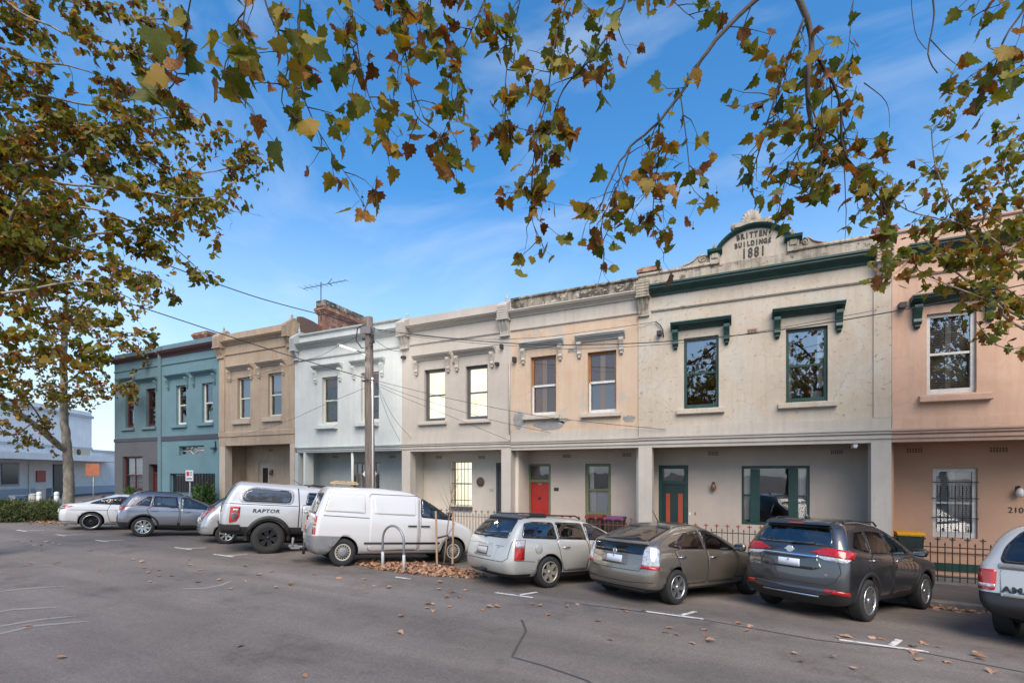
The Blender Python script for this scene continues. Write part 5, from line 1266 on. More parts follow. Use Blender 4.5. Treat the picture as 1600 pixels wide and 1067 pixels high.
        cm.polygons.foreach_set('material_index', [3]*len(cm.polygons))
        md = s.body.modifiers.new('b', 'BOOLEAN'); md.operation = 'DIFFERENCE'; md.object = co; md.solver = 'EXACT'; md.use_self = True
        n0 = len(s.body.data.polygons)
        dg = bpy.context.evaluated_depsgraph_get(); nm = bpy.data.meshes.new_from_object(s.body.evaluated_get(dg)); s.body.modifiers.clear()
        if len(nm.polygons) > n0 * .3: s.body.data = nm
        bpy.data.objects.remove(co); bpy.data.meshes.remove(cm)
        if seats:
            zf = base + .02; top = zl(r9, .8)
            for x_ in xs_:
                for y_ in (-.36, .36):
                    bm = bmesh.new(); bx(bm, x_-.05, x_+.45, y_-.24, y_+.24, zf, zf+.12)
                    prism(bm, [(x_-.06, zf+.1), (x_+.08, zf+.1), (x_-.06, min(zf+.66, top-.22)), (x_-.17, min(zf+.66, top-.22))], 'y', y_-.23, y_+.23)
                    prism(bm, [(x_-.18, min(zf+.69, top-.20)), (x_-.09, min(zf+.69, top-.20)), (x_-.11, min(zf+.86, top-.05)), (x_-.18, min(zf+.86, top-.05))], 'y', y_-.13, y_+.13)
                    bmesh.ops.bevel(bm, geom=bm.edges[:], offset=.02, segments=2, affect='EDGES', profile=.5); bm_obj('seat', bm, C_SEAT, s.body)
            bm = bmesh.new(); tube(bm, [Vector((xs_[0]+.62, -.36 + .18*cos(a), zf+.42 + .17*sin(a))) for a in np.linspace(0, 2*pi, 18)], .014, 5, caps=False); bm_obj('steering_wheel', bm, C_TRIM, s.body)
        return s
    def place(s, contact, beta, side=-1, sc=(1, 1, 1)):
        s.glaze(seats=True)
        yw, wb = s.yw * sc[1], s.wb * sc[0]
        X, Y = contact; f = Vector((cos(beta), sin(beta))); l = Vector((-f.y, f.x))
        c = Vector((X, Y)) - l * side * yw                  # rear axle centre on plan
        g = lambda a, b: Vector((c.x + f.x*a + l.x*b, c.y + f.y*a + l.y*b, road_z(c.x + f.x*a + l.x*b, c.y + f.y*a + l.y*b)))
        rr, rl, fr, fl = g(0, -yw), g(0, yw), g(wb, -yw), g(wb, yw)
        F_ = ((fr + fl) - (rr + rl)).normalized(); L_ = ((rl + fl) - (rr + fr)); L_ = (L_ - F_ * L_.dot(F_)).normalized(); U = F_.cross(L_)
        M = Matrix((F_, L_, U)).transposed().to_4x4(); M.translation = (rr + rl) / 2
        s.root.matrix_world = M @ Matrix.Diagonal((*sc, 1))
        return s
def rect(x0, x1, z0, z1, r=.02): return rnd([(x0, z0), (x1, z0), (x1, z1), (x0, z1)], r)

# ======== dark grey SUV
G = paint('dark_grey_metallic', (0.085, 0.086, 0.094), .75, .3)
c = Car('suv', 'dark grey SUV with angular red tail lights and chrome bumper strip', 2.705, .365, .225, .79, [
    (-.78, 3.45, .76, .25, .15, .2, .06, .1), (-.92, 3.56, .87, .36, .2, .25, .10, .15), (-.99, 3.62, .905, .56, .22, .3, .12, .2), (-.985, 3.62, .915, .76, .22, .3, .12, .2),
    (-.97, 3.56, .91, [(-1, 1.06), (1, 1.0), (3.5, .90)], .24, .3, .10, .2), (-.93, 3.30, .885, [(-.93, 1.21), (1, 1.12), (2.4, 1.05), (3.3, .98)], .24, .3, .10, .2),
    (-.89, 2.42, .85, [(-.9, 1.27), (1, 1.17), (2.4, 1.12)], .22, .25, .09, .2), (-.77, 1.85, .765, [(-.78, 1.47), (.8, 1.45), (1.8, 1.42)], .2, .25, .08, .15),
    (-.62, 1.25, .68, [(-.6, 1.66), (.5, 1.66), (1.2, 1.62)], .2, .25, .07, .12), (-.5, .95, .50, [(-.5, 1.73), (.3, 1.76), (.95, 1.70)], .2, .2, .05, .1)],
    [1, 1, 0, 0, 0, 0, 0, 0, 0], G)
c.patch('rear_window', 'B', rnd([(-.66, 1.29), (.66, 1.29), (.55, 1.58), (-.55, 1.58)], .06), C_GLASSL, off=.006)
for p in ([(.12, 1.18), (.95, 1.15), (.88, 1.55), (.22, 1.57)], [(1.02, 1.15), (1.98, 1.12), (1.58, 1.36), (1.15, 1.54), (.97, 1.55)], [(-.55, 1.28), (.05, 1.19), (.12, 1.56), (-.25, 1.54)]): c.both('side_window', rnd(p, .04), C_GLASS)
c.both('pillar_trim', rnd([(-.72, 1.25), (-.60, 1.28), (-.30, 1.56), (-.42, 1.58)], .02), C_TRIM)
c.corner('tail_light', rnd([(-.42, 1.16), (-.2, 1.26), (.26, 1.20), (.16, 1.09), (-.05, 1.10)], .03), C_RED, off=.018)
c.corner('tail_light', rnd([(-.37, 1.12), (-.05, 1.10), (.12, 1.085), (.0, 1.02), (-.25, 1.05)], .02), C_CLEAR, off=.014)
c.corner('reflector', rnd([(-.25, .50), (.10, .47), (.10, .54), (-.25, .57)], .01), C_RED, off=.012)
c.patch('chrome_strip', 'B', rect(-.48, .48, .415, .44, .01), C_CHROME, off=.02)
c.patch('tailgate_trim', 'B', rect(-.46, .46, 1.085, 1.12, .01), C_CHROME, off=.022)
c.plate(0, .96, .37, .13); c.text('plate_mark', 'v', 'B', 0, 1.005, .08, C_BLUE, .03)
c.patch('plate_recess_shade', 'B', rnd([(-.44, 1.08), (.44, 1.08), (.53, .92), (.40, .86), (-.40, .86), (-.53, .92)], .02), paint('recess_shade_grey', (.05, .05, .055), .6, .35), off=.008)  # darker grey stands in for recess shade; the patch lies proud of the body
c.seam('B', [(-.70, 1.22), (-.76, 1.05), (-.80, .86), (-.72, .70), (-.60, .63), (.60, .63), (.72, .70), (.80, .86), (.76, 1.05), (.70, 1.22)], .014, 'tailgate_gap')
c.patch('rear_bumper_panel', 'B', rnd([(-.74, .57), (.74, .57), (.60, .46), (-.60, .46)], .03), G, off=.012)
h, n = c.hit('B', 0, 1.19); bm = bmesh.new(); lathe(bm, [(.048, -.004), (.06, -.012), (.066, .0), (.048, .006)], 20, (h.x-.012, 0, 1.19), 'x'); bx(bm, h.x-.03, h.x-.006, -.085, .085, 1.18, 1.20); bm_obj('badge', bm, C_CHROME, c.body)
c.text('lettering', 'X-TRAIL', 'B', .60, .87, .055, C_CHROME, .008, spacing=1.15); c.text('lettering', 'ST', 'B', -.60, .80, .05, C_CHROME, .008)
c.door([(.18, .42), (.92, .42), (1.0, .75), (.98, 1.15), (.15, 1.17), (-.02, .95), (.1, .72)], (.16, 1.06), C_CHROME); c.door([(1.04, .42), (1.95, .42), (2.05, .8), (2.0, 1.11), (1.03, 1.14)], (1.2, 1.03), C_CHROME)
c.flare(0, .425, .50, C_TRIM, .012, 0, 180); c.flare(2.705, .425, .50, C_TRIM, .012, 0, 180)
sp = []
bm = bmesh.new(); prism(bm, [(-.50, 1.725), (-.70, 1.68), (-.75, 1.64), (-.70, 1.635), (-.5, 1.66)], 'y', -.55, .55); sp = bm_obj('spoiler', bm, G, c.body); box('brake_light', -.747, -.70, -.12, .12, 1.65, 1.67, C_RED, sp)
c.patch('spoiler_underside', 'B', rnd([(-.57, 1.585), (.57, 1.585), (.54, 1.65), (-.54, 1.65)], .02), C_TRIM, off=.02)
c.bar('wiper', [c.hit('B', -.02, 1.30)[0] + Vector((-.03, 0, 0)), c.hit('B', .2, 1.32)[0] + Vector((-.03, 0, 0)), c.hit('B', -.38, 1.32)[0] + Vector((-.03, 0, 0))][::2], .018, C_TRIM)
for s2 in (-1, 1): c.bar('roof_rail', [(-.35, s2*.60, 1.69), (-.2, s2*.61, 1.745), (.9, s2*.61, 1.73), (1.05, s2*.61, 1.66)], .017, C_TRIM)
c.bar('roof_fin', [(-.30, 0, 1.75), (-.37, 0, 1.82)], [.05, .015], G)
c.mirror(1.98, 1.16, C_TRIM); c.wheel('suv'); c.place(gp(1348, 969), radians(58.5))

# ======== bronze hatch sedan
G = paint('bronze_metallic', (0.235, 0.205, 0.165), .6, .3)
c = Car('hatchback_car', 'bronze hybrid hatchback with clear tail lights and roof aerial', 2.70, .315, .2, .745, [
    (-.68, 3.35, .70, .20, .15, .2, .06, .1), (-.81, 3.50, .82, .28, .22, .3, .12, .2), (-.87, 3.57, .855, .44, .26, .35, .15, .25), (-.86, 3.58, .862, .62, .26, .35, .15, .25),
    (-.80, 3.50, .85, [(-.8, .86), (1, .83), (3.4, .70)], .26, .35, .14, .25), (-.75, 3.2, .81, [(-.75, 1.0), (1, .95), (2.4, .91), (3.2, .78)], .24, .35, .13, .25),
    (-.71, 2.62, .77, [(-.7, 1.09), (-.2, 1.08), (1, .99), (2.6, .95)], .2, .3, .12, .25), (-.22, 2.0, .68, [(-.2, 1.245), (.9, 1.27), (2.0, 1.20)], .2, .25, .08, .2),
    (.22, 1.45, .59, [(.22, 1.39), (.9, 1.42), (1.45, 1.36)], .2, .25, .06, .15), (.45, 1.2, .42, [(.45, 1.445), (.85, 1.47), (1.2, 1.43)], .2, .2, .04, .1)],
    [1, 0, 0, 0, 0, 0, 0, 0, 0], G)
c.patch('rear_window', 'T', rnd([(-.57, -.56), (.22, -.50), (.22, .50), (-.57, .56)], .08), C_GLASSL, off=.006)
c.patch('rear_window', 'B', rnd([(-.58, .90), (.58, .90), (.62, 1.045), (-.62, 1.045)], .02), C_GLASS, off=.006)
c.patch('spoiler', 'B', rnd([(-.66, 1.055), (.66, 1.055), (.62, 1.095), (-.62, 1.095)], .02), G, off=.03)
for p in ([(.18, 1.00), (.92, .985), (.87, 1.33), (.40, 1.27), (.12, 1.14)], [(1.0, .985), (2.12, .95), (1.65, 1.17), (1.25, 1.32), (.96, 1.335)], [(-.22, 1.06), (.12, 1.01), (.08, 1.13), (.0, 1.12)]): c.both('side_window', rnd(p, .035), C_GLASS)
c.corner('tail_light', rnd([(-.12, .68), (.20, .68), (.20, 1.0), (.02, 1.05), (-.06, .98)], .05), C_CLEAR, off=.012)
c.corner('tail_light', rnd([(-.13, .645), (.19, .645), (.20, .70), (-.12, .70)], .02), C_RED, off=.015)
c.plate(0, .775, .37, .125); c.text('plate_mark', 'v', 'B', 0, .82, .07, C_BLUE, .03)
c.patch('plate_recess_shade', 'B', rnd([(-.33, .87), (.33, .87), (.30, .68), (-.30, .68)], .03), paint('recess_shade_bronze', (.16, .135, .105), .5, .35), off=.007)  # recess shade put into a darker bronze on a raised patch
h, n = c.hit('B', 0, .89); bm = bmesh.new(); lathe(bm, [(.035, -.004), (.05, -.01), (.055, 0), (.035, .004)], 18, (h.x-.01, 0, .905), 'x'); bm_obj('badge', bm, C_CHROME, c.body)
c.text('lettering', 'PRIUS', 'B', .5, .73, .04, C_CHROME, .008); c.text('lettering', 'HYBRID', 'B', -.48, .66, .045, simple('hybrid_badge', (.25, .45, .45), .2, .6), .008)
c.seam('B', [(-.70, .98), (-.66, .72), (-.56, .60), (.56, .60), (.66, .72), (.70, .98)], .012, 'tailgate_gap'); c.seam('B', [(-.8, .42), (-.4, .385), (.4, .385), (.8, .42)], .01, 'bumper_crease_shade')  # bumper crease: a dark strip paints its shade
c.door([(.20, .36), (.92, .36), (.98, .7), (.95, .985), (.2, 1.0), (-.08, .98), (.02, .8), (.12, .6)], (.13, .86), C_CHROME); c.door([(1.0, .36), (1.95, .36), (2.1, .7), (2.1, .94), (1.0, .985)], (1.18, .84), C_CHROME)
c.bar('roof_aerial', [(.52, 0, 1.45), (.30, 0, 1.70)], [.012, .005], C_TRIM); c.seam('R', [(.4, .42), (2.3, .42)], .012, 'sill_crease_shade'); c.seam('T', [(.25, -.52), (1.1, -.52)], .02, 'roof_channel'); c.seam('T', [(.25, .52), (1.1, .52)], .02, 'roof_channel')  # sill crease is a dark strip, its shade put into the colour
c.patch('rear_diffuser', 'B', rnd([(-.72, .22), (.72, .22), (.66, .27), (-.66, .27)], .02), C_TRIM, off=.015)
c.mirror(2.0, 1.0, G); c.wheel('prius'); c.place(gp(1051, 943), radians(60.5), sc=(1, 1.04, 1.04))

# ======== silver wagon
G = paint('pale_champagne_silver', (0.56, 0.55, 0.505), .35, .35, .15)
c = Car('station_wagon', 'pale silver station wagon with black roof rails and rear wiper', 2.94, .325, .21, .79, [
    (-.95, 3.5, .75, .21, .15, .2, .05, .1), (-1.10, 3.7, .86, .29, .22, .3, .10, .2), (-1.17, 3.80, .90, .44, .24, .35, .12, .25), (-1.16, 3.80, .912, .60, .24, .35, .12, .25),
    (-1.10, 3.72, .905, [(-1.1, .84), (1, .82), (3.7, .70)], .22, .35, .10, .25), (-1.06, 3.4, .87, [(-1.06, .99), (1, .95), (2.4, .92), (3.4, .78)], .2, .35, .10, .25),
    (-1.03, 2.60, .82, [(-1.03, 1.04), (1, .99), (2.6, .95)], .2, .3, .09, .25), (-.86, 2.0, .735, [(-.86, 1.24), (.8, 1.26), (2.0, 1.20)], .18, .25, .08, .2),
    (-.70, 1.45, .65, [(-.7, 1.40), (.8, 1.415), (1.45, 1.37)], .18, .25, .06, .15), (-.58, 1.2, .48, [(-.58, 1.455), (.5, 1.475), (1.2, 1.43)], .18, .2, .05, .1)],
    [1, 0, 0, 0, 0, 0, 0, 0, 0], G)
c.patch('rear_window', 'B', rnd([(-.66, 1.02), (.66, 1.02), (.56, 1.37), (-.56, 1.37)], .06), C_GLASSL, off=.006)
c.patch('roof_spoiler', 'B', rnd([(-.60, 1.385), (.60, 1.385), (.52, 1.45), (-.52, 1.45)], .03), simple('dark_blue_grey', (.06, .07, .085), .4), off=.04, thick=.06)
for p in ([(-.72, 1.04), (.22, 1.01), (.18, 1.33), (-.35, 1.34), (-.60, 1.30)], [(.30, 1.01), (1.12, .99), (1.05, 1.33), (.27, 1.34)], [(1.20, .99), (2.15, .96), (1.7, 1.18), (1.38, 1.31), (1.15, 1.33)]): c.both('side_window', rnd(p, .04), C_GLASSL)

c.corner('tail_light', rect(-.05, .12, .60, .83, .01), C_RED, off=.012); c.corner('tail_light', rect(-.045, .115, .835, .98, .01), C_CLEAR, off=.012); c.corner('tail_light_rim', rect(-.06, .13, .59, .99, .01), C_RED, off=.007)
c.plate(.06, .72, .37, .13, simple('white_plate', (.5, .48, .46), .5)); c.patch('plate_frame', 'B', rect(-.145, .265, .64, .80, .01), C_TRIM, off=.012); c.patch('plate_recess_shade', 'B', rnd([(-.34, .88), (.40, .88), (.36, .60), (-.30, .60)], .03), paint('recess_shade_silver', (.50, .49, .45), .35, .4), off=.006)  # slightly darker silver patch paints the shade of a plate recess
c.text('lettering', 'acclaim', 'B', -.46, .83, .045, C_CHROME, .008)
c.seam('B', [(-.80, 1.0), (-.78, .62), (-.66, .54), (.66, .54), (.78, .62), (.80, 1.0)], .012, 'tailgate_gap'); c.seam('B', [(-.62, .845), (-.36, .85)], .008, 'crease_shade'); c.seam('B', [(.42, .85), (.7, .85)], .008, 'crease_shade')  # short dark strips paint the shade along the tailgate creases
c.seam('R', [(-.95, .58), (-.42, .55)], .01, 'bumper_line'); bm = bmesh.new(); h, n = c.hit('R', -.05, .80); lathe(bm, [(.085, 0), (.085, -.006), (.075, -.008), (.001, -.008)], 20, (-.33, h.y-.0, .82), 'y'); bm_obj('fuel_cap', bm, G, c.body); c.seam('R', [(-.33+.09*cos(a), .80+.09*sin(a)) for a in np.linspace(0, 2*pi, 25)], .009, 'fuel_cap_gap')
c.door([(.42, .34), (1.1, .34), (1.16, .7), (1.13, .99), (.27, 1.01), (.20, .98), (.30, .62)], (.45, .84), C_CHROME); c.door([(1.18, .34), (2.15, .34), (2.3, .7), (2.2, .96), (1.19, .985)], (1.35, .83), C_CHROME)
c.bar('wiper', [c.hit('B', .05, .99)[0] + Vector((-.03, 0, 0)), c.hit('B', 0, 1.03)[0] + Vector((-.035, 0, 0)), c.hit('B', -.48, 1.08)[0] + Vector((-.035, 0, 0))], .012, C_TRIM)
for s2 in (-1, 1): c.bar('roof_rail', [(-.45, s2*.57, 1.42), (-.35, s2*.57, 1.49), (1.0, s2*.57, 1.50), (1.15, s2*.57, 1.43)], .018, C_TRIM)
box('tow_bar', -1.27, -1.05, -.12, .12, .30, .36, C_TRIM, c.body, .02); c.both('mud_flap', rect(-.46, -.36, .14, .40, .01), C_GREYTRIM, off=.012)
c.mirror(2.05, 1.0, G); c.wheel('wagon'); c.place(gp(853, 917), radians(61), sc=(1, 1.02, 1.03))

# ======== white van
G = paint('van_white', (0.60, 0.60, 0.60), 0, .4, .2)
c = Car('delivery_van', 'white panel van with grey rear bumper and orange-red tail light', 3.0, .325, .2, .79, [
    (-.62, 3.6, .78, .24, .12, .2, .03, .1), (-.75, 3.8, .89, .34, .16, .25, .05, .2), (-.80, 3.86, .925, .50, .18, .3, .06, .25), (-.78, 3.86, .94, .75, .18, .3, .06, .25),
    (-.745, 3.78, .94, [(-.74, 1.05), (2, 1.02), (3.7, .88)], .16, .35, .06, .3), (-.71, 3.5, .925, [(-.7, 1.20), (2, 1.16), (2.7, 1.12), (3.5, 1.0)], .16, .35, .06, .3),
    (-.69, 3.15, .905, [(-.68, 1.25), (2, 1.22), (3.1, 1.12)], .16, .3, .06, .25), (-.59, 2.55, .845, [(-.58, 1.55), (1.8, 1.55), (2.5, 1.50)], .15, .25, .05, .2),
    (-.49, 2.02, .775, [(-.48, 1.78), (1.5, 1.78), (2.0, 1.73)], .15, .22, .05, .15), (-.38, 1.8, .60, [(-.38, 1.86), (1, 1.88), (1.8, 1.82)], .15, .2, .04, .1)],
    [0, 0, 0, 0, 0, 0, 0, 0, 0], G, cat='van')
c.both('side_window', rnd([(2.02, 1.20), (2.98, 1.14), (2.55, 1.43), (2.22, 1.62), (2.02, 1.64)], .03), C_GLASS, off=.006)
c.patch('rear_window', 'B', rnd([(.04, 1.22), (.66, 1.22), (.60, 1.68), (.04, 1.68)], .05), C_GLASSL); c.patch('rear_window', 'B', rnd([(-.66, 1.22), (-.04, 1.22), (-.04, 1.68), (-.60, 1.68)], .05), C_GLASSL)
c.seam('B', [(0, .5), (0, 1.82)], .012, 'door_gap')
for y0, y1, m in ((.74, .87, C_RED), (.875, .935, C_CLEAR), (.94, 1.02, C_AMBER), (1.025, 1.16, C_RED)): c.corner('tail_light', rect(.02, .145, y0, y1, .006), m, off=.012)
c.corner('bumper_panel', rnd([(-.50, .30), (.20, .30), (.22, .62), (.30, .72), (-.50, .68)], .02), C_GREYTRIM, off=.012, thick=.03); c.patch('bumper_panel', 'B', rect(-.5, .5, .30, .50, .02), C_GREYTRIM, off=.02, thick=.03)
c.both('bumper_panel', rnd([(-.62, .31), (-.37, .31), (-.34, .50), (-.22, .64), (-.06, .70), (-.62, .72)], .01), C_GREYTRIM, off=.014)
c.both('door', rect(.62, 1.93, .36, 1.70, .08), G, off=.004); c.both('load_panel', rnd([(-.50, 1.28), (.50, 1.25), (.47, 1.70), (-.38, 1.70)], .06), G, off=.012, thick=.016); c.both('load_panel', rnd([(.72, 1.25), (1.84, 1.22), (1.82, 1.68), (.74, 1.70)], .06), G, off=.017, thick=.016)
for m in ('R', 'L'):
    c.seam(m, rect(.60, 1.95, .36, 1.72, .08), .012, 'door_gap', off=.006); c.seam(m, [(1.98, .40), (2.0, 1.70), (2.25, 1.68), (3.05, 1.15), (2.62, .5), (2.5, .36), (1.98, .36)], .012, 'door_gap', off=.006); c.seam(m, [(-.52, 1.18), (.60, 1.14)], .016, 'slide_rail'); c.seam(m, [(-.5, 1.28), (-.38, 1.75)], .01, 'panel_gap')
    for hx in (1.75, 2.12):
        h, n = c.hit(m, hx, .98); sg = -1 if m == 'R' else 1; bm = bmesh.new(); bx(bm, hx-.12, hx+.12, min(h.y, h.y+sg*.035), max(h.y, h.y+sg*.035), .955, .985); bm_obj('handle', bm, C_TRIM, c.body)
c.both('rubbing_strip', rect(.50, 2.56, .52, .565, .01), C_TRIM, off=.016); 
c.bar('tow_step', [(-1.1, 0, .36), (-.7, 0, .38)], .04, C_GREYTRIM); box('tow_step', -1.16, -.95, -.35, .35, .36, .40, C_GREYTRIM, c.body); c.bar('bike_rack_post', [(-1.12, -.3, .38), (-1.12, -.3, .62)], .03, C_GREYTRIM); c.bar('bike_rack_post', [(-.9, -.72, .28), (-.9, -.72, .55)], .035, C_TRIM); c.bar('rear_door_handle', [(-.80, -.45, 1.15), (-.82, -.25, 1.12), (-.80, -.2, 1.05)], .014, C_TRIM)
c.plate(.45, .62, .37, .13, simple('dull_plate', (.35, .34, .33), .5), .03)
c.mirror(2.92, 1.24, C_TRIM); c.wheel('van'); c.place(gp(533, 884), radians(54.5), sc=(1.0, 1.02, 1.075))
vr = c.root.matrix_world
bm = bmesh.new()
for k in range(4): bx(bm, -.2+k*.15, -.08+k*.15, -.22, .22, 1.985, 2.01)
for yy in (-.2, .16): bx(bm, -.25, .42, yy, yy+.05, 1.94, 1.98)
for kx in (-.15, .3): bx(bm, kx-.03, kx+.03, -.05, .05, 1.885, 1.938)
o = bm_obj('pallet_rack', bm, simple('raw_pine', (.52, .40, .24), .7, var=.2, scale=8)); tag(o, 'small raw timber rack lying on the white van roof', 'rack'); o.matrix_world = vr

# ======== silver pickup with canopy
G = paint('pickup_silver', (0.50, 0.505, 0.51), .35, .35, .1)
c = Car('pickup_truck', 'silver pickup with canopy, big off-road tyres and black lettering on its side', 3.22, .42, .29, .83, [
    (-1.0, 3.9, .80, .48, .15, .2, .03, .1), (-1.14, 4.05, .92, .56, .16, .25, .04, .2), (-1.20, 4.14, .955, .70, .16, .3, .05, .25), (-1.20, 4.14, .97, .95, .16, .3, .05, .25),
    (-1.18, 4.08, .965, [(-1.2, 1.17), (1, 1.15), (4, 1.05)], .15, .3, .05, .25), (-1.17, 3.85, .945, [(-1.17, 1.30), (1, 1.28), (2.7, 1.2), (3.85, 1.12)], .14, .3, .05, .25),
    (-1.15, 2.95, .92, [(-1.15, 1.34), (1, 1.32), (2.9, 1.24)], .14, .3, .05, .25), (-1.02, 2.3, .86, [(-1.02, 1.64), (1, 1.62), (2.3, 1.55)], .14, .25, .05, .2),
    (-.88, 1.85, .79, [(-.88, 1.86), (1, 1.82), (1.85, 1.76)], .14, .25, .05, .15), (-.75, 1.6, .60, [(-.75, 1.93), (1, 1.89), (1.6, 1.83)], .14, .2, .04, .1)],
    [1, 1, 0, 0, 0, 0, 0, 0, 0], G, cat='pickup')
c.both('canopy_window', rnd([(-.70, 1.40), (.52, 1.38), (.54, 1.70), (-.42, 1.74), (-.62, 1.66)], .12), C_GLASS, off=.008); c.both('canopy_window_rim', rnd([(-.80, 1.36), (.60, 1.34), (.62, 1.74), (-.42, 1.79), (-.70, 1.70)], .14), paint('rim_grey', (.30, .31, .32), .3, .4), off=.003)
c.patch('canopy_rear_window', 'B', rnd([(-.66, 1.42), (.66, 1.42), (.58, 1.80), (-.58, 1.80)], .08), C_GLASS)
for m in ('R', 'L'): c.seam(m, [(-1.15, 1.325), (.74, 1.30)], .018, 'canopy_gap'); c.seam(m, [(.76, .62), (.76, 1.3), (.72, 1.80)], .03, 'cab_gap')
c.both('side_window', rnd([(.95, 1.36), (1.55, 1.34), (1.5, 1.68), (1.0, 1.68)], .04), C_GLASS); c.both('side_window', rnd([(1.65, 1.34), (2.5, 1.30), (2.1, 1.55), (1.8, 1.67), (1.6, 1.67)], .04), C_GLASS)
c.door([(.85, .60), (1.58, .58), (1.6, 1.33), (.85, 1.34)], (.98, 1.16), G); c.door([(1.64, .58), (2.5, .58), (2.6, 1.28), (1.64, 1.32)], (1.78, 1.14), G)
c.corner('tail_light', rnd([(-.02, .82), (.10, .86), (.155, 1.0), (.15, 1.24), (-.02, 1.24)], .02), C_RED, off=.014); c.corner('tail_light', rnd([(.005, .88), (.08, .9), (.12, 1.0), (.12, 1.08), (.005, 1.08)], .015), C_DKLENS, off=.018); c.corner('tail_light', rnd([(.03, 1.13), (.12, 1.13), (.12, 1.19), (.03, 1.19)], .01), C_CLEAR, off=.018)
c.corner('rear_bumper', rnd([(-.45, .60), (.16, .60), (.16, .78), (-.45, .78)], .02), C_TRIM, off=.05, thick=.06)
c.patch('tailgate', 'B', rect(-.68, .68, .80, 1.28, .03), G, off=.006)
c.flare(0, .485, .60, C_TRIM, .045, -8, 188); c.flare(3.22, .485, .60, C_TRIM, .045, -8, 188); c.both('mud_flap', rect(-.52, -.44, .32, .62, .01), C_GREYTRIM, off=.01)
c.text('lettering', 'RAPTOR', 'R', -.10, 1.145, .135, C_TRIM, .006, spacing=1.1, xs=1.25, bold=.004, shear=.15); c.text('lettering', 'RAPTOR', 'L', -.10, 1.145, .135, C_TRIM, .006, spacing=1.1, xs=1.25, bold=.004, shear=.15)
for s2 in (-1, 1): c.bar('roof_rail', [(1.0, s2*.66, 1.86), (1.1, s2*.66, 1.92), (1.6, s2*.64, 1.90), (1.75, s2*.64, 1.83)], .022, C_TRIM)
c.bar('aerial', [(1.0, .3, 1.88), (.7, .3, 2.05)], .008, C_TRIM)
c.mirror(2.45, 1.36, C_TRIM); c.wheel('big'); c.place(gp(416, 864), radians(57), sc=(1.03, 1.02, 1.07))

# ======== silver hatch tucked behind the pickup
G = paint('hatch_silver', (0.47, 0.48, 0.49), .5, .32)
c = Car('small_hatchback', 'silver small hatchback with tall slanted red tail lights beside the pickup', 2.5, .30, .19, .73, [
    (-.60, 3.0, .68, .22, .15, .2, .05, .1), (-.73, 3.15, .79, .29, .22, .3, .10, .2), (-.78, 3.25, .83, .44, .26, .35, .14, .25), (-.77, 3.25, .84, .62, .26, .35, .14, .25),
    (-.70, 3.15, .835, [(-.5, .86), (1, .84), (3.1, .78)], .26, .35, .14, .25), (-.60, 2.95, .80, [(-.6, 1.0), (1, .96), (2.3, .93), (2.9, .85)], .26, .35, .14, .25),
    (-.54, 2.6, .76, [(-.54, 1.06), (1, 1.0), (2.6, .96)], .24, .3, .12, .25), (-.33, 1.95, .68, [(-.33, 1.26), (.8, 1.27), (1.95, 1.2)], .22, .25, .1, .2),
    (-.12, 1.35, .59, [(-.1, 1.43), (.6, 1.45), (1.35, 1.40)], .2, .25, .08, .15), (.05, 1.1, .42, [(.05, 1.50), (.5, 1.52), (1.1, 1.47)], .2, .2, .05, .1)],
    [1, 0, 0, 0, 0, 0, 0, 0, 0], G)
c.patch('rear_window', 'B', rnd([(-.56, 1.05), (.56, 1.05), (.48, 1.40), (-.48, 1.40)], .06), C_GLASS); c.both('side_window', rnd([(.05, 1.04), (.95, 1.01), (.9, 1.36), (.3, 1.38)], .05), C_GLASS); c.both('side_window', rnd([(1.03, 1.01), (2.0, .97), (1.6, 1.2), (1.2, 1.35), (1.0, 1.36)], .05), C_GLASS)
c.corner('tail_light', rnd([(-.20, .66), (-.04, .72), (.18, 1.04), (.24, 1.14), (.14, 1.14), (-.06, .96)], .03), C_RED, off=.014); c.corner('tail_light', rnd([(-.16, .76), (-.04, .80), (.04, .92), (-.08, .90)], .02), C_CLEAR, off=.02)
c.plate(0, .72); c.seam('B', [(-.66, 1.0), (-.66, .58), (.66, .58), (.66, 1.0)], .012, 'tailgate_gap'); c.door([(.25, .36), (.98, .36), (1.0, 1.0), (.1, 1.03)], (.3, .88), G)
c.seam('DR', [(-.4, .5), (.2, .5)], .012, 'bumper_crease_shade'); c.mirror(1.9, 1.02, G); c.wheel('sml'); c.place(gp(352, 849), radians(60), sc=(1.06, 1.03, 1.05))  # shade of the bumper crease painted as a dark strip

# ======== grey crossover
G = paint('crossover_grey', (0.235, 0.24, 0.27), .6, .32)
c = Car('crossover', 'mid grey crossover with ten-spoke polished alloy wheels and orange-red tail lights', 2.67, .345, .22, .765, [
    (-.60, 3.25, .74, .24, .15, .2, .05, .1), (-.73, 3.38, .84, .33, .22, .28, .1, .2), (-.80, 3.48, .88, .50, .25, .33, .13, .25), (-.80, 3.48, .888, .70, .25, .33, .13, .25),
    (-.77, 3.42, .88, [(-.77, .93), (1, .90), (3.4, .82)], .26, .33, .13, .25), (-.72, 3.15, .85, [(-.72, 1.06), (1, 1.0), (2.3, .96), (3.15, .9)], .25, .33, .13, .25),
    (-.69, 2.45, .81, [(-.69, 1.11), (1, 1.05), (2.4, 1.01)], .24, .3, .12, .25), (-.54, 1.85, .725, [(-.54, 1.34), (.8, 1.33), (1.85, 1.28)], .22, .25, .1, .2),
    (-.38, 1.3, .64, [(-.38, 1.52), (.5, 1.52), (1.3, 1.47)], .2, .25, .08, .15), (-.25, 1.05, .47, [(-.25, 1.585), (.4, 1.605), (1.05, 1.55)], .2, .2, .05, .1)],
    [1, 1, 0, 0, 0, 0, 0, 0, 0], G)
c.patch('rear_window', 'B', rnd([(-.58, 1.13), (.58, 1.13), (.5, 1.47), (-.5, 1.47)], .06), C_GLASS)
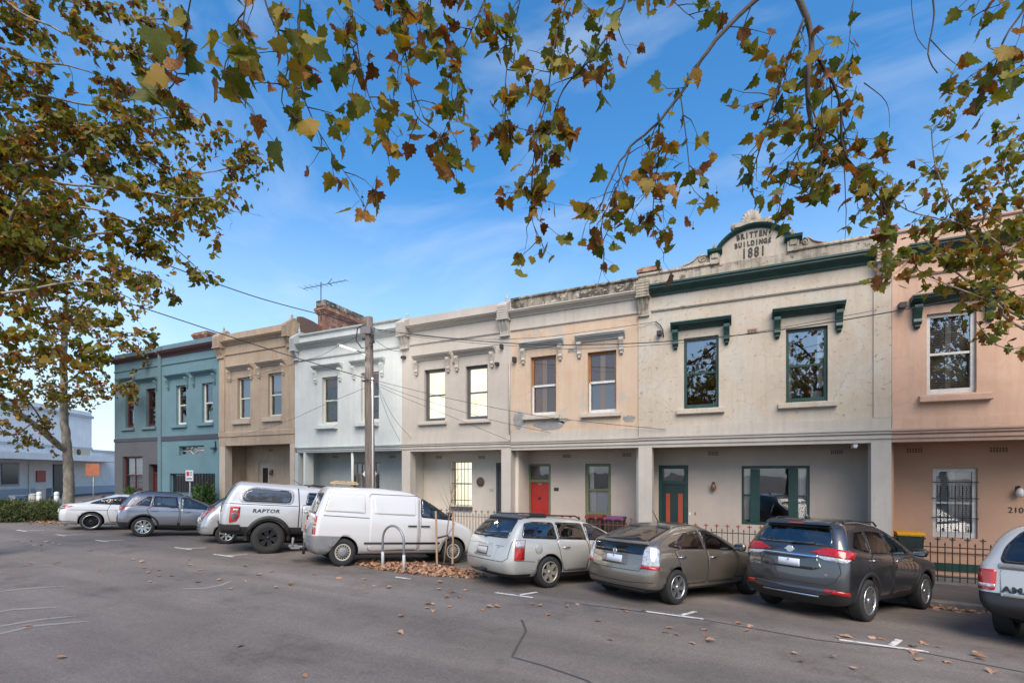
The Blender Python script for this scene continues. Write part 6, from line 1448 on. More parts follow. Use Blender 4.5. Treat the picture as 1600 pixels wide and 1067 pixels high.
for p in ([(-.25, 1.12), (.12, 1.09), (.18, 1.41), (.05, 1.40)], [(.20, 1.09), (.98, 1.06), (.93, 1.42), (.24, 1.43)], [(1.08, 1.06), (2.1, 1.01), (1.65, 1.24), (1.3, 1.40), (1.06, 1.42)]): c.both('side_window', rnd(p, .035), C_GLASS)
c.corner('tail_light', rnd([(-.12, .90), (.10, .93), (.26, 1.07), (.0, 1.06), (-.1, 1.02)], .03), C_RED, off=.014); c.corner('tail_light', rnd([(-.10, .955), (.08, .965), (.13, 1.01), (-.08, 1.0)], .02), C_AMBER, off=.019)
c.door([(.30, .40), (.98, .40), (1.02, .75), (1.0, 1.05), (.2, 1.08), (.05, .95), (.2, .7)], (.28, .92), G); c.door([(1.06, .40), (2.0, .40), (2.15, .8), (2.1, 1.0), (1.06, 1.05)], (1.25, .90), G); c.seam('R', [(.1, .96), (2.0, .88)], .014, 'body_crease_shade')  # side crease shade painted on as a dark strip
c.flare(0, .40, .46, C_TRIM, .008, 0, 180); c.flare(2.67, .40, .46, C_TRIM, .008, 0, 180); c.plate(0, .82)
for s2 in (-1, 1): c.bar('roof_rail', [(-.15, s2*.6, 1.54), (0, s2*.6, 1.60), (.9, s2*.59, 1.58), (1.1, s2*.58, 1.51)], .016, C_TRIM)
c.mirror(2.05, 1.06, G); c.wheel('asx'); c.place(gp(222, 838), radians(62))

# ======== white coupe
G = paint('pearl_white', (0.66, 0.67, 0.68), .1, .3)
c = Car('coupe', 'white coupe with black multi-spoke wheels beside the green hedge', 2.76, .325, .22, .775, [
    (-.8, 3.3, .72, .19, .15, .2, .05, .1), (-.93, 3.42, .83, .27, .22, .3, .12, .2), (-.99, 3.54, .872, .42, .26, .35, .15, .25), (-1.0, 3.54, .885, .60, .26, .35, .15, .25),
    (-.97, 3.46, .875, [(-.97, .83), (1, .82), (3.4, .68)], .26, .35, .15, .25), (-.90, 3.15, .83, [(-.9, .96), (0, .945), (1, .92), (2.3, .88), (3.15, .77)], .26, .35, .15, .25),
    (-.42, 2.45, .755, [(-.42, .99), (1, .955), (2.4, .93)], .25, .3, .12, .25), (.02, 1.9, .665, [(.02, 1.15), (.9, 1.18), (1.9, 1.14)], .22, .25, .1, .2),
    (.42, 1.45, .575, [(.42, 1.29), (1, 1.33), (1.45, 1.29)], .2, .25, .08, .15), (.6, 1.25, .41, [(.6, 1.35), (.9, 1.38), (1.25, 1.34)], .2, .2, .05, .1)],
    [0, 0, 0, 0, 0, 0, 0, 0, 0], G)
c.patch('rear_window', 'T', rnd([(-.34, -.58), (.32, -.48), (.32, .48), (-.34, .58)], .07), C_GLASS); c.both('side_window', rnd([(-.08, 1.0), (2.0, .95), (1.6, 1.14), (1.25, 1.26), (.75, 1.27), (.3, 1.17)], .04), C_GLASS)
c.corner('tail_light', rnd([(-.15, .74), (.06, .78), (.22, .88), (.0, .90), (-.15, .86)], .02), C_RED, off=.012); c.corner('tail_light', rnd([(-.1, .79), (.03, .81), (.06, .84), (-.1, .83)], .01), C_CLEAR, off=.017)
c.door([(.55, .30), (1.95, .30), (2.05, .7), (2.0, .95), (.5, .98), (.42, .7)], (.75, .80), G); c.seam('R', [(-.6, .74), (.4, .76), (2.0, .74)], .012, 'body_crease_shade'); c.seam('DR', [(-.3, .33), (.3, .31)], .02, 'bumper_line', C_TRIM); c.plate(0, .68); c.seam('DR', [(-.3, .26), (.1, .24)], .04, 'chrome_lip', C_CHROME)  # flank crease: dark strip painted in place of its shade
c.mirror(1.95, 1.0, G); c.wheel('low'); c.place(gp(141, 828), radians(62), sc=(1.04, 1, 1.03))

# ======== pale pickup at the picture's edge
G = paint('pale_silver_pickup', (0.50, 0.50, 0.48), .3, .35, .1)
c = Car('pickup_truck', 'pale silver pickup with rounded white canopy and black lettered tailgate', 3.1, .385, .26, .82, [
    (-1.05, 3.7, .80, .40, .15, .2, .03, .1), (-1.22, 3.9, .92, .50, .16, .25, .04, .2), (-1.24, 4.0, .955, .66, .16, .3, .05, .25), (-1.16, 4.0, .965, .72, .12, .3, .04, .25),
    (-1.15, 3.95, .965, [(-1.15, 1.08), (1, 1.06), (3.9, .98)], .12, .3, .04, .25), (-1.13, 3.7, .945, [(-1.13, 1.20), (1, 1.18), (2.6, 1.12), (3.7, 1.05)], .14, .3, .04, .25),
    (-1.10, 2.8, .90, [(-1.1, 1.24), (1, 1.22), (2.8, 1.16)], .14, .3, .04, .25), (-.98, 2.2, .83, [(-.98, 1.50), (1, 1.50), (2.2, 1.44)], .18, .25, .05, .2),
    (-.80, 1.75, .70, [(-.8, 1.74), (1, 1.70), (1.75, 1.66)], .2, .25, .05, .15), (-.65, 1.5, .48, [(-.65, 1.84), (1, 1.80), (1.5, 1.74)], .2, .2, .04, .1)],
    [1, 1, 1, 0, 0, 0, 0, 0, 0], G, cat='pickup')
c.patch('canopy_rear_window', 'B', rnd([(-.70, 1.22), (.70, 1.22), (.66, 1.45), (.50, 1.70), (.30, 1.76), (-.30, 1.76), (-.50, 1.70), (-.66, 1.45)], .08), C_GLASS, off=.006)
c.patch('canopy_sill', 'B', rect(-.72, .72, 1.13, 1.21, .02), C_GREYTRIM, off=.012); c.patch('sticker', 'B', rect(.02, .34, 1.255, 1.295, .01), simple('green_sticker', (.10, .42, .27), .5), off=.014)
c.patch('tailgate', 'B', rect(-.70, .70, .73, 1.12, .03), G, off=.006); c.corner('tail_light', rnd([(-.27, .80), (-.02, .80), (-.02, 1.11), (-.27, 1.11)], .03), C_RED, off=.014); c.corner('tail_light', rnd([(-.268, .845), (-.022, .845), (-.022, .895), (-.268, .895)], .01), C_CLEAR, off=.02)
c.text('lettering', 'AMAROK', 'B', .36, .83, .12, C_TRIM, .012, spacing=1.1, xs=1.2, bold=.006); c.both('side_window', rnd([(-.6, 1.30), (.5, 1.28), (.5, 1.55), (-.5, 1.56)], .08), C_GLASS); c.both('side_window', rnd([(1.5, 1.24), (2.3, 1.2), (1.9, 1.46), (1.5, 1.56)], .04), C_GLASS); c.both('side_window', rnd([(.85, 1.26), (1.42, 1.24), (1.42, 1.56), (.9, 1.57)], .04), C_GLASS)
c.plate(0, .92); c.both('mud_flap', rect(-.52, -.40, .22, .60, .01), C_GREYTRIM, off=-.01); c.door([(.8, .5), (1.45, .5), (1.46, 1.22), (.8, 1.23)], (.95, 1.05), G); c.door([(1.5, .5), (2.35, .5), (2.4, 1.18), (1.5, 1.22)], (1.65, 1.04), G)
for s2 in (-1, 1): c.bar('roof_rack', [(-.3, s2*.5, 1.80), (-.2, s2*.5, 1.90), (.6, s2*.5, 1.90), (.7, s2*.5, 1.78)], .02, C_TRIM)
c.flare(0, .44, .49, G, .012, 0, 180); c.mirror(2.3, 1.24, C_TRIM); c.wheel('suv'); c.place(gp(1574, 991), radians(60), side=1)
# ---------------------------------------------------------------- plane trees
def leaf_mat(name, stops, trans=0.35):
    m = bpy.data.materials.new(name); m.use_nodes = True; t = m.node_tree; t.nodes.clear(); nn, L = t.nodes.new, t.links.new
    ge = nn('ShaderNodeNewGeometry'); oi = nn('ShaderNodeObjectInfo')
    ad = nn('ShaderNodeMath'); ad.operation = 'ADD'; L(ge.outputs['Random Per Island'], ad.inputs[0]); L(oi.outputs['Random'], ad.inputs[1])
    fr = nn('ShaderNodeMath'); fr.operation = 'FRACT'; L(ad.outputs[0], fr.inputs[0])
    co = nn('ShaderNodeTexCoord'); n = nn('ShaderNodeTexNoise'); n.inputs['Scale'].default_value = 14; n.inputs['Detail'].default_value = 4; L(co.outputs['Object'], n.inputs['Vector'])
    mr = nn('ShaderNodeMapRange'); mr.inputs['From Min'].default_value = .3; mr.inputs['From Max'].default_value = .7; mr.inputs['To Min'].default_value = -.16; mr.inputs['To Max'].default_value = .16; L(n.outputs['Fac'], mr.inputs['Value'])
    a2 = nn('ShaderNodeMath'); a2.operation = 'ADD'; a2.use_clamp = True; L(fr.outputs[0], a2.inputs[0]); L(mr.outputs['Result'], a2.inputs[1])
    r = nn('ShaderNodeValToRGB'); cr_ = r.color_ramp
    while len(cr_.elements) < len(stops): cr_.elements.new(.5)
    for e, (p, c_) in zip(cr_.elements, stops): e.position = p; e.color = (*c_, 1)
    L(a2.outputs[0], r.inputs['Fac'])
    d = nn('ShaderNodeBsdfPrincipled'); d.inputs['Roughness'].default_value = .55; d.inputs['Specular IOR Level'].default_value = .3; L(r.outputs['Color'], d.inputs['Base Color'])
    tr = nn('ShaderNodeBsdfTranslucent'); g2 = nn('ShaderNodeMix'); g2.data_type = 'RGBA'; g2.blend_type = 'MULTIPLY'; g2.inputs['Factor'].default_value = 1; g2.inputs['B'].default_value = (1.5, 1.35, .7, 1); L(r.outputs['Color'], g2.inputs['A']); L(g2.outputs['Result'], tr.inputs['Color'])
    mx = nn('ShaderNodeMixShader'); mx.inputs['Fac'].default_value = trans; L(d.outputs[0], mx.inputs[1]); L(tr.outputs[0], mx.inputs[2])
    L(mx.outputs[0], nn('ShaderNodeOutputMaterial').inputs['Surface']); return m
ST_G = [(0, (0.073, 0.092, 0.011)), (.22, (0.104, 0.121, 0.014)), (.42, (0.152, 0.152, 0.017)), (.57, (0.233, 0.186, 0.023)), (.70, (0.306, 0.174, 0.021)), (.85, (0.208, 0.073, 0.014)), (1, (0.104, 0.040, 0.013))]
ST_A = [(0, (0.070, 0.090, 0.014)), (.25, (0.104, 0.117, 0.017)), (.42, (0.173, 0.156, 0.020)), (.58, (0.278, 0.197, 0.026)), (.74, (0.313, 0.150, 0.020)), (.88, (0.232, 0.074, 0.015)), (1, (0.110, 0.046, 0.016))]
M_LEAFG = leaf_mat('plane_leaf_green', ST_G); M_LEAFA = leaf_mat('plane_leaf_autumn', ST_A)
M_LITTER = leaf_mat('fallen_leaf_brown', [(0, (.40, .24, .15)), (.4, (.50, .32, .21)), (.75, (.36, .19, .11)), (1, (.24, .12, .07))], .1)
M_BARK = simple('plane_bark', (.30, .265, .21), .85, var=.5, scale=5, bump=.5, bscale=18, stretch=(1, 1, .5), dark=(.12, .10, .08))
M_TWIG = simple('dark_twig', (.065, .052, .042), .85, var=.3, scale=8)

# lobed leaf in the x-y plane, stalk at the origin, tip towards +y, unit width about 1
_half = [(0, 0), (.12, -.05), (.33, -.09), (.35, .05), (.55, .15), (.47, .25), (.52, .41), (.38, .42), (.28, .50), (.33, .67), (.20, .68), (.11, .84), (0, 1.0)]
LEAF2 = [(x, y) for x, y in _half] + [(-x, y) for x, y in _half[-2:0:-1]]
def leaf_arrays(fold=.22, curl=.25):
    n = len(LEAF2); V = [(0, .34, 0)] + [(x, y, fold * abs(x) - curl * max(0, y-.34)**2 - .12 * abs(x)**2) for x, y in LEAF2]
    F = [(0, 1+i, 1+(i+1) % n) for i in range(n)]
    return np.array(V, float), np.array(F, int)
LV, LF = leaf_arrays(); LV2, LF2 = leaf_arrays(-.15, .6); LV3, LF3 = leaf_arrays(.5, .1)
# coarser leaf for far foliage
_hc = [(0, 0), (.34, -.06), (.52, .22), (.30, .38), (.22, .66), (0, 1.0)]
LC = [(x, y) for x, y in _hc] + [(-x, y) for x, y in _hc[-2:0:-1]]
LCV = np.array([(0, .34, 0)] + [(x, y, .25*abs(x) - .2*max(0, y-.34)**2) for x, y in LC]); LCF = np.array([(0, 1+i, 1+(i+1) % len(LC)) for i in range(len(LC))], int)
LEAF_ME = []
for k, (v, f) in enumerate(((LV, LF), (LV2, LF2), (LV3, LF3))):
    for mt in (M_LEAFG, M_LEAFA):
        me = bpy.data.meshes.new('leaf'); me.from_pydata(v.tolist(), [], f.tolist()); me.materials.append(mt); me.polygons.foreach_set('use_smooth', [True]*len(f)); LEAF_ME.append(me)
def rot_rand(r, hang=.6):
    "random leaf orientation, tips tending to hang"
    tip = Vector((r.gauss(0, 1), r.gauss(0, 1), r.gauss(-hang*1.6, .8))).normalized()
    nrm = Vector((r.gauss(0, 1), r.gauss(0, 1), r.gauss(.5, .7))); nrm = (nrm - tip * nrm.dot(tip)).normalized()
    return Matrix((tip.cross(nrm)*r.uniform(.72, 1.08), tip, nrm*r.choice((-1, 1))*r.uniform(.3, 2.4))).transposed()
def leaves_mesh(name, L_, mat, parent, coarse=False):
    "L_: list of (point, 3x3 rotation, size) -> one mesh"
    var = [(LCV, LCF)] if coarse else [(LV, LF), (LV2, LF2), (LV3, LF3)]
    VV = []; FF = []; off = 0
    for i, (p, R_, sz) in enumerate(L_):
        v, f = var[i % len(var)]
        VV.append(v @ (np.array(R_).T * sz) + np.array(p)); FF.append(f + off); off += len(v)
    V = np.concatenate(VV); F = np.concatenate(FF)
    me = bpy.data.meshes.new(name); me.vertices.add(len(V)); me.vertices.foreach_set('co', V.ravel())
    me.loops.add(F.size); me.loops.foreach_set('vertex_index', F.ravel()); me.polygons.add(len(F))
    me.polygons.foreach_set('loop_start', np.arange(0, F.size, 3)); me.polygons.foreach_set('loop_total', np.full(len(F), 3))
    me.materials.append(mat); me.update(calc_edges=True); me.validate()
    o = lk(bpy.data.objects.new(name, me), parent); o['kind'] = 'stuff'; return o
def in_view(p):
    d = -p.x * sin(TH) + p.y * cos(TH)
    if d < .3: return None
    u = p.x * cos(TH) + p.y * sin(TH); x, y = PX0 + FPX * u / d, HYP - FPX * (p.z - CZ) / d
    return (x, y, d)
class Tree:
    def __init__(s, name, label, base, seed, group=None):
        s.root = thing(name, label, 'tree', base, group=group); s.inv = Matrix.Translation(base).inverted()
        s.pet = False; s.bark = M_BARK; s.r = random.Random(seed); s.wood = bmesh.new(); s.twig = bmesh.new(); s.leaves = []; s.balls = bmesh.new()
    def limb(s, pts, r0, r1, seg=8, wood=True):
        P = [Vector(p) for p in pts]; Q = []
        for i in range(len(P)-1):                     # smooth the drawn line
            p0, p1, p2, p3 = P[max(0, i-1)], P[i], P[i+1], P[min(len(P)-1, i+2)]
            k = min(max(4, int((p2-p1).length / .2)), 10)
            for j in range(k):
                t = j/k; q = .5*((2*p1)+(p2-p0)*t+(2*p0-5*p1+4*p2-p3)*t*t+(3*p1-p0-3*p2+p3)*t**3); Q.append(q + Vector((s.r.gauss(0, 1), s.r.gauss(0, 1), s.r.gauss(0, 1))) * min(r0*.12, .006+r0*.03))
        Q.append(P[-1]); n = len(Q)
        tube(s.wood if wood else s.twig, Q, [r0+(r1-r0)*(i/(n-1))**.8 for i in range(n)], seg); return Q
    def twigs(s, Q, every, length, size, per=3, sub=2, droop=.5, r=.007, spread=.9, start=.1, up=0.0, jit=.3):
        "side shoots with leaves along a limb"
        acc = 0; tot = sum((b-a).length for a, b in zip(Q, Q[1:])); run = 0
        for a, b in zip(Q, Q[1:]):
            l = (b-a).length; run += l; acc += l
            if run < tot*start or l < 1e-6: continue
            while acc > every:
                acc -= every; p = a.lerp(b, s.r.random()); t = (b-a).normalized()
                d = (t*.8 + Vector((s.r.gauss(0, 1), s.r.gauss(0, 1), s.r.gauss(up, .8)))*spread).normalized()
                s.shoot(p, d, length*s.r.uniform(.5, 1.2), size, per, sub, droop, r, jit)
    def shoot(s, p, d, L_, size, per, sub, droop, r, jit=.3):
        n = max(3, int(L_/.14)); pts = [p.copy()]; q = p.copy(); d = d.copy()
        for i in range(n):
            d = (d + Vector((s.r.gauss(0, jit), s.r.gauss(0, jit), s.r.gauss(-droop*.28, jit*.7)))).normalized(); q = q + d*(L_/n); pts.append(q.copy())
            if sub > 0 and s.r.random() < .33:
                dd = (d + Vector((s.r.gauss(0, 1), s.r.gauss(0, 1), s.r.gauss(-.2, .7)))*.8).normalized(); s.shoot(q, dd, L_*s.r.uniform(.3, .55), size, per, sub-1, droop, r*.7, jit)
            for _ in range(per):
                if s.r.random() < .5: s.leaf(q, size)
        tube(s.twig, pts, [max(.0022, r*(1-.75*i/n)) for i in range(n+1)], 5, caps=False)
        s.leaf(q, size)
    def leaf(s, q, size):
        o = Vector((s.r.gauss(0, 1), s.r.gauss(0, 1), s.r.gauss(-.3, .8)))*size*.42
        if s.pet: tube(s.twig, [q, q+o], .0017, 3, caps=False)
        s.leaves.append((q+o, rot_rand(s.r), size*s.r.uniform(.55, 1.2)))
    def ball(s, p, r=.014, drop=.06):
        tube(s.twig, [p, p+Vector((0, 0, -drop))], .0018, 4, caps=False)
        bmesh.ops.create_icosphere(s.balls, subdivisions=1, radius=r, matrix=Matrix.Translation(p+Vector((0, 0, -drop-r))))
    def finish(s, kind=0, single=300, coarse=False, mat=None, keep=None):
        mat = mat or (M_LEAFG if kind == 0 else M_LEAFA)
        for nm, b, m in (('trunk', s.wood, s.bark), ('twig', s.twig, M_TWIG), ('seed_ball', s.balls, M_TWIG)):
            if len(b.verts):
                o = bm_obj(nm, b, m, s.root); o.data.transform(s.inv)
                if nm != 'trunk': o['kind'] = 'stuff'
            else: b.free()
        if keep: s.leaves = [l for l in s.leaves if keep(l[0])]
        sc = []
        for i, (p, R_, sz) in enumerate(s.leaves):
            v = in_view(p); sc.append((sz/v[2] if v and -20 < v[0] < 1620 and -20 < v[1] < 1087 else 0, i))
        sc.sort(reverse=True); top = {i for q, i in sc[:single] if q > 0}
        for i in top:
            p, R_, sz = s.leaves[i]; o = lk(bpy.data.objects.new('leaf', LEAF_ME[(i % 3)*2+kind]), s.root)
            o.matrix_local = s.inv @ (Matrix.Translation(p) @ R_.to_4x4() @ Matrix.Scale(sz, 4))
        rest = [(tuple(p - s.root.location), R_, sz) for i, (p, R_, sz) in enumerate(s.leaves) if i not in top]
        if rest: leaves_mesh('crown', rest, mat, s.root, coarse)
        return s.root

# ---- the tree over the camera: limbs reach in from above and behind
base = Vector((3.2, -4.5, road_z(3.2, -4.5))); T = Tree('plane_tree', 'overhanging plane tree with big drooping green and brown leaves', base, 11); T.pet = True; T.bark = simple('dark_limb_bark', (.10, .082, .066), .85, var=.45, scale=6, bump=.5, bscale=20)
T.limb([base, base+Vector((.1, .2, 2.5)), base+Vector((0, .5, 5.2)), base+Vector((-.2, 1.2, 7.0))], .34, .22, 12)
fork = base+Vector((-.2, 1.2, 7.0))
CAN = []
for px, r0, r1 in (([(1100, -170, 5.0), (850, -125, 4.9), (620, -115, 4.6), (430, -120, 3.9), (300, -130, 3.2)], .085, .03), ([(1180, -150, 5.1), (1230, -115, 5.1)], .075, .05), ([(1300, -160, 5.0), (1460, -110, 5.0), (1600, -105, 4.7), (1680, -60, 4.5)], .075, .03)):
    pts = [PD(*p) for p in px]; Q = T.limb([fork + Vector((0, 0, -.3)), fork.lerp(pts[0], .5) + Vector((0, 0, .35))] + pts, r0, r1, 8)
    m = min(range(len(Q)), key=lambda i: (Q[i]-pts[0]).length); CAN += Q[m:]; T.twigs(Q[m:], .2, .5, .155, 2, 1, .3, .007, start=0, up=.5)
def over(px, r0, r1, every=.22, L_=.55, size=.155, per=2, sub=1, start=.05, root=True, droop=.75, seg=7, jit=.3):
    pts = [PD(*p) for p in px]
    if root: c_ = min(CAN, key=lambda q: (q-pts[0]).length); pts = [c_, c_.lerp(pts[0], .5) + Vector((0, 0, .04)), pts[0]] + pts[1:]
    Q = T.limb(pts, r0, r1, seg, wood=r0 > .018)
    if root: m = min(range(len(Q)), key=lambda i: (Q[i]-pts[2]).length); Q = Q[m:]
    if per: T.twigs(Q, every*1.15, L_, size, 1, sub, droop, .006, start=start, jit=jit)
    return Q
#   big limb dropping in at the top right, with its sprays over the pediment
Q = over([(1215, -60, 5.2), (1250, 0, 5.1), (1268, 60, 5.1), (1262, 130, 5.1), (1268, 200, 5.2)], .045, .022, .5, .4, root=True)
over([(1266, 75, 5.1), (1310, 150, 5.2), (1318, 235, 5.3), (1350, 280, 5.3), (1385, 330, 5.4), (1395, 390, 5.5)], .018, .006, .10, .45, root=False)
over([(1268, 200, 5.2), (1305, 215, 5.3), (1335, 265, 5.4), (1380, 300, 5.5)], .012, .005, .16, .4, root=False)
over([(1256, 30, 5.1), (1225, 110, 5.2), (1205, 170, 5.2), (1185, 240, 5.3), (1165, 290, 5.4)], .014, .005, .09, .42, root=False, per=3)
over([(1268, 200, 5.2), (1240, 250, 5.2), (1222, 300, 5.3), (1215, 345, 5.3)], .010, .003, .10, .36, root=False, per=3)
over([(1262, 150, 5.1), (1285, 230, 5.2), (1270, 290, 5.2), (1240, 290, 5.2)], .009, .003, .10, .34, root=False, per=3)
over([(1318, 235, 5.3), (1322, 330, 5.4), (1320, 380, 5.4)], .007, .002, .8, .2, root=False, per=0)
over([(1350, 130, 5.3), (1385, 160, 5.4), (1390, 200, 5.4)], .006, .002, .9, .2, root=False, per=0)
#   long diagonal limb from the top down to the left
over([(1215, -30, 4.9), (1170, 10, 4.9), (1105, 80, 4.9), (1075, 130, 5.0), (1030, 190, 5.0), (985, 230, 5.1), (955, 280, 5.1), (930, 345, 5.2)], .034, .006, .30, .42, root=True, per=2)
over([(1030, 190, 5.0), (1028, 250, 5.0), (1020, 330, 5.1), (1022, 375, 5.1)], .010, .003, .11, .34, root=False, per=3)
over([(985, 230, 5.1), (965, 290, 5.1), (940, 350, 5.1), (945, 400, 5.1)], .010, .003, .10, .36, root=False, per=3)
over([(1063, 145, 5.0), (1075, 240, 5.0), (1080, 290, 5.0), (1105, 318, 5.0)], .007, .002, .24, .26, root=False, per=2)
#   middle sprays
over([(985, -40, 5.0), (965, 30, 5.0), (920, 95, 5.0), (880, 140, 5.1), (860, 200, 5.1), (840, 270, 5.2)], .018, .004, .10, .42, root=True, per=3)
over([(900, -40, 5.0), (870, 50, 5.0), (855, 150, 5.1), (835, 240, 5.2), (830, 330, 5.2), (845, 385, 5.2)], .014, .003, .12, .36, root=True, per=2)
over([(820, -40, 4.9), (800, 60, 5.0), (790, 130, 5.0), (795, 190, 5.0), (830, 205, 5.0)], .010, .003, .13, .34, root=True, per=2)
over([(770, -40, 4.8), (740, 40, 4.8), (720, 90, 4.9), (712, 160, 4.9), (690, 215, 4.9)], .010, .003, .13, .34, root=True, per=2)
over([(620, -40, 4.6), (630, 60, 4.6), (640, 120, 4.6), (650, 180, 4.7), (690, 215, 4.8), (700, 260, 4.8)], .011, .003, .13, .30, root=True, per=2)
over([(540, -40, 4.4), (555, 50, 4.4), (565, 110, 4.5), (580, 160, 4.6), (600, 210, 4.6)], .010, .003, .10, .34, root=True, per=3)
over([(470, -40, 4.2), (468, 40, 4.2), (470, 130, 4.3), (490, 190, 4.4), (525, 250, 4.5), (560, 300, 4.6)], .012, .003, .13, .28, root=True, per=2)
over([(400, -50, 3.4), (420, 20, 3.4), (450, 90, 3.5), (440, 160, 3.6), (470, 190, 3.6)], .010, .003, .12, .28, root=True, per=2)
over([(690, -60, 4.7), (670, 0, 4.7), (650, 40, 4.8)], .010, .004, .07, .32, root=True, per=3)
over([(1000, -50, 5.0), (1060, 10, 5.0), (1085, 30, 5.0)], .008, .003, .2, .3, root=True, per=2)
#   close leaves upper left
over([(330, -80, 3.0), (300, -10, 3.0), (290, 60, 3.0), (295, 120, 3.1)], .007, .003, .17, .22, .16, root=True, per=2)
over([(400, -70, 3.2), (385, 0, 3.2), (375, 60, 3.2), (350, 110, 3.2), (385, 170, 3.3)], .007, .003, .17, .22, .16, root=True, per=2)
#   bare twigs and sparse leaves top right
over([(1450, -50, 5.0), (1460, 20, 5.0), (1450, 85, 5.0), (1465, 115, 5.0)], .014, .005, 1.2, .3, root=True, per=0)
over([(1452, 60, 5.0), (1480, 90, 5.0), (1500, 105, 5.0)], .006, .002, .5, .2, root=False, per=1)
over([(1424, -30, 5.0), (1430, 50, 5.0), (1448, 78, 5.0)], .006, .003, .6, .2, root=True, per=0)
over([(1340, -40, 5.0), (1330, 30, 5.0), (1325, 80, 5.0), (1315, 110, 5.0)], .006, .002, .26, .26, root=True, per=2)
over([(1640, -40, 4.4), (1590, 30, 4.5), (1570, 60, 4.5), (1555, 100, 4.6), (1530, 150, 4.7), (1510, 180, 4.7)], .016, .003, .22, .30, root=True, per=2)
over([(1650, 60, 4.4), (1600, 105, 4.5), (1560, 125, 4.6), (1520, 130, 4.6), (1480, 130, 4.7)], .010, .003, .24, .28, root=True, per=2)
over([(1560, -60, 4.6), (1530, 0, 4.6), (1515, 40, 4.6)], .007, .003, .26, .26, root=True, per=2)
rr = random.Random(4)
for (x, y) in ((566, 303), (568, 316), (1078, 296), (1120, 296), (1120, 310), (858, 322), (1083, 352), (912, 75)): T.ball(PD(x, y - 6, 5.0))
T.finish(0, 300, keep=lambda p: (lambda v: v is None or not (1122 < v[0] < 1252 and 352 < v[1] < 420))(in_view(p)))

# ---- generic standing tree with a round, open crown
def standing(T, trunk_top, crown_c, crown_r, nlimb, size, every, L_, per, seed, r0=.2, sub=1, droop=.35):
    r = random.Random(seed); c = Vector(crown_c)
    for k in range(nlimb):
        th = 2*pi*(k+r.random()*.8)/nlimb*2.6; el = r.uniform(-.55, .95)
        e = c + Vector((cos(th)*cos(el)*crown_r[0], sin(th)*cos(el)*crown_r[1], sin(el)*crown_r[2]))*r.uniform(.75, 1.0)
        t = Vector(trunk_top) + Vector((0, 0, r.uniform(-.5, 1.6)))
        mid = t.lerp(e, .5) + Vector((r.gauss(0, .4), r.gauss(0, .4), r.uniform(.2, .9)))
        Q = T.limb([t, t.lerp(mid, .5)+Vector((0, 0, .35)), mid, e], r0*.42, .014, 6); T.twigs(Q, every, L_, size, per, sub, droop, .008, start=.22, spread=1.0)

# ---- big tree on the left: trunk stands before the white building, crown fills the upper left
tb = gp(106, 800); base = Vector((tb[0], tb[1], road_z(*tb)))
D0 = DEP(*tb)
T = Tree('plane_tree', 'tall autumn plane tree with mottled trunk in front of the white building', base, 23, 'street plane trees')
P_ = lambda x, y, d: PD(x, y, d)
T.limb([base+Vector((0, 0, -.1)), P_(108, 760, D0), P_(105, 700, D0), P_(100, 640, D0), P_(100, 540, D0), P_(103, 470, D0)], .29, .13, 12)
T.limb([P_(105, 705, D0), P_(85, 690, D0-.6), P_(50, 660, D0-1.6), P_(0, 628, D0-3), P_(-60, 590, D0-4)], .2, .08, 9)
def lspray(px, r0, every=.3, L_=.9, size=.17, per=3, sub=1):
    Q = T.limb([P_(*p) for p in px], r0, .012, 6, wood=r0 > .03); T.twigs(Q, every, L_, size, per, sub, .35, .008, start=.1, spread=1.0)
d = D0
for px in ([(103, 600, d), (150, 560, d-1), (200, 520, d-2), (235, 545, d-2.5)], [(102, 560, d), (60, 500, d-1), (10, 470, d-2), (-50, 460, d-2)], [(103, 500, d), (160, 450, d-1), (210, 430, d-2), (240, 470, d-2)],
           [(103, 480, d), (110, 400, d-1), (120, 350, d-1)], [(103, 540, d), (60, 560, d-2), (20, 560, d-4), (-20, 540, d-5)], [(100, 620, d), (150, 610, d-2), (190, 600, d-3), (215, 590, d-3)], [(85, 690, d-.6), (40, 620, d-3), (5, 600, d-5)],
           [(50, 660, d-1.6), (20, 680, d-3), (-10, 660, d-4)], [(100, 600, d), (60, 610, d-2), (30, 590, d-3)], [(103, 520, d), (40, 430, d-2), (0, 400, d-3)], [(103, 500, d), (130, 500, d-3), (160, 500, d-5)], [(100, 640, d), (70, 600, d+1), (40, 520, d+1)]):
    lspray(px, .06, .28, 1.1, .19, 3)
T.finish(1, 300)

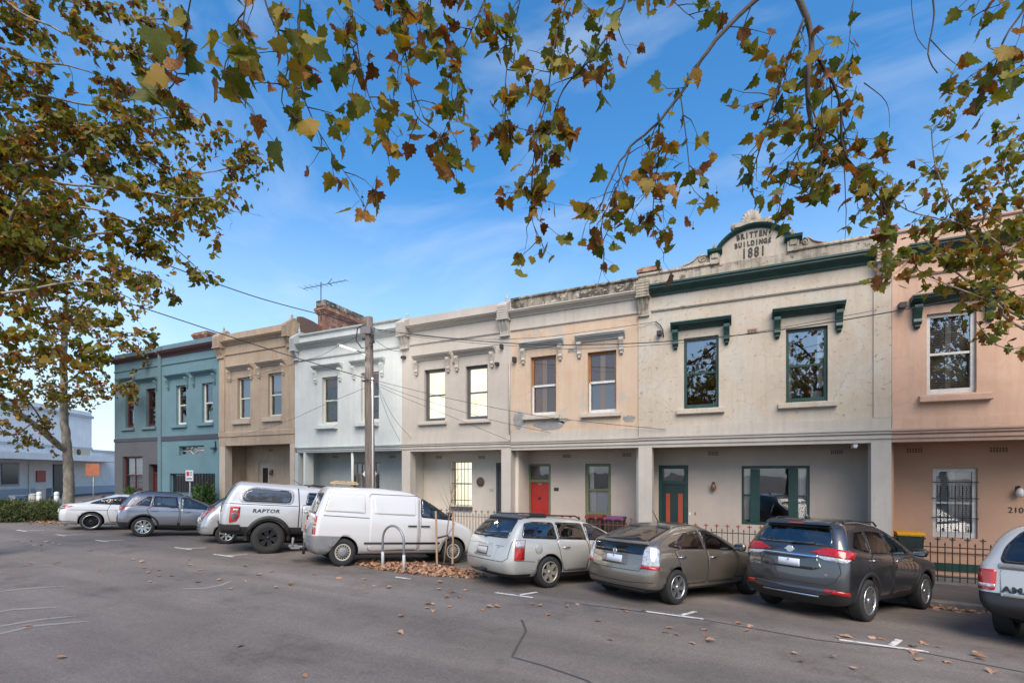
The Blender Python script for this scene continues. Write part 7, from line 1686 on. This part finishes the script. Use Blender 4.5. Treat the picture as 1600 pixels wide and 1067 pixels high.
# ---- nearer tree off the left edge: long limbs sweep in from the left
base = Vector((-17.6, 4.9, road_z(-17.6, 4.9))); T = Tree('plane_tree', 'plane tree reaching long leafy limbs across from the roadside', base, 31, 'street plane trees')
T.limb([base+Vector((0, 0, -.1)), base+Vector((.1, .1, 2.5)), base+Vector((0, .2, 4.5)), base+Vector((.3, .3, 7.5)), base+Vector((.2, .2, 10))], .36, .14, 12)
hub = base+Vector((0, .2, 4.5))
def nspray(px, r0, every=.26, L_=.85, size=.19, per=3, sub=2, up=.0):
    pts = [PD(*p) for p in px]; Q = T.limb([hub.lerp(pts[0], .25)+Vector((0, 0, .8)), pts[0]]+pts[1:], r0, .010, 7); T.twigs(Q, every, L_, size, per, sub, .35, .008, start=.22, spread=1.0, up=up); return Q
for px, r0 in (([(-40, 240, 12.5), (40, 215, 12.5), (110, 198, 12.5), (190, 198, 13), (275, 182, 13.5)], .10), ([(-40, 285, 12), (30, 258, 12), (100, 240, 12.2), (130, 230, 12.5)], .11),
    ([(-40, 92, 12), (50, 98, 12), (120, 106, 12.5), (180, 130, 13)], .06), ([(130, 212, 12.5), (220, 245, 13), (300, 270, 13.5), (350, 265, 14), (400, 250, 14.3)], .05),
    ([(60, 205, 12.5), (180, 230, 12.8), (260, 270, 13.2), (340, 330, 13.6)], .045), ([(-40, 395, 11.5), (50, 385, 11.6), (120, 368, 12), (200, 360, 12.5), (290, 330, 13)], .07),
    ([(-40, 20, 11.5), (50, 30, 12), (120, 60, 12.2), (190, 70, 12.8), (250, 100, 13)], .05), ([(-40, 160, 12), (60, 150, 12.2), (150, 165, 12.8), (260, 150, 13.3), (330, 190, 13.8)], .05),
    ([(-40, 330, 11.8), (60, 320, 12), (160, 330, 12.4), (250, 370, 13), (330, 440, 13.5)], .05), ([(-40, 470, 11), (60, 450, 11.2), (140, 440, 11.6), (210, 470, 12)], .06), ([(40, 300, 11), (120, 290, 11.4), (220, 300, 12), (300, 310, 12.6), (370, 300, 13.2)], .045),
    ([(-40, -20, 12), (60, -10, 12), (170, 20, 12.6), (260, 40, 13)], .05), ([(-60, 540, 10.5), (0, 520, 10.6), (60, 530, 10.8), (110, 560, 11)], .05), ([(60, 390, 11.6), (150, 400, 12), (240, 430, 12.6)], .04)):
    nspray(px, r0, .26, .95, .18, 3)
T.finish(0, 300, keep=lambda p: (lambda v: v is None or not (v[0] > 345 and v[1] > 330))(in_view(p)))

# ---- tree off the right edge, in the footpath before the peach house
base = Vector((8.2, 12.4, road_z(8.2, 12.4))); T = Tree('plane_tree', 'yellowing plane tree branching in front of the peach house', base, 47, 'street plane trees')
T.limb([base+Vector((0, 0, -.1)), base+Vector((0, 0, 1.8)), base+Vector((-.2, -.1, 3.4)), base+Vector((-.3, -.2, 6.0)), base+Vector((-.2, -.1, 8))], .22, .08, 10)
hub = base+Vector((-.2, -.1, 3.2))
def rspray(px, r0, every=.24, L_=.75, size=.16, per=2, sub=1, hubup=0, start=.2, drp=.2):
    pts = [PD(*p) for p in px]; Q = T.limb([hub+Vector((0, 0, hubup)), pts[0]]+pts[1:], r0, .008, 7); T.twigs(Q, every, L_, size, per, sub, drp, .007, start=start, spread=.95, up=.15)
rspray([(1615, 505, 8.8), (1560, 470, 8.7), (1510, 438, 8.6), (1478, 410, 8.6), (1440, 370, 8.5)], .05, .26, .7, hubup=.2)
rspray([(1610, 520, 8.7), (1560, 478, 8.6), (1520, 460, 8.5), (1470, 440, 8.5), (1430, 420, 8.5)], .035, .4, .55)
rspray([(1600, 480, 9), (1540, 400, 8.9), (1490, 330, 8.8), (1462, 260, 8.7), (1455, 200, 8.7)], .03, .17, .55, per=2, hubup=.6)
rspray([(1610, 440, 9), (1560, 380, 8.9), (1500, 350, 8.8), (1420, 330, 8.7), (1390, 300, 8.6)], .03, .19, .6, per=2, hubup=.8)
rspray([(1640, 420, 9), (1600, 330, 9), (1570, 270, 9), (1560, 230, 9)], .03, .17, .6, per=2, hubup=1)
rspray([(1650, 380, 9), (1620, 280, 9), (1600, 210, 9.2)], .03, .17, .6, per=2, hubup=1.2)
rspray([(1640, 400, 9), (1580, 360, 8.9), (1540, 330, 8.9), (1500, 300, 8.9)], .025, .16, .6, per=2, hubup=1)
rspray([(1600, 470, 8.8), (1520, 400, 8.6), (1450, 400, 8.5), (1385, 415, 8.5)], .02, .2, .5, per=3)
rspray([(1640, 550, 8.6), (1600, 545, 8.5), (1560, 540, 8.5), (1535, 515, 8.5), (1525, 500, 8.5)], .016, .5, .35, per=2, sub=0, start=.6)
T.finish(0, 300)

# ---- trees across the road behind the camera; they show in the window panes
for k, (bx_, by_, sd) in enumerate(((-4.0, -10.5, 61), (5.2, -11.0, 67), (13.0, -10.5, 71))):
    base = Vector((bx_, by_, road_z(bx_, by_))); T = Tree('plane_tree', ('plane tree on the far footpath opposite the beige house', 'plane tree on the far footpath opposite the dated building', 'plane tree on the far footpath opposite the peach house')[k], base, sd, 'street plane trees')
    T.limb([base+Vector((0, 0, -.1)), base+Vector((.1, 0, 2)), base+Vector((.1, .1, 4.2)), base+Vector((0, .2, 9))], .3, .12, 10)
    standing(T, base+Vector((.1, .1, 5.2)), base+Vector((0, 0, 9.0)), (4.3, 4.2, 4.2), 24, .2, .34, 1.1, 3, sd, .3)
    T.finish(k % 2, 0, coarse=True)
# ---------------------------------------------------------------- fences
def picket_mesh(name, h, fleur, mats):
    bm = bmesh.new(); bx(bm, -.009, .009, -.009, .009, 0, h-.001)
    if fleur:
        lathe(bm, [(.012, h), (.022, h+.012), (.010, h+.024)], 8, (0, 0, 0), 'z', 1)
        prism(bm, [(-.012, h+.02), (.012, h+.02), (.022, h+.06), (0, h+.12), (-.022, h+.06)], 'y', -.008, .008, 1)
        for s in (-1, 1): prism(bm, [(s*.008, h+.034), (s*.05, h+.040), (s*.062, h+.056), (s*.05, h+.070), (s*.008, h+.058)][::s], 'y', -.0075, .0075, 1)
    else: prism(bm, [(-.010, h), (.010, h), (.018, h+.03), (0, h+.085), (-.018, h+.03)], 'y', -.008, .008, 0)
    bmesh.ops.recalc_face_normals(bm, faces=bm.faces); me = bpy.data.meshes.new(name); bm.to_mesh(me); bm.free()
    for m in mats: me.materials.append(m)
    return me
M_FGREY = simple('grey_iron', (.16, .145, .125), .6); M_FRED = simple('red_brown_iron', (.16, .03, .025), .55)
def fence(label, xa, xb, body, tip, h=.98, step=.14):
    zg = path_z((xa+xb)/2, YF+.12) + .02; F = thing('iron_fence', label, 'fence', (xa, YF+.12, zg))
    L_ = xb-xa; box('plinth', 0, L_, -.07, .07, -.15, .05, M_KERB, F)
    for zz in (.16, h-.10): box('rail', 0, L_, -.017, .017, zz, zz+.022, body, F)
    a, b = picket_mesh('picket', h, True, (body, tip)), picket_mesh('picket', h-.10, False, (body, tip)); n = int(L_/step)
    for k in range(n):
        o = lk(bpy.data.objects.new('picket', a if k % 2 == 0 else b), F); o.location = ((k+.5)*L_/n, 0, .052)
    return F
fence('black iron picket fence with fleur tips before the peach porch', FX(1395), FX(1393)+6.5, M_IRON, M_IRON)
fence('iron picket fence with red cross tips before the wide dated building', FX(1020), FX(1360), M_IRON, P_REDFIN)
fence('red iron picket fence before the porch with the red door', FX(800.5), FX(996), M_FRED, P_REDFIN)
fence('grey iron picket fence before the porch with the lit barred window', FX(642), FX(782), M_FGREY, M_FGREY, step=.12)
def bin_(label, x, y, Y, lid, body, h=1.0, rot=0, z=None):
    X = XA(x, Y); zg = path_z(X, Y) + .12 if z is None else z; B_ = thing('wheelie_bin', label, 'bin', (X, Y, zg), rot)
    bm = bmesh.new(); 
    v0 = [bm.verts.new(p) for p in ((-.2, -.22, .03), (.2, -.22, .03), (.2, .2, .03), (-.2, .2, .03))]; v1 = [bm.verts.new(p) for p in ((-.27, -.30, h-.08), (.27, -.30, h-.08), (.27, .30, h-.08), (-.27, .30, h-.08))]
    bm.faces.new(v0[::-1]); bm.faces.new(v1)
    for k in range(4): bm.faces.new((v0[k], v0[(k+1) % 4], v1[(k+1) % 4], v1[k]))
    bm_obj('bin_body', bm, body, B_); bm = bmesh.new(); prism(bm, [(-.33, h-.078), (.33, h-.078), (.34, h-.03), (.2, h+.02), (-.26, h+.01), (-.34, h-.04)], 'x', -.29, .29); bm_obj('lid', bm, lid, B_)
    for s in (-1, 1):
        bm = bmesh.new(); lathe(bm, [(.1, -.025), (.1, .025)], 14, (s*.22, .22, .1), 'x'); bm_obj('wheel', bm, C_TYRE, B_)
    return B_
M_BIN = simple('dark_green_bin', (.02, .035, .03), .5); 
bin_('wheelie bin with yellow lid behind the black iron fence', 1418, 0, 15.75, simple('yellow_lid', (.55, .28, .02), .45), M_BIN, 1.02)
bin_('wheelie bin with purple lid behind the red iron fence', 962, 0, 15.7, simple('purple_lid', (.12, .04, .16), .45), M_BIN, 1.0)
bin_('wheelie bin with dark red lid behind the red iron fence', 931, 0, 15.7, simple('maroon_lid', (.13, .025, .02), .45), M_BIN, 1.02)

# ---------------------------------------------------------------- timber pole, street light, cables
M_POLE = simple('weathered_pole_timber', (.20, .165, .145), .9, var=.55, scale=4, bump=.7, bscale=14, stretch=(9, 9, .35), dark=(.085, .068, .06))
YP = 13.55; xp = XA(578, YP); zp = path_z(xp, YP); zt_ = ZA(575, 496, YP)
PL = thing('power_pole', 'weathered timber power pole standing behind the white van', 'pole', (xp, YP, zp))
bm = bmesh.new(); hh = zt_-zp; tube(bm, [(0, 0, -.3), (0, 0, hh*.3), (-.02, 0, hh*.6), (-.035, 0, hh*.85), (-.04, 0, hh)], [.185, .175, .16, .145, .135], 14); bm_obj('post', bm, M_POLE, PL)
box('cross_block', -.26, .22, -.22, .02, hh-.62, hh-.40, simple('grey_block', (.20, .19, .20), .7), PL)
bm = bmesh.new()
for k, (dx, dz) in enumerate(((.22, -.75), (.26, -.95), (.15, -1.0), (-.18, -.8))): lathe(bm, [(.02, -.06), (.06, -.03), (.06, .03), (.02, .06)], 8, (dx, -.12, hh+dz), 'x')
tube(bm, [(-.02, -.2, hh-.3), (-.35, -.25, hh-.42), (-.42, -.25, hh-.85), (-.2, -.2, hh-1.15), (.05, -.18, hh-1.15)], .022, 6); tube(bm, [(.2, -.2, hh-.45), (.36, -.2, hh-.75), (.3, -.2, hh-1.05), (.1, -.2, hh-1.1)], .022, 6)
bm_obj('insulators', bm, M_DKMETAL, PL)
bm = bmesh.new(); tube(bm, [(.19, -.06, .2), (.175, -.06, ZA(588, 640, YP)-zp), (.165, -.06, ZA(588, 590, YP)-zp)], .03, 8); bm_obj('conduit', bm, M_WHITEFIT, PL)
bm = bmesh.new(); zz = ZA(575, 596, YP)-zp; tube(bm, [(-.2, -.05, zz), (-.2, -.2, zz), (.2, -.2, zz+.02), (.2, 0, zz)], .02, 6); bm_obj('cable_bracket', bm, M_DKMETAL, PL)
dsz = ZA(563, 740, YP)-zp; ds = thing
bm = bmesh.new(); r_ = .34; v = [(-.2-r_, dsz), (-.2, dsz-r_), (-.2+r_, dsz), (-.2, dsz+r_)]; prism(bm, v, 'y', .21, .225)
o = bm_obj('road_sign', bm, simple('sign_back', (.78, .78, .80), .45)); o.location = (xp, YP, zp); tag(o, 'grey back of a diamond road sign fixed to the timber pole', 'sign')
# street light arm over the road, lamp lit
za_ = ZA(571, 558, YP); Yl = [Y_ for Y_ in np.linspace(9, 13.5, 400) if XA(530, Y_) >= xp-.1 or True]
Y1 = min(np.linspace(9, 13.4, 400), key=lambda Y_: abs(XA(529, Y_)-(xp-.05))); Y0 = min(np.linspace(9, 13.4, 400), key=lambda Y_: abs(XA(557, Y_)-(xp-.05)))
SLt = thing('street_light', 'slim street light on a thin arm fixed to the timber pole', 'street light', (xp, YP, za_))
bm = bmesh.new(); tube(bm, [(0, -.12, 0), (-.03, (Y0-YP)*.6, .06), (-.05, Y0-YP, .08)], .018, 6); bm_obj('arm', bm, M_DKMETAL, SLt)
bm = bmesh.new(); prism(bm, [(-.07, .07), (.07, .07), (.055, .12), (-.055, .12)], 'y', Y1-YP, Y0-YP); lh = bm_obj('lamp_housing', bm, simple('lamp_grey', (.35, .34, .32), .5), SLt)
bm = bmesh.new(); bx(bm, -.05, .05, Y1-YP+.03, Y0-YP-.1, .045, .068); bm_obj('lamp_tube', bm, emit_mat('lit_tube', (1, .93, .8), 1.2), SLt)
for o in (lh,): o.location.x = -.05
ld = bpy.data.lights.new('street_lamp_light', 'POINT'); ld.energy = 120; ld.color = (1, .96, .9); ld.shadow_soft_size = .25; lo = bpy.data.objects.new('street_lamp_light', ld); COL.objects.link(lo); lo.parent = SLt; lo.location = (-.05, -.05, -.12)
def cable(label, pts, r=.012, sag=0.0, name='cable'):
    Q = []
    P = [Vector(p) for p in pts]
    for i in range(len(P)-1):
        p0, p1, p2, p3 = P[max(0, i-1)], P[i], P[i+1], P[min(len(P)-1, i+2)]
        for j in range(8):
            t = j/8; Q.append(.5*((2*p1)+(p2-p0)*t+(2*p0-5*p1+4*p2-p3)*t*t+(3*p1-p0-3*p2+p3)*t**3))
    Q.append(P[-1]); bm = bmesh.new(); tube(bm, Q, r, 5); o = bm_obj(name, bm, M_DKMETAL); tag(o, label, 'cable'); return o
DP = DEP(xp, YP)
cable('upper black cable from the pole top towards the big autumn tree', [PD(568, 506, DP), PD(500, 491, DP-.4), PD(400, 464, DP-1.2), PD(290, 425, DP-2.2), PD(178, 380, DP-3.4), PD(40, 318, DP-5), PD(-120, 240, DP-6.5)], .017)
cable('lower black cable crossing before the beige house to the pole', [PD(576, 592, DP-.2), PD(480, 564, DP-.7), PD(400, 539, DP-1.2), PD(236, 485, DP-2.6), PD(127, 449, DP-3.8), PD(-100, 365, DP-6)], .016)
cable('thick twisted cable leaving the pole top along the terrace', [PT(585, 514, 13.4), PT(640, 522, 13.45), PT(708, 529.6, 13.5), PT(810, 537, 13.5), PT(882, 539, 13.5), PT(1000, 536, 13.5), PT(1122, 526.7, 13.5), PT(1200, 518, 13.5), PT(1300, 503, 13.5), PT(1400, 486, 13.5), PT(1491, 468.5, 13.5), PT(1640, 436, 13.5)], .014)
cable('thin cable slung just under the twisted one', [PT(585, 517, 13.4), PT(700, 532, 13.4), PT(810, 541, 13.4), PT(900, 545, 13.4), PT(1040, 538, 13.4), PT(1122, 529, 13.4), PT(1330, 492, 13.9), PT(1370, 484, 14.98)], .007)
cable('service cable from the pole to the wide dated building', [PT(586, 515, 13.4), PT(720, 529, 14.0), PT(830, 528, 14.4), PT(940, 515, 14.7), PT(1024, 503, 14.95)], .008)
cable('service cable from the pole down to the red door porch', [PT(585, 594, 13.4), PT(696, 621, 14.0), PT(810, 644, 14.5), PT(882, 655, 14.7), PT(1040, 671, 14.93)], .008)
cable('service cable from the pole to the lit house beam', [PT(585, 597, 13.4), PT(648, 620, 13.9), PT(761, 654, 14.6), PT(860, 676, 14.9)], .007)
cable('service cable from the pole to the pier of the lit house', [PT(585, 600, 13.4), PT(631, 621, 13.9), PT(720, 657, 14.5), PT(798, 689, 14.88)], .007)
cable('short service cable looping to the lit house console', [PT(585, 530, 13.4), PT(600, 541, 13.9), PT(615, 548, 14.5), PT(634, 549, 14.96)], .008)
cable('service cable from the pole to the grey house corner', [PT(570, 520, 13.4), PT(530, 540, 13.9), PT(500, 556, 14.4), PT(462, 567, 14.96)], .008)
cable('service cable from the pole to the beige house lamp', [PT(462, 567, 14.96), PT(430, 578, 14.9), PT(390, 588, 14.92), PT(353, 596, 14.97)], .007)
cable('low service cable from the pole to the beige house beam', [PT(570, 606, 13.4), PT(505, 633, 13.9), PT(440, 661, 14.5), PT(360, 685, 14.93)], .007)
for k, (a, b) in enumerate((((592, 603), (625, 689)), ((590, 606), (642, 684)))):
    cable('fine stay wire falling from the pole to the ' + ('grey house beam' if k == 0 else 'lit house dado'), [PT(587, 595, 13.4), PT((a[0]+b[0])/2-3, (a[1]+b[1])/2+4, 14.2), PT(b[0], b[1], 14.94)], .006)

# ---------------------------------------------------------------- tree pit: hoop, staked sapling, leaf litter
M_GALV = simple('galvanised_steel', (.30, .32, .33), .45, .5, var=.2, scale=10); M_STAKE = simple('hardwood_stake', (.42, .27, .17), .8, var=.3, scale=8, stretch=(6, 6, .6))
def g3(x, y): X, Y = gp(x, y); return Vector((X, Y, road_z(X, Y)))
A, B = g3(598, 888), g3(631, 894); zt_ = .74; w_ = (B-A).length; dirv = (B-A).normalized()
BH = thing('bicycle_hoop', 'galvanised steel bicycle hoop beside the leaf-covered tree pit', 'bicycle hoop', A)
pts = [Vector((0, 0, -.1)), Vector((0, 0, .72))] + [dirv*(w_/2-w_/2*cos(t)) + Vector((0, 0, .72+.38*sin(t))) for t in np.linspace(.15, pi-.15, 14)] + [B-A+Vector((0, 0, .72)), B-A+Vector((0, 0, -.1))]
bm = bmesh.new(); tube(bm, pts, .03, 10); bm_obj('hoop', bm, M_GALV, BH)
for q in (Vector(), B-A):
    bm = bmesh.new(); lathe(bm, [(.037, 0), (.037, .42), (.03, .425)], 12, q); bm_obj('foot_sleeve', bm, simple('pale_sleeve', (.50, .53, .54), .5), BH)
for k, (x, yb_, yt_) in enumerate(((683, 883, 798), (707, 884, 800))):
    p = g3(x, yb_); h = (yb_-yt_)/FPX*DEP(p.x, p.y); bm = bmesh.new(); bx(bm, -.024, .024, -.024, .024, -.2, h); o = bm_obj('tree_stake', bm, M_STAKE); o.location = p; o.rotation_euler = (radians(1.5), radians(1 if k else -1), .4)
    tag(o, 'square hardwood stake of the sapling, beside the ' + ('black pot rim' if k == 0 else 'silver wagon'), 'stake', 'stakes of the young tree')
p = g3(694, 884); SP = thing('sapling', 'bare young street tree tied between two hardwood stakes', 'tree', p); dd = DEP(p.x, p.y)
L3 = lambda x, y, d=0: PD(x, y, dd+d) - p
bm = bmesh.new(); tube(bm, [L3(693, 886), L3(697, 850), L3(699, 825), L3(704, 795), L3(705, 770), L3(707, 745)], [.022, .02, .018, .014, .010, .004], 7)
for a, b, c_ in (((704, 795), (697, 775), (690, 752)), ((705, 785), (712, 765), (716, 742)), ((704, 800), (692, 780), (683, 760)), ((705, 778), (703, 755), (698, 735)), ((706, 770), (712, 752), (722, 738)), ((703, 805), (715, 790), (722, 776))):
    tube(bm, [L3(*a), L3(*b), L3(*c_)], [.008, .005, .002], 5)
bm_obj('trunk', bm, simple('sapling_bark', (.30, .19, .12), .8), SP)
bm = bmesh.new(); tube(bm, [L3(684, 840), L3(692, 838), L3(699, 836), L3(703, 842), L3(706, 844)], .026, 6); bm_obj('tie_strap', bm, C_TRIM, SP)
bm = bmesh.new(); tube(bm, [Vector((.24*cos(a), .24*sin(a), .03)) for a in np.linspace(0, 2*pi, 22)], .028, 6, caps=False); o = bm_obj('watering_ring', bm, C_TRIM); o.location = p; tag(o, 'black plastic watering ring round the foot of the sapling', 'ring')
def litter(name, region, n, seed, label, sz=(.06, .11), lift=.025):
    r = random.Random(seed); L_ = []
    while len(L_) < n:
        q = region(r)
        if q is None: continue
        X, Y = q; e = Matrix.Rotation(r.uniform(0, 6.28), 3, 'Z') @ Matrix.Rotation(r.gauss(0, .35), 3, 'X') @ Matrix.Rotation(r.gauss(0, .35), 3, 'Y')
        L_.append(((X, Y, road_z(X, Y)+.012+r.random()*lift), e, r.uniform(*sz)))
    o = leaves_mesh(name, L_, M_LITTER, None); o['label'] = label; o['category'] = 'leaf litter'; return o
c0 = Vector(gp(655, 889)); ex = Vector(gp(760, 906))-Vector(gp(562, 882))
def pit(r):
    a, q = r.uniform(0, 2*pi), sqrt(r.random()); return (c0.x + ex.x*.5*q*cos(a)*1.02 - ex.y*.14*q*sin(a), c0.y + ex.y*.5*q*cos(a) + .95*q*sin(a)*.8)
litter('leaf_litter', pit, 1500, 5, 'brown plane leaf litter heaped in the tree pit round the sapling')
def gut(r):
    X = r.uniform(XA(1450, 12.9), XA(1600, 12.9)+1.5); return (X, YK-.02-abs(r.gauss(0, .22)))
litter('leaf_litter', gut, 170, 6, 'brown leaves gathered in the gutter between the dark SUV and pale pickup')
hc = Vector(gp(70, 816))
litter('leaf_litter', lambda r: (hc.x+r.gauss(0, 1.2), hc.y+r.gauss(0, .35)), 180, 8, 'rusty leaves drifted along the foot of the hedge shrubs')
r = random.Random(77); n = 0
while n < 110:
    k = r.random()
    if k < .55: x, y = r.uniform(20, 1560), 0; y = 838 + (x-0)*.115 + abs(r.gauss(0, 22))
    else: x, y = r.uniform(0, 1600), r.uniform(860, 1060)
    if y < 832 or y > 1065: continue
    X, Y = gp(x, y)
    if Y > 12.8 or (k >= .55 and r.random() < (.85 if y > 900 else .3)): continue
    me = LEAF_ME[n % 6]; o = lk(bpy.data.objects.new('fallen_leaf', me)); s_ = r.uniform(.07, .13)
    o.matrix_world = Matrix.Translation((X, Y, road_z(X, Y)+.022)) @ Matrix.Rotation(r.uniform(0, 6.28), 4, 'Z') @ Matrix.Rotation(r.gauss(0, .25), 4, 'X') @ Matrix.Scale(s_, 4)
    o.material_slots[0].link = 'OBJECT'; o.material_slots[0].material = M_LITTER
    tag(o, 'dry brown plane leaf lying by itself on the grey asphalt', 'leaf', 'leaves fallen on the road'); n += 1

# ---------------------------------------------------------------- signs, hedge, shrubs, far footpath things
def post_sign(label, x, yt, ybot, xw, ph, Y, zfun, mat, marks=(), name='street_sign', ptop=None):
    X = XA(x, Y); zg = zfun(X, Y); s = thing(name, label, 'sign', (X, Y, zg)); bm = bmesh.new(); zt2 = ZA(x, ptop or yt, Y)-zg
    tube(bm, [(0, 0, -.1), (0, 0, zt2)], .03, 8); bm_obj('post', bm, M_GALV, s); w2 = (XA(xw[1], Y)-XA(xw[0], Y)); cx = (XA(xw[0], Y)+XA(xw[1], Y))/2-X; z1 = ZA(x, yt, Y)-zg; z0 = ZA(x, ybot, Y)-zg
    o = box('sign_plate', cx-w2/2, cx+w2/2, -.055, -.04, z0, z1, mat, s)
    for (a, b, c_, d_, m) in marks: box('sign_mark', cx-w2/2+w2*a, cx-w2/2+w2*b, -.0585, -.0552, z0+(z1-z0)*c_, z0+(z1-z0)*d_, m, o)
    return s
M_SGRED = simple('sign_red', (.5, .03, .03), .5); M_SGW = simple('sign_white', (.72, .72, .72), .45); M_SGG = simple('sign_grey_text', (.25, .27, .28), .5)
post_sign('small white parking sign with red mark before the teal house', 297, 734.5, 751, (292, 303.5), 0, 13.5, path_z, M_SGW, ((.12, .48, .45, .88, M_SGRED), (.55, .9, .72, .86, M_SGG), (.55, .9, .5, .64, M_SGG), (.12, .9, .12, .3, M_SGG)))
M_SGO = simple('orange_sign', (.42, .13, .05), .5, var=.3, scale=6)
post_sign('orange sign board on a grey post near the coupe', 146, 724, 743, (135.5, 157), 0, 14.6, lambda X, Y: road_z(X, Y), M_SGO, ptop=727)
def shrub(name, label, x, y, w_, h, n, mat, seed, Y=None, sz=(.07, .14), z=None, narrow=.35, dp=.5, group=None, cat='shrub'):
    if Y is None: X, Y = gp(x, y); z = road_z(X, Y)
    else: X = XA(x, Y)
    s = thing(name, label, cat, (X, Y, z), group=group); r = random.Random(seed); L_ = []; bm = bmesh.new()
    for k in range(9):
        a = r.uniform(0, 6.28); e = Vector((cos(a)*w_*.4*r.random(), sin(a)*dp*.6*r.random(), h*r.uniform(.5, .85))); tube(bm, [(0, 0, -.03), e*.5+Vector((0, 0, .05)), e], [.012, .009, .004], 5)
    bm_obj('stem', bm, M_TWIG, s)
    while len(L_) < n:
        p_ = Vector((r.gauss(0, .42), r.gauss(0, .42), r.random()))
        lump = .8+.25*sin(p_.x*5+seed)+.15*sin(p_.x*11+p_.y*7)
        if p_.x**2+p_.y**2+(p_.z*1.0)**2*.75/lump > 1: continue
        tip = Vector((p_.x*.8+r.gauss(0, .5), p_.y*.8+r.gauss(0, .5), r.gauss(.6, .5))).normalized(); nr = tip.orthogonal().normalized(); nr.rotate(Matrix.Rotation(r.uniform(0, 6.28), 3, tip))
        R_ = Matrix((tip.cross(nr)*narrow, tip, nr)).transposed(); L_.append(((p_.x*w_/2, p_.y*dp, p_.z*h), R_, r.uniform(*sz)))
    leaves_mesh('foliage', L_, mat, s, True); return s
M_HEDGE = leaf_mat('hedge_leaf', [(0, (.055, .085, .028)), (.5, (.10, .14, .045)), (.85, (.15, .18, .075)), (1, (.16, .15, .07))], .15); M_BUSH = leaf_mat('bush_leaf', [(0, (.03, .075, .02)), (.5, (.06, .13, .035)), (1, (.11, .18, .06))], .25)
for k, (x, y, lb_) in enumerate(((-6, 815, 'green hedge shrub at the outer end of the planted row'), (30, 814, 'broad green hedge shrub in the middle of the planted row'), (74, 813, 'green hedge shrub at the coupe end of the planted row'))):
    shrub('hedge_shrub', lb_, x, y, 1.9, .92, 2300, M_HEDGE, 90+k, sz=(.10, .2), narrow=.2, dp=.8, group='hedge shrubs')
zz = path_z(XA(316, 14.5), 14.5); shrub('shrub', 'leafy green shrub growing against the teal house', 318, 0, 1.9, 1.75, 1500, M_BUSH, 99, 14.5, (.12, .22), zz, .55, .38)
zz = ZA(203, 770, 14.7); 
WB = thing('window_planter', 'planted window box under the maroon ground floor window', 'planter', (XA(203, 14.8), 14.8, zz-.1)); box('trough', -.7, .7, -.12, .17, -.2, .02, P_SLATE, WB)
shrub('planter_plants', 'low green plants filling the window box', 203, 0, 1.5, .4, 420, M_BUSH, 101, 14.8, (.08, .15), zz-.1, .4, .14, cat='plants')
zz = zbase(FX(179), FX(253))
def far(x, y, d): q = PD(x, y, d); return Vector((q.x, q.y, .30))
for k, (x, d) in enumerate(((88.5, 33), (61, 33))):
    bm = bmesh.new(); lathe(bm, [(.14, 0), (.14, .5), (.12, .53), (.14, .56), (.14, .72), (.09, .8)], 14); o = bm_obj('bollard', bm, M_WHITEFIT); o.location = far(x, 784, d); tag(o, 'stubby white bollard before the ' + ('dark double doors' if k == 0 else 'grey bin') + ' of the white building', 'bollard', 'white bollards')
q = far(69, 784, 34); B_ = bin_('blue grey wheelie bin before the white building doors', 0, 0, 0, simple('slate_lid', (.10, .12, .15), .5), simple('slate_bin', (.09, .11, .14), .5), 1.05, ang, 0); B_.location = q
bm = bmesh.new(); lathe(bm, [(.22, 0), (.26, .1), (.27, .45), (.25, .55), (.26, .56), (.2, .62), (.05, .64)], 16); o = bm_obj('barrel_bin', bm, simple('pale_barrel', (.40, .40, .38), .5)); o.location = far(52.5, 784, 34); tag(o, 'squat pale round bin beside the bench', 'bin')
BN = thing('bench', 'low grey bench against the white building wall', 'bench', far(32, 784, 35), ang); box('seat', -.75, .75, -.2, .2, .42, .48, P_BLG, BN)
for s in (-.65, .65): box('leg', s-.04, s+.04, -.16, .16, 0, .419, P_BLG, BN)
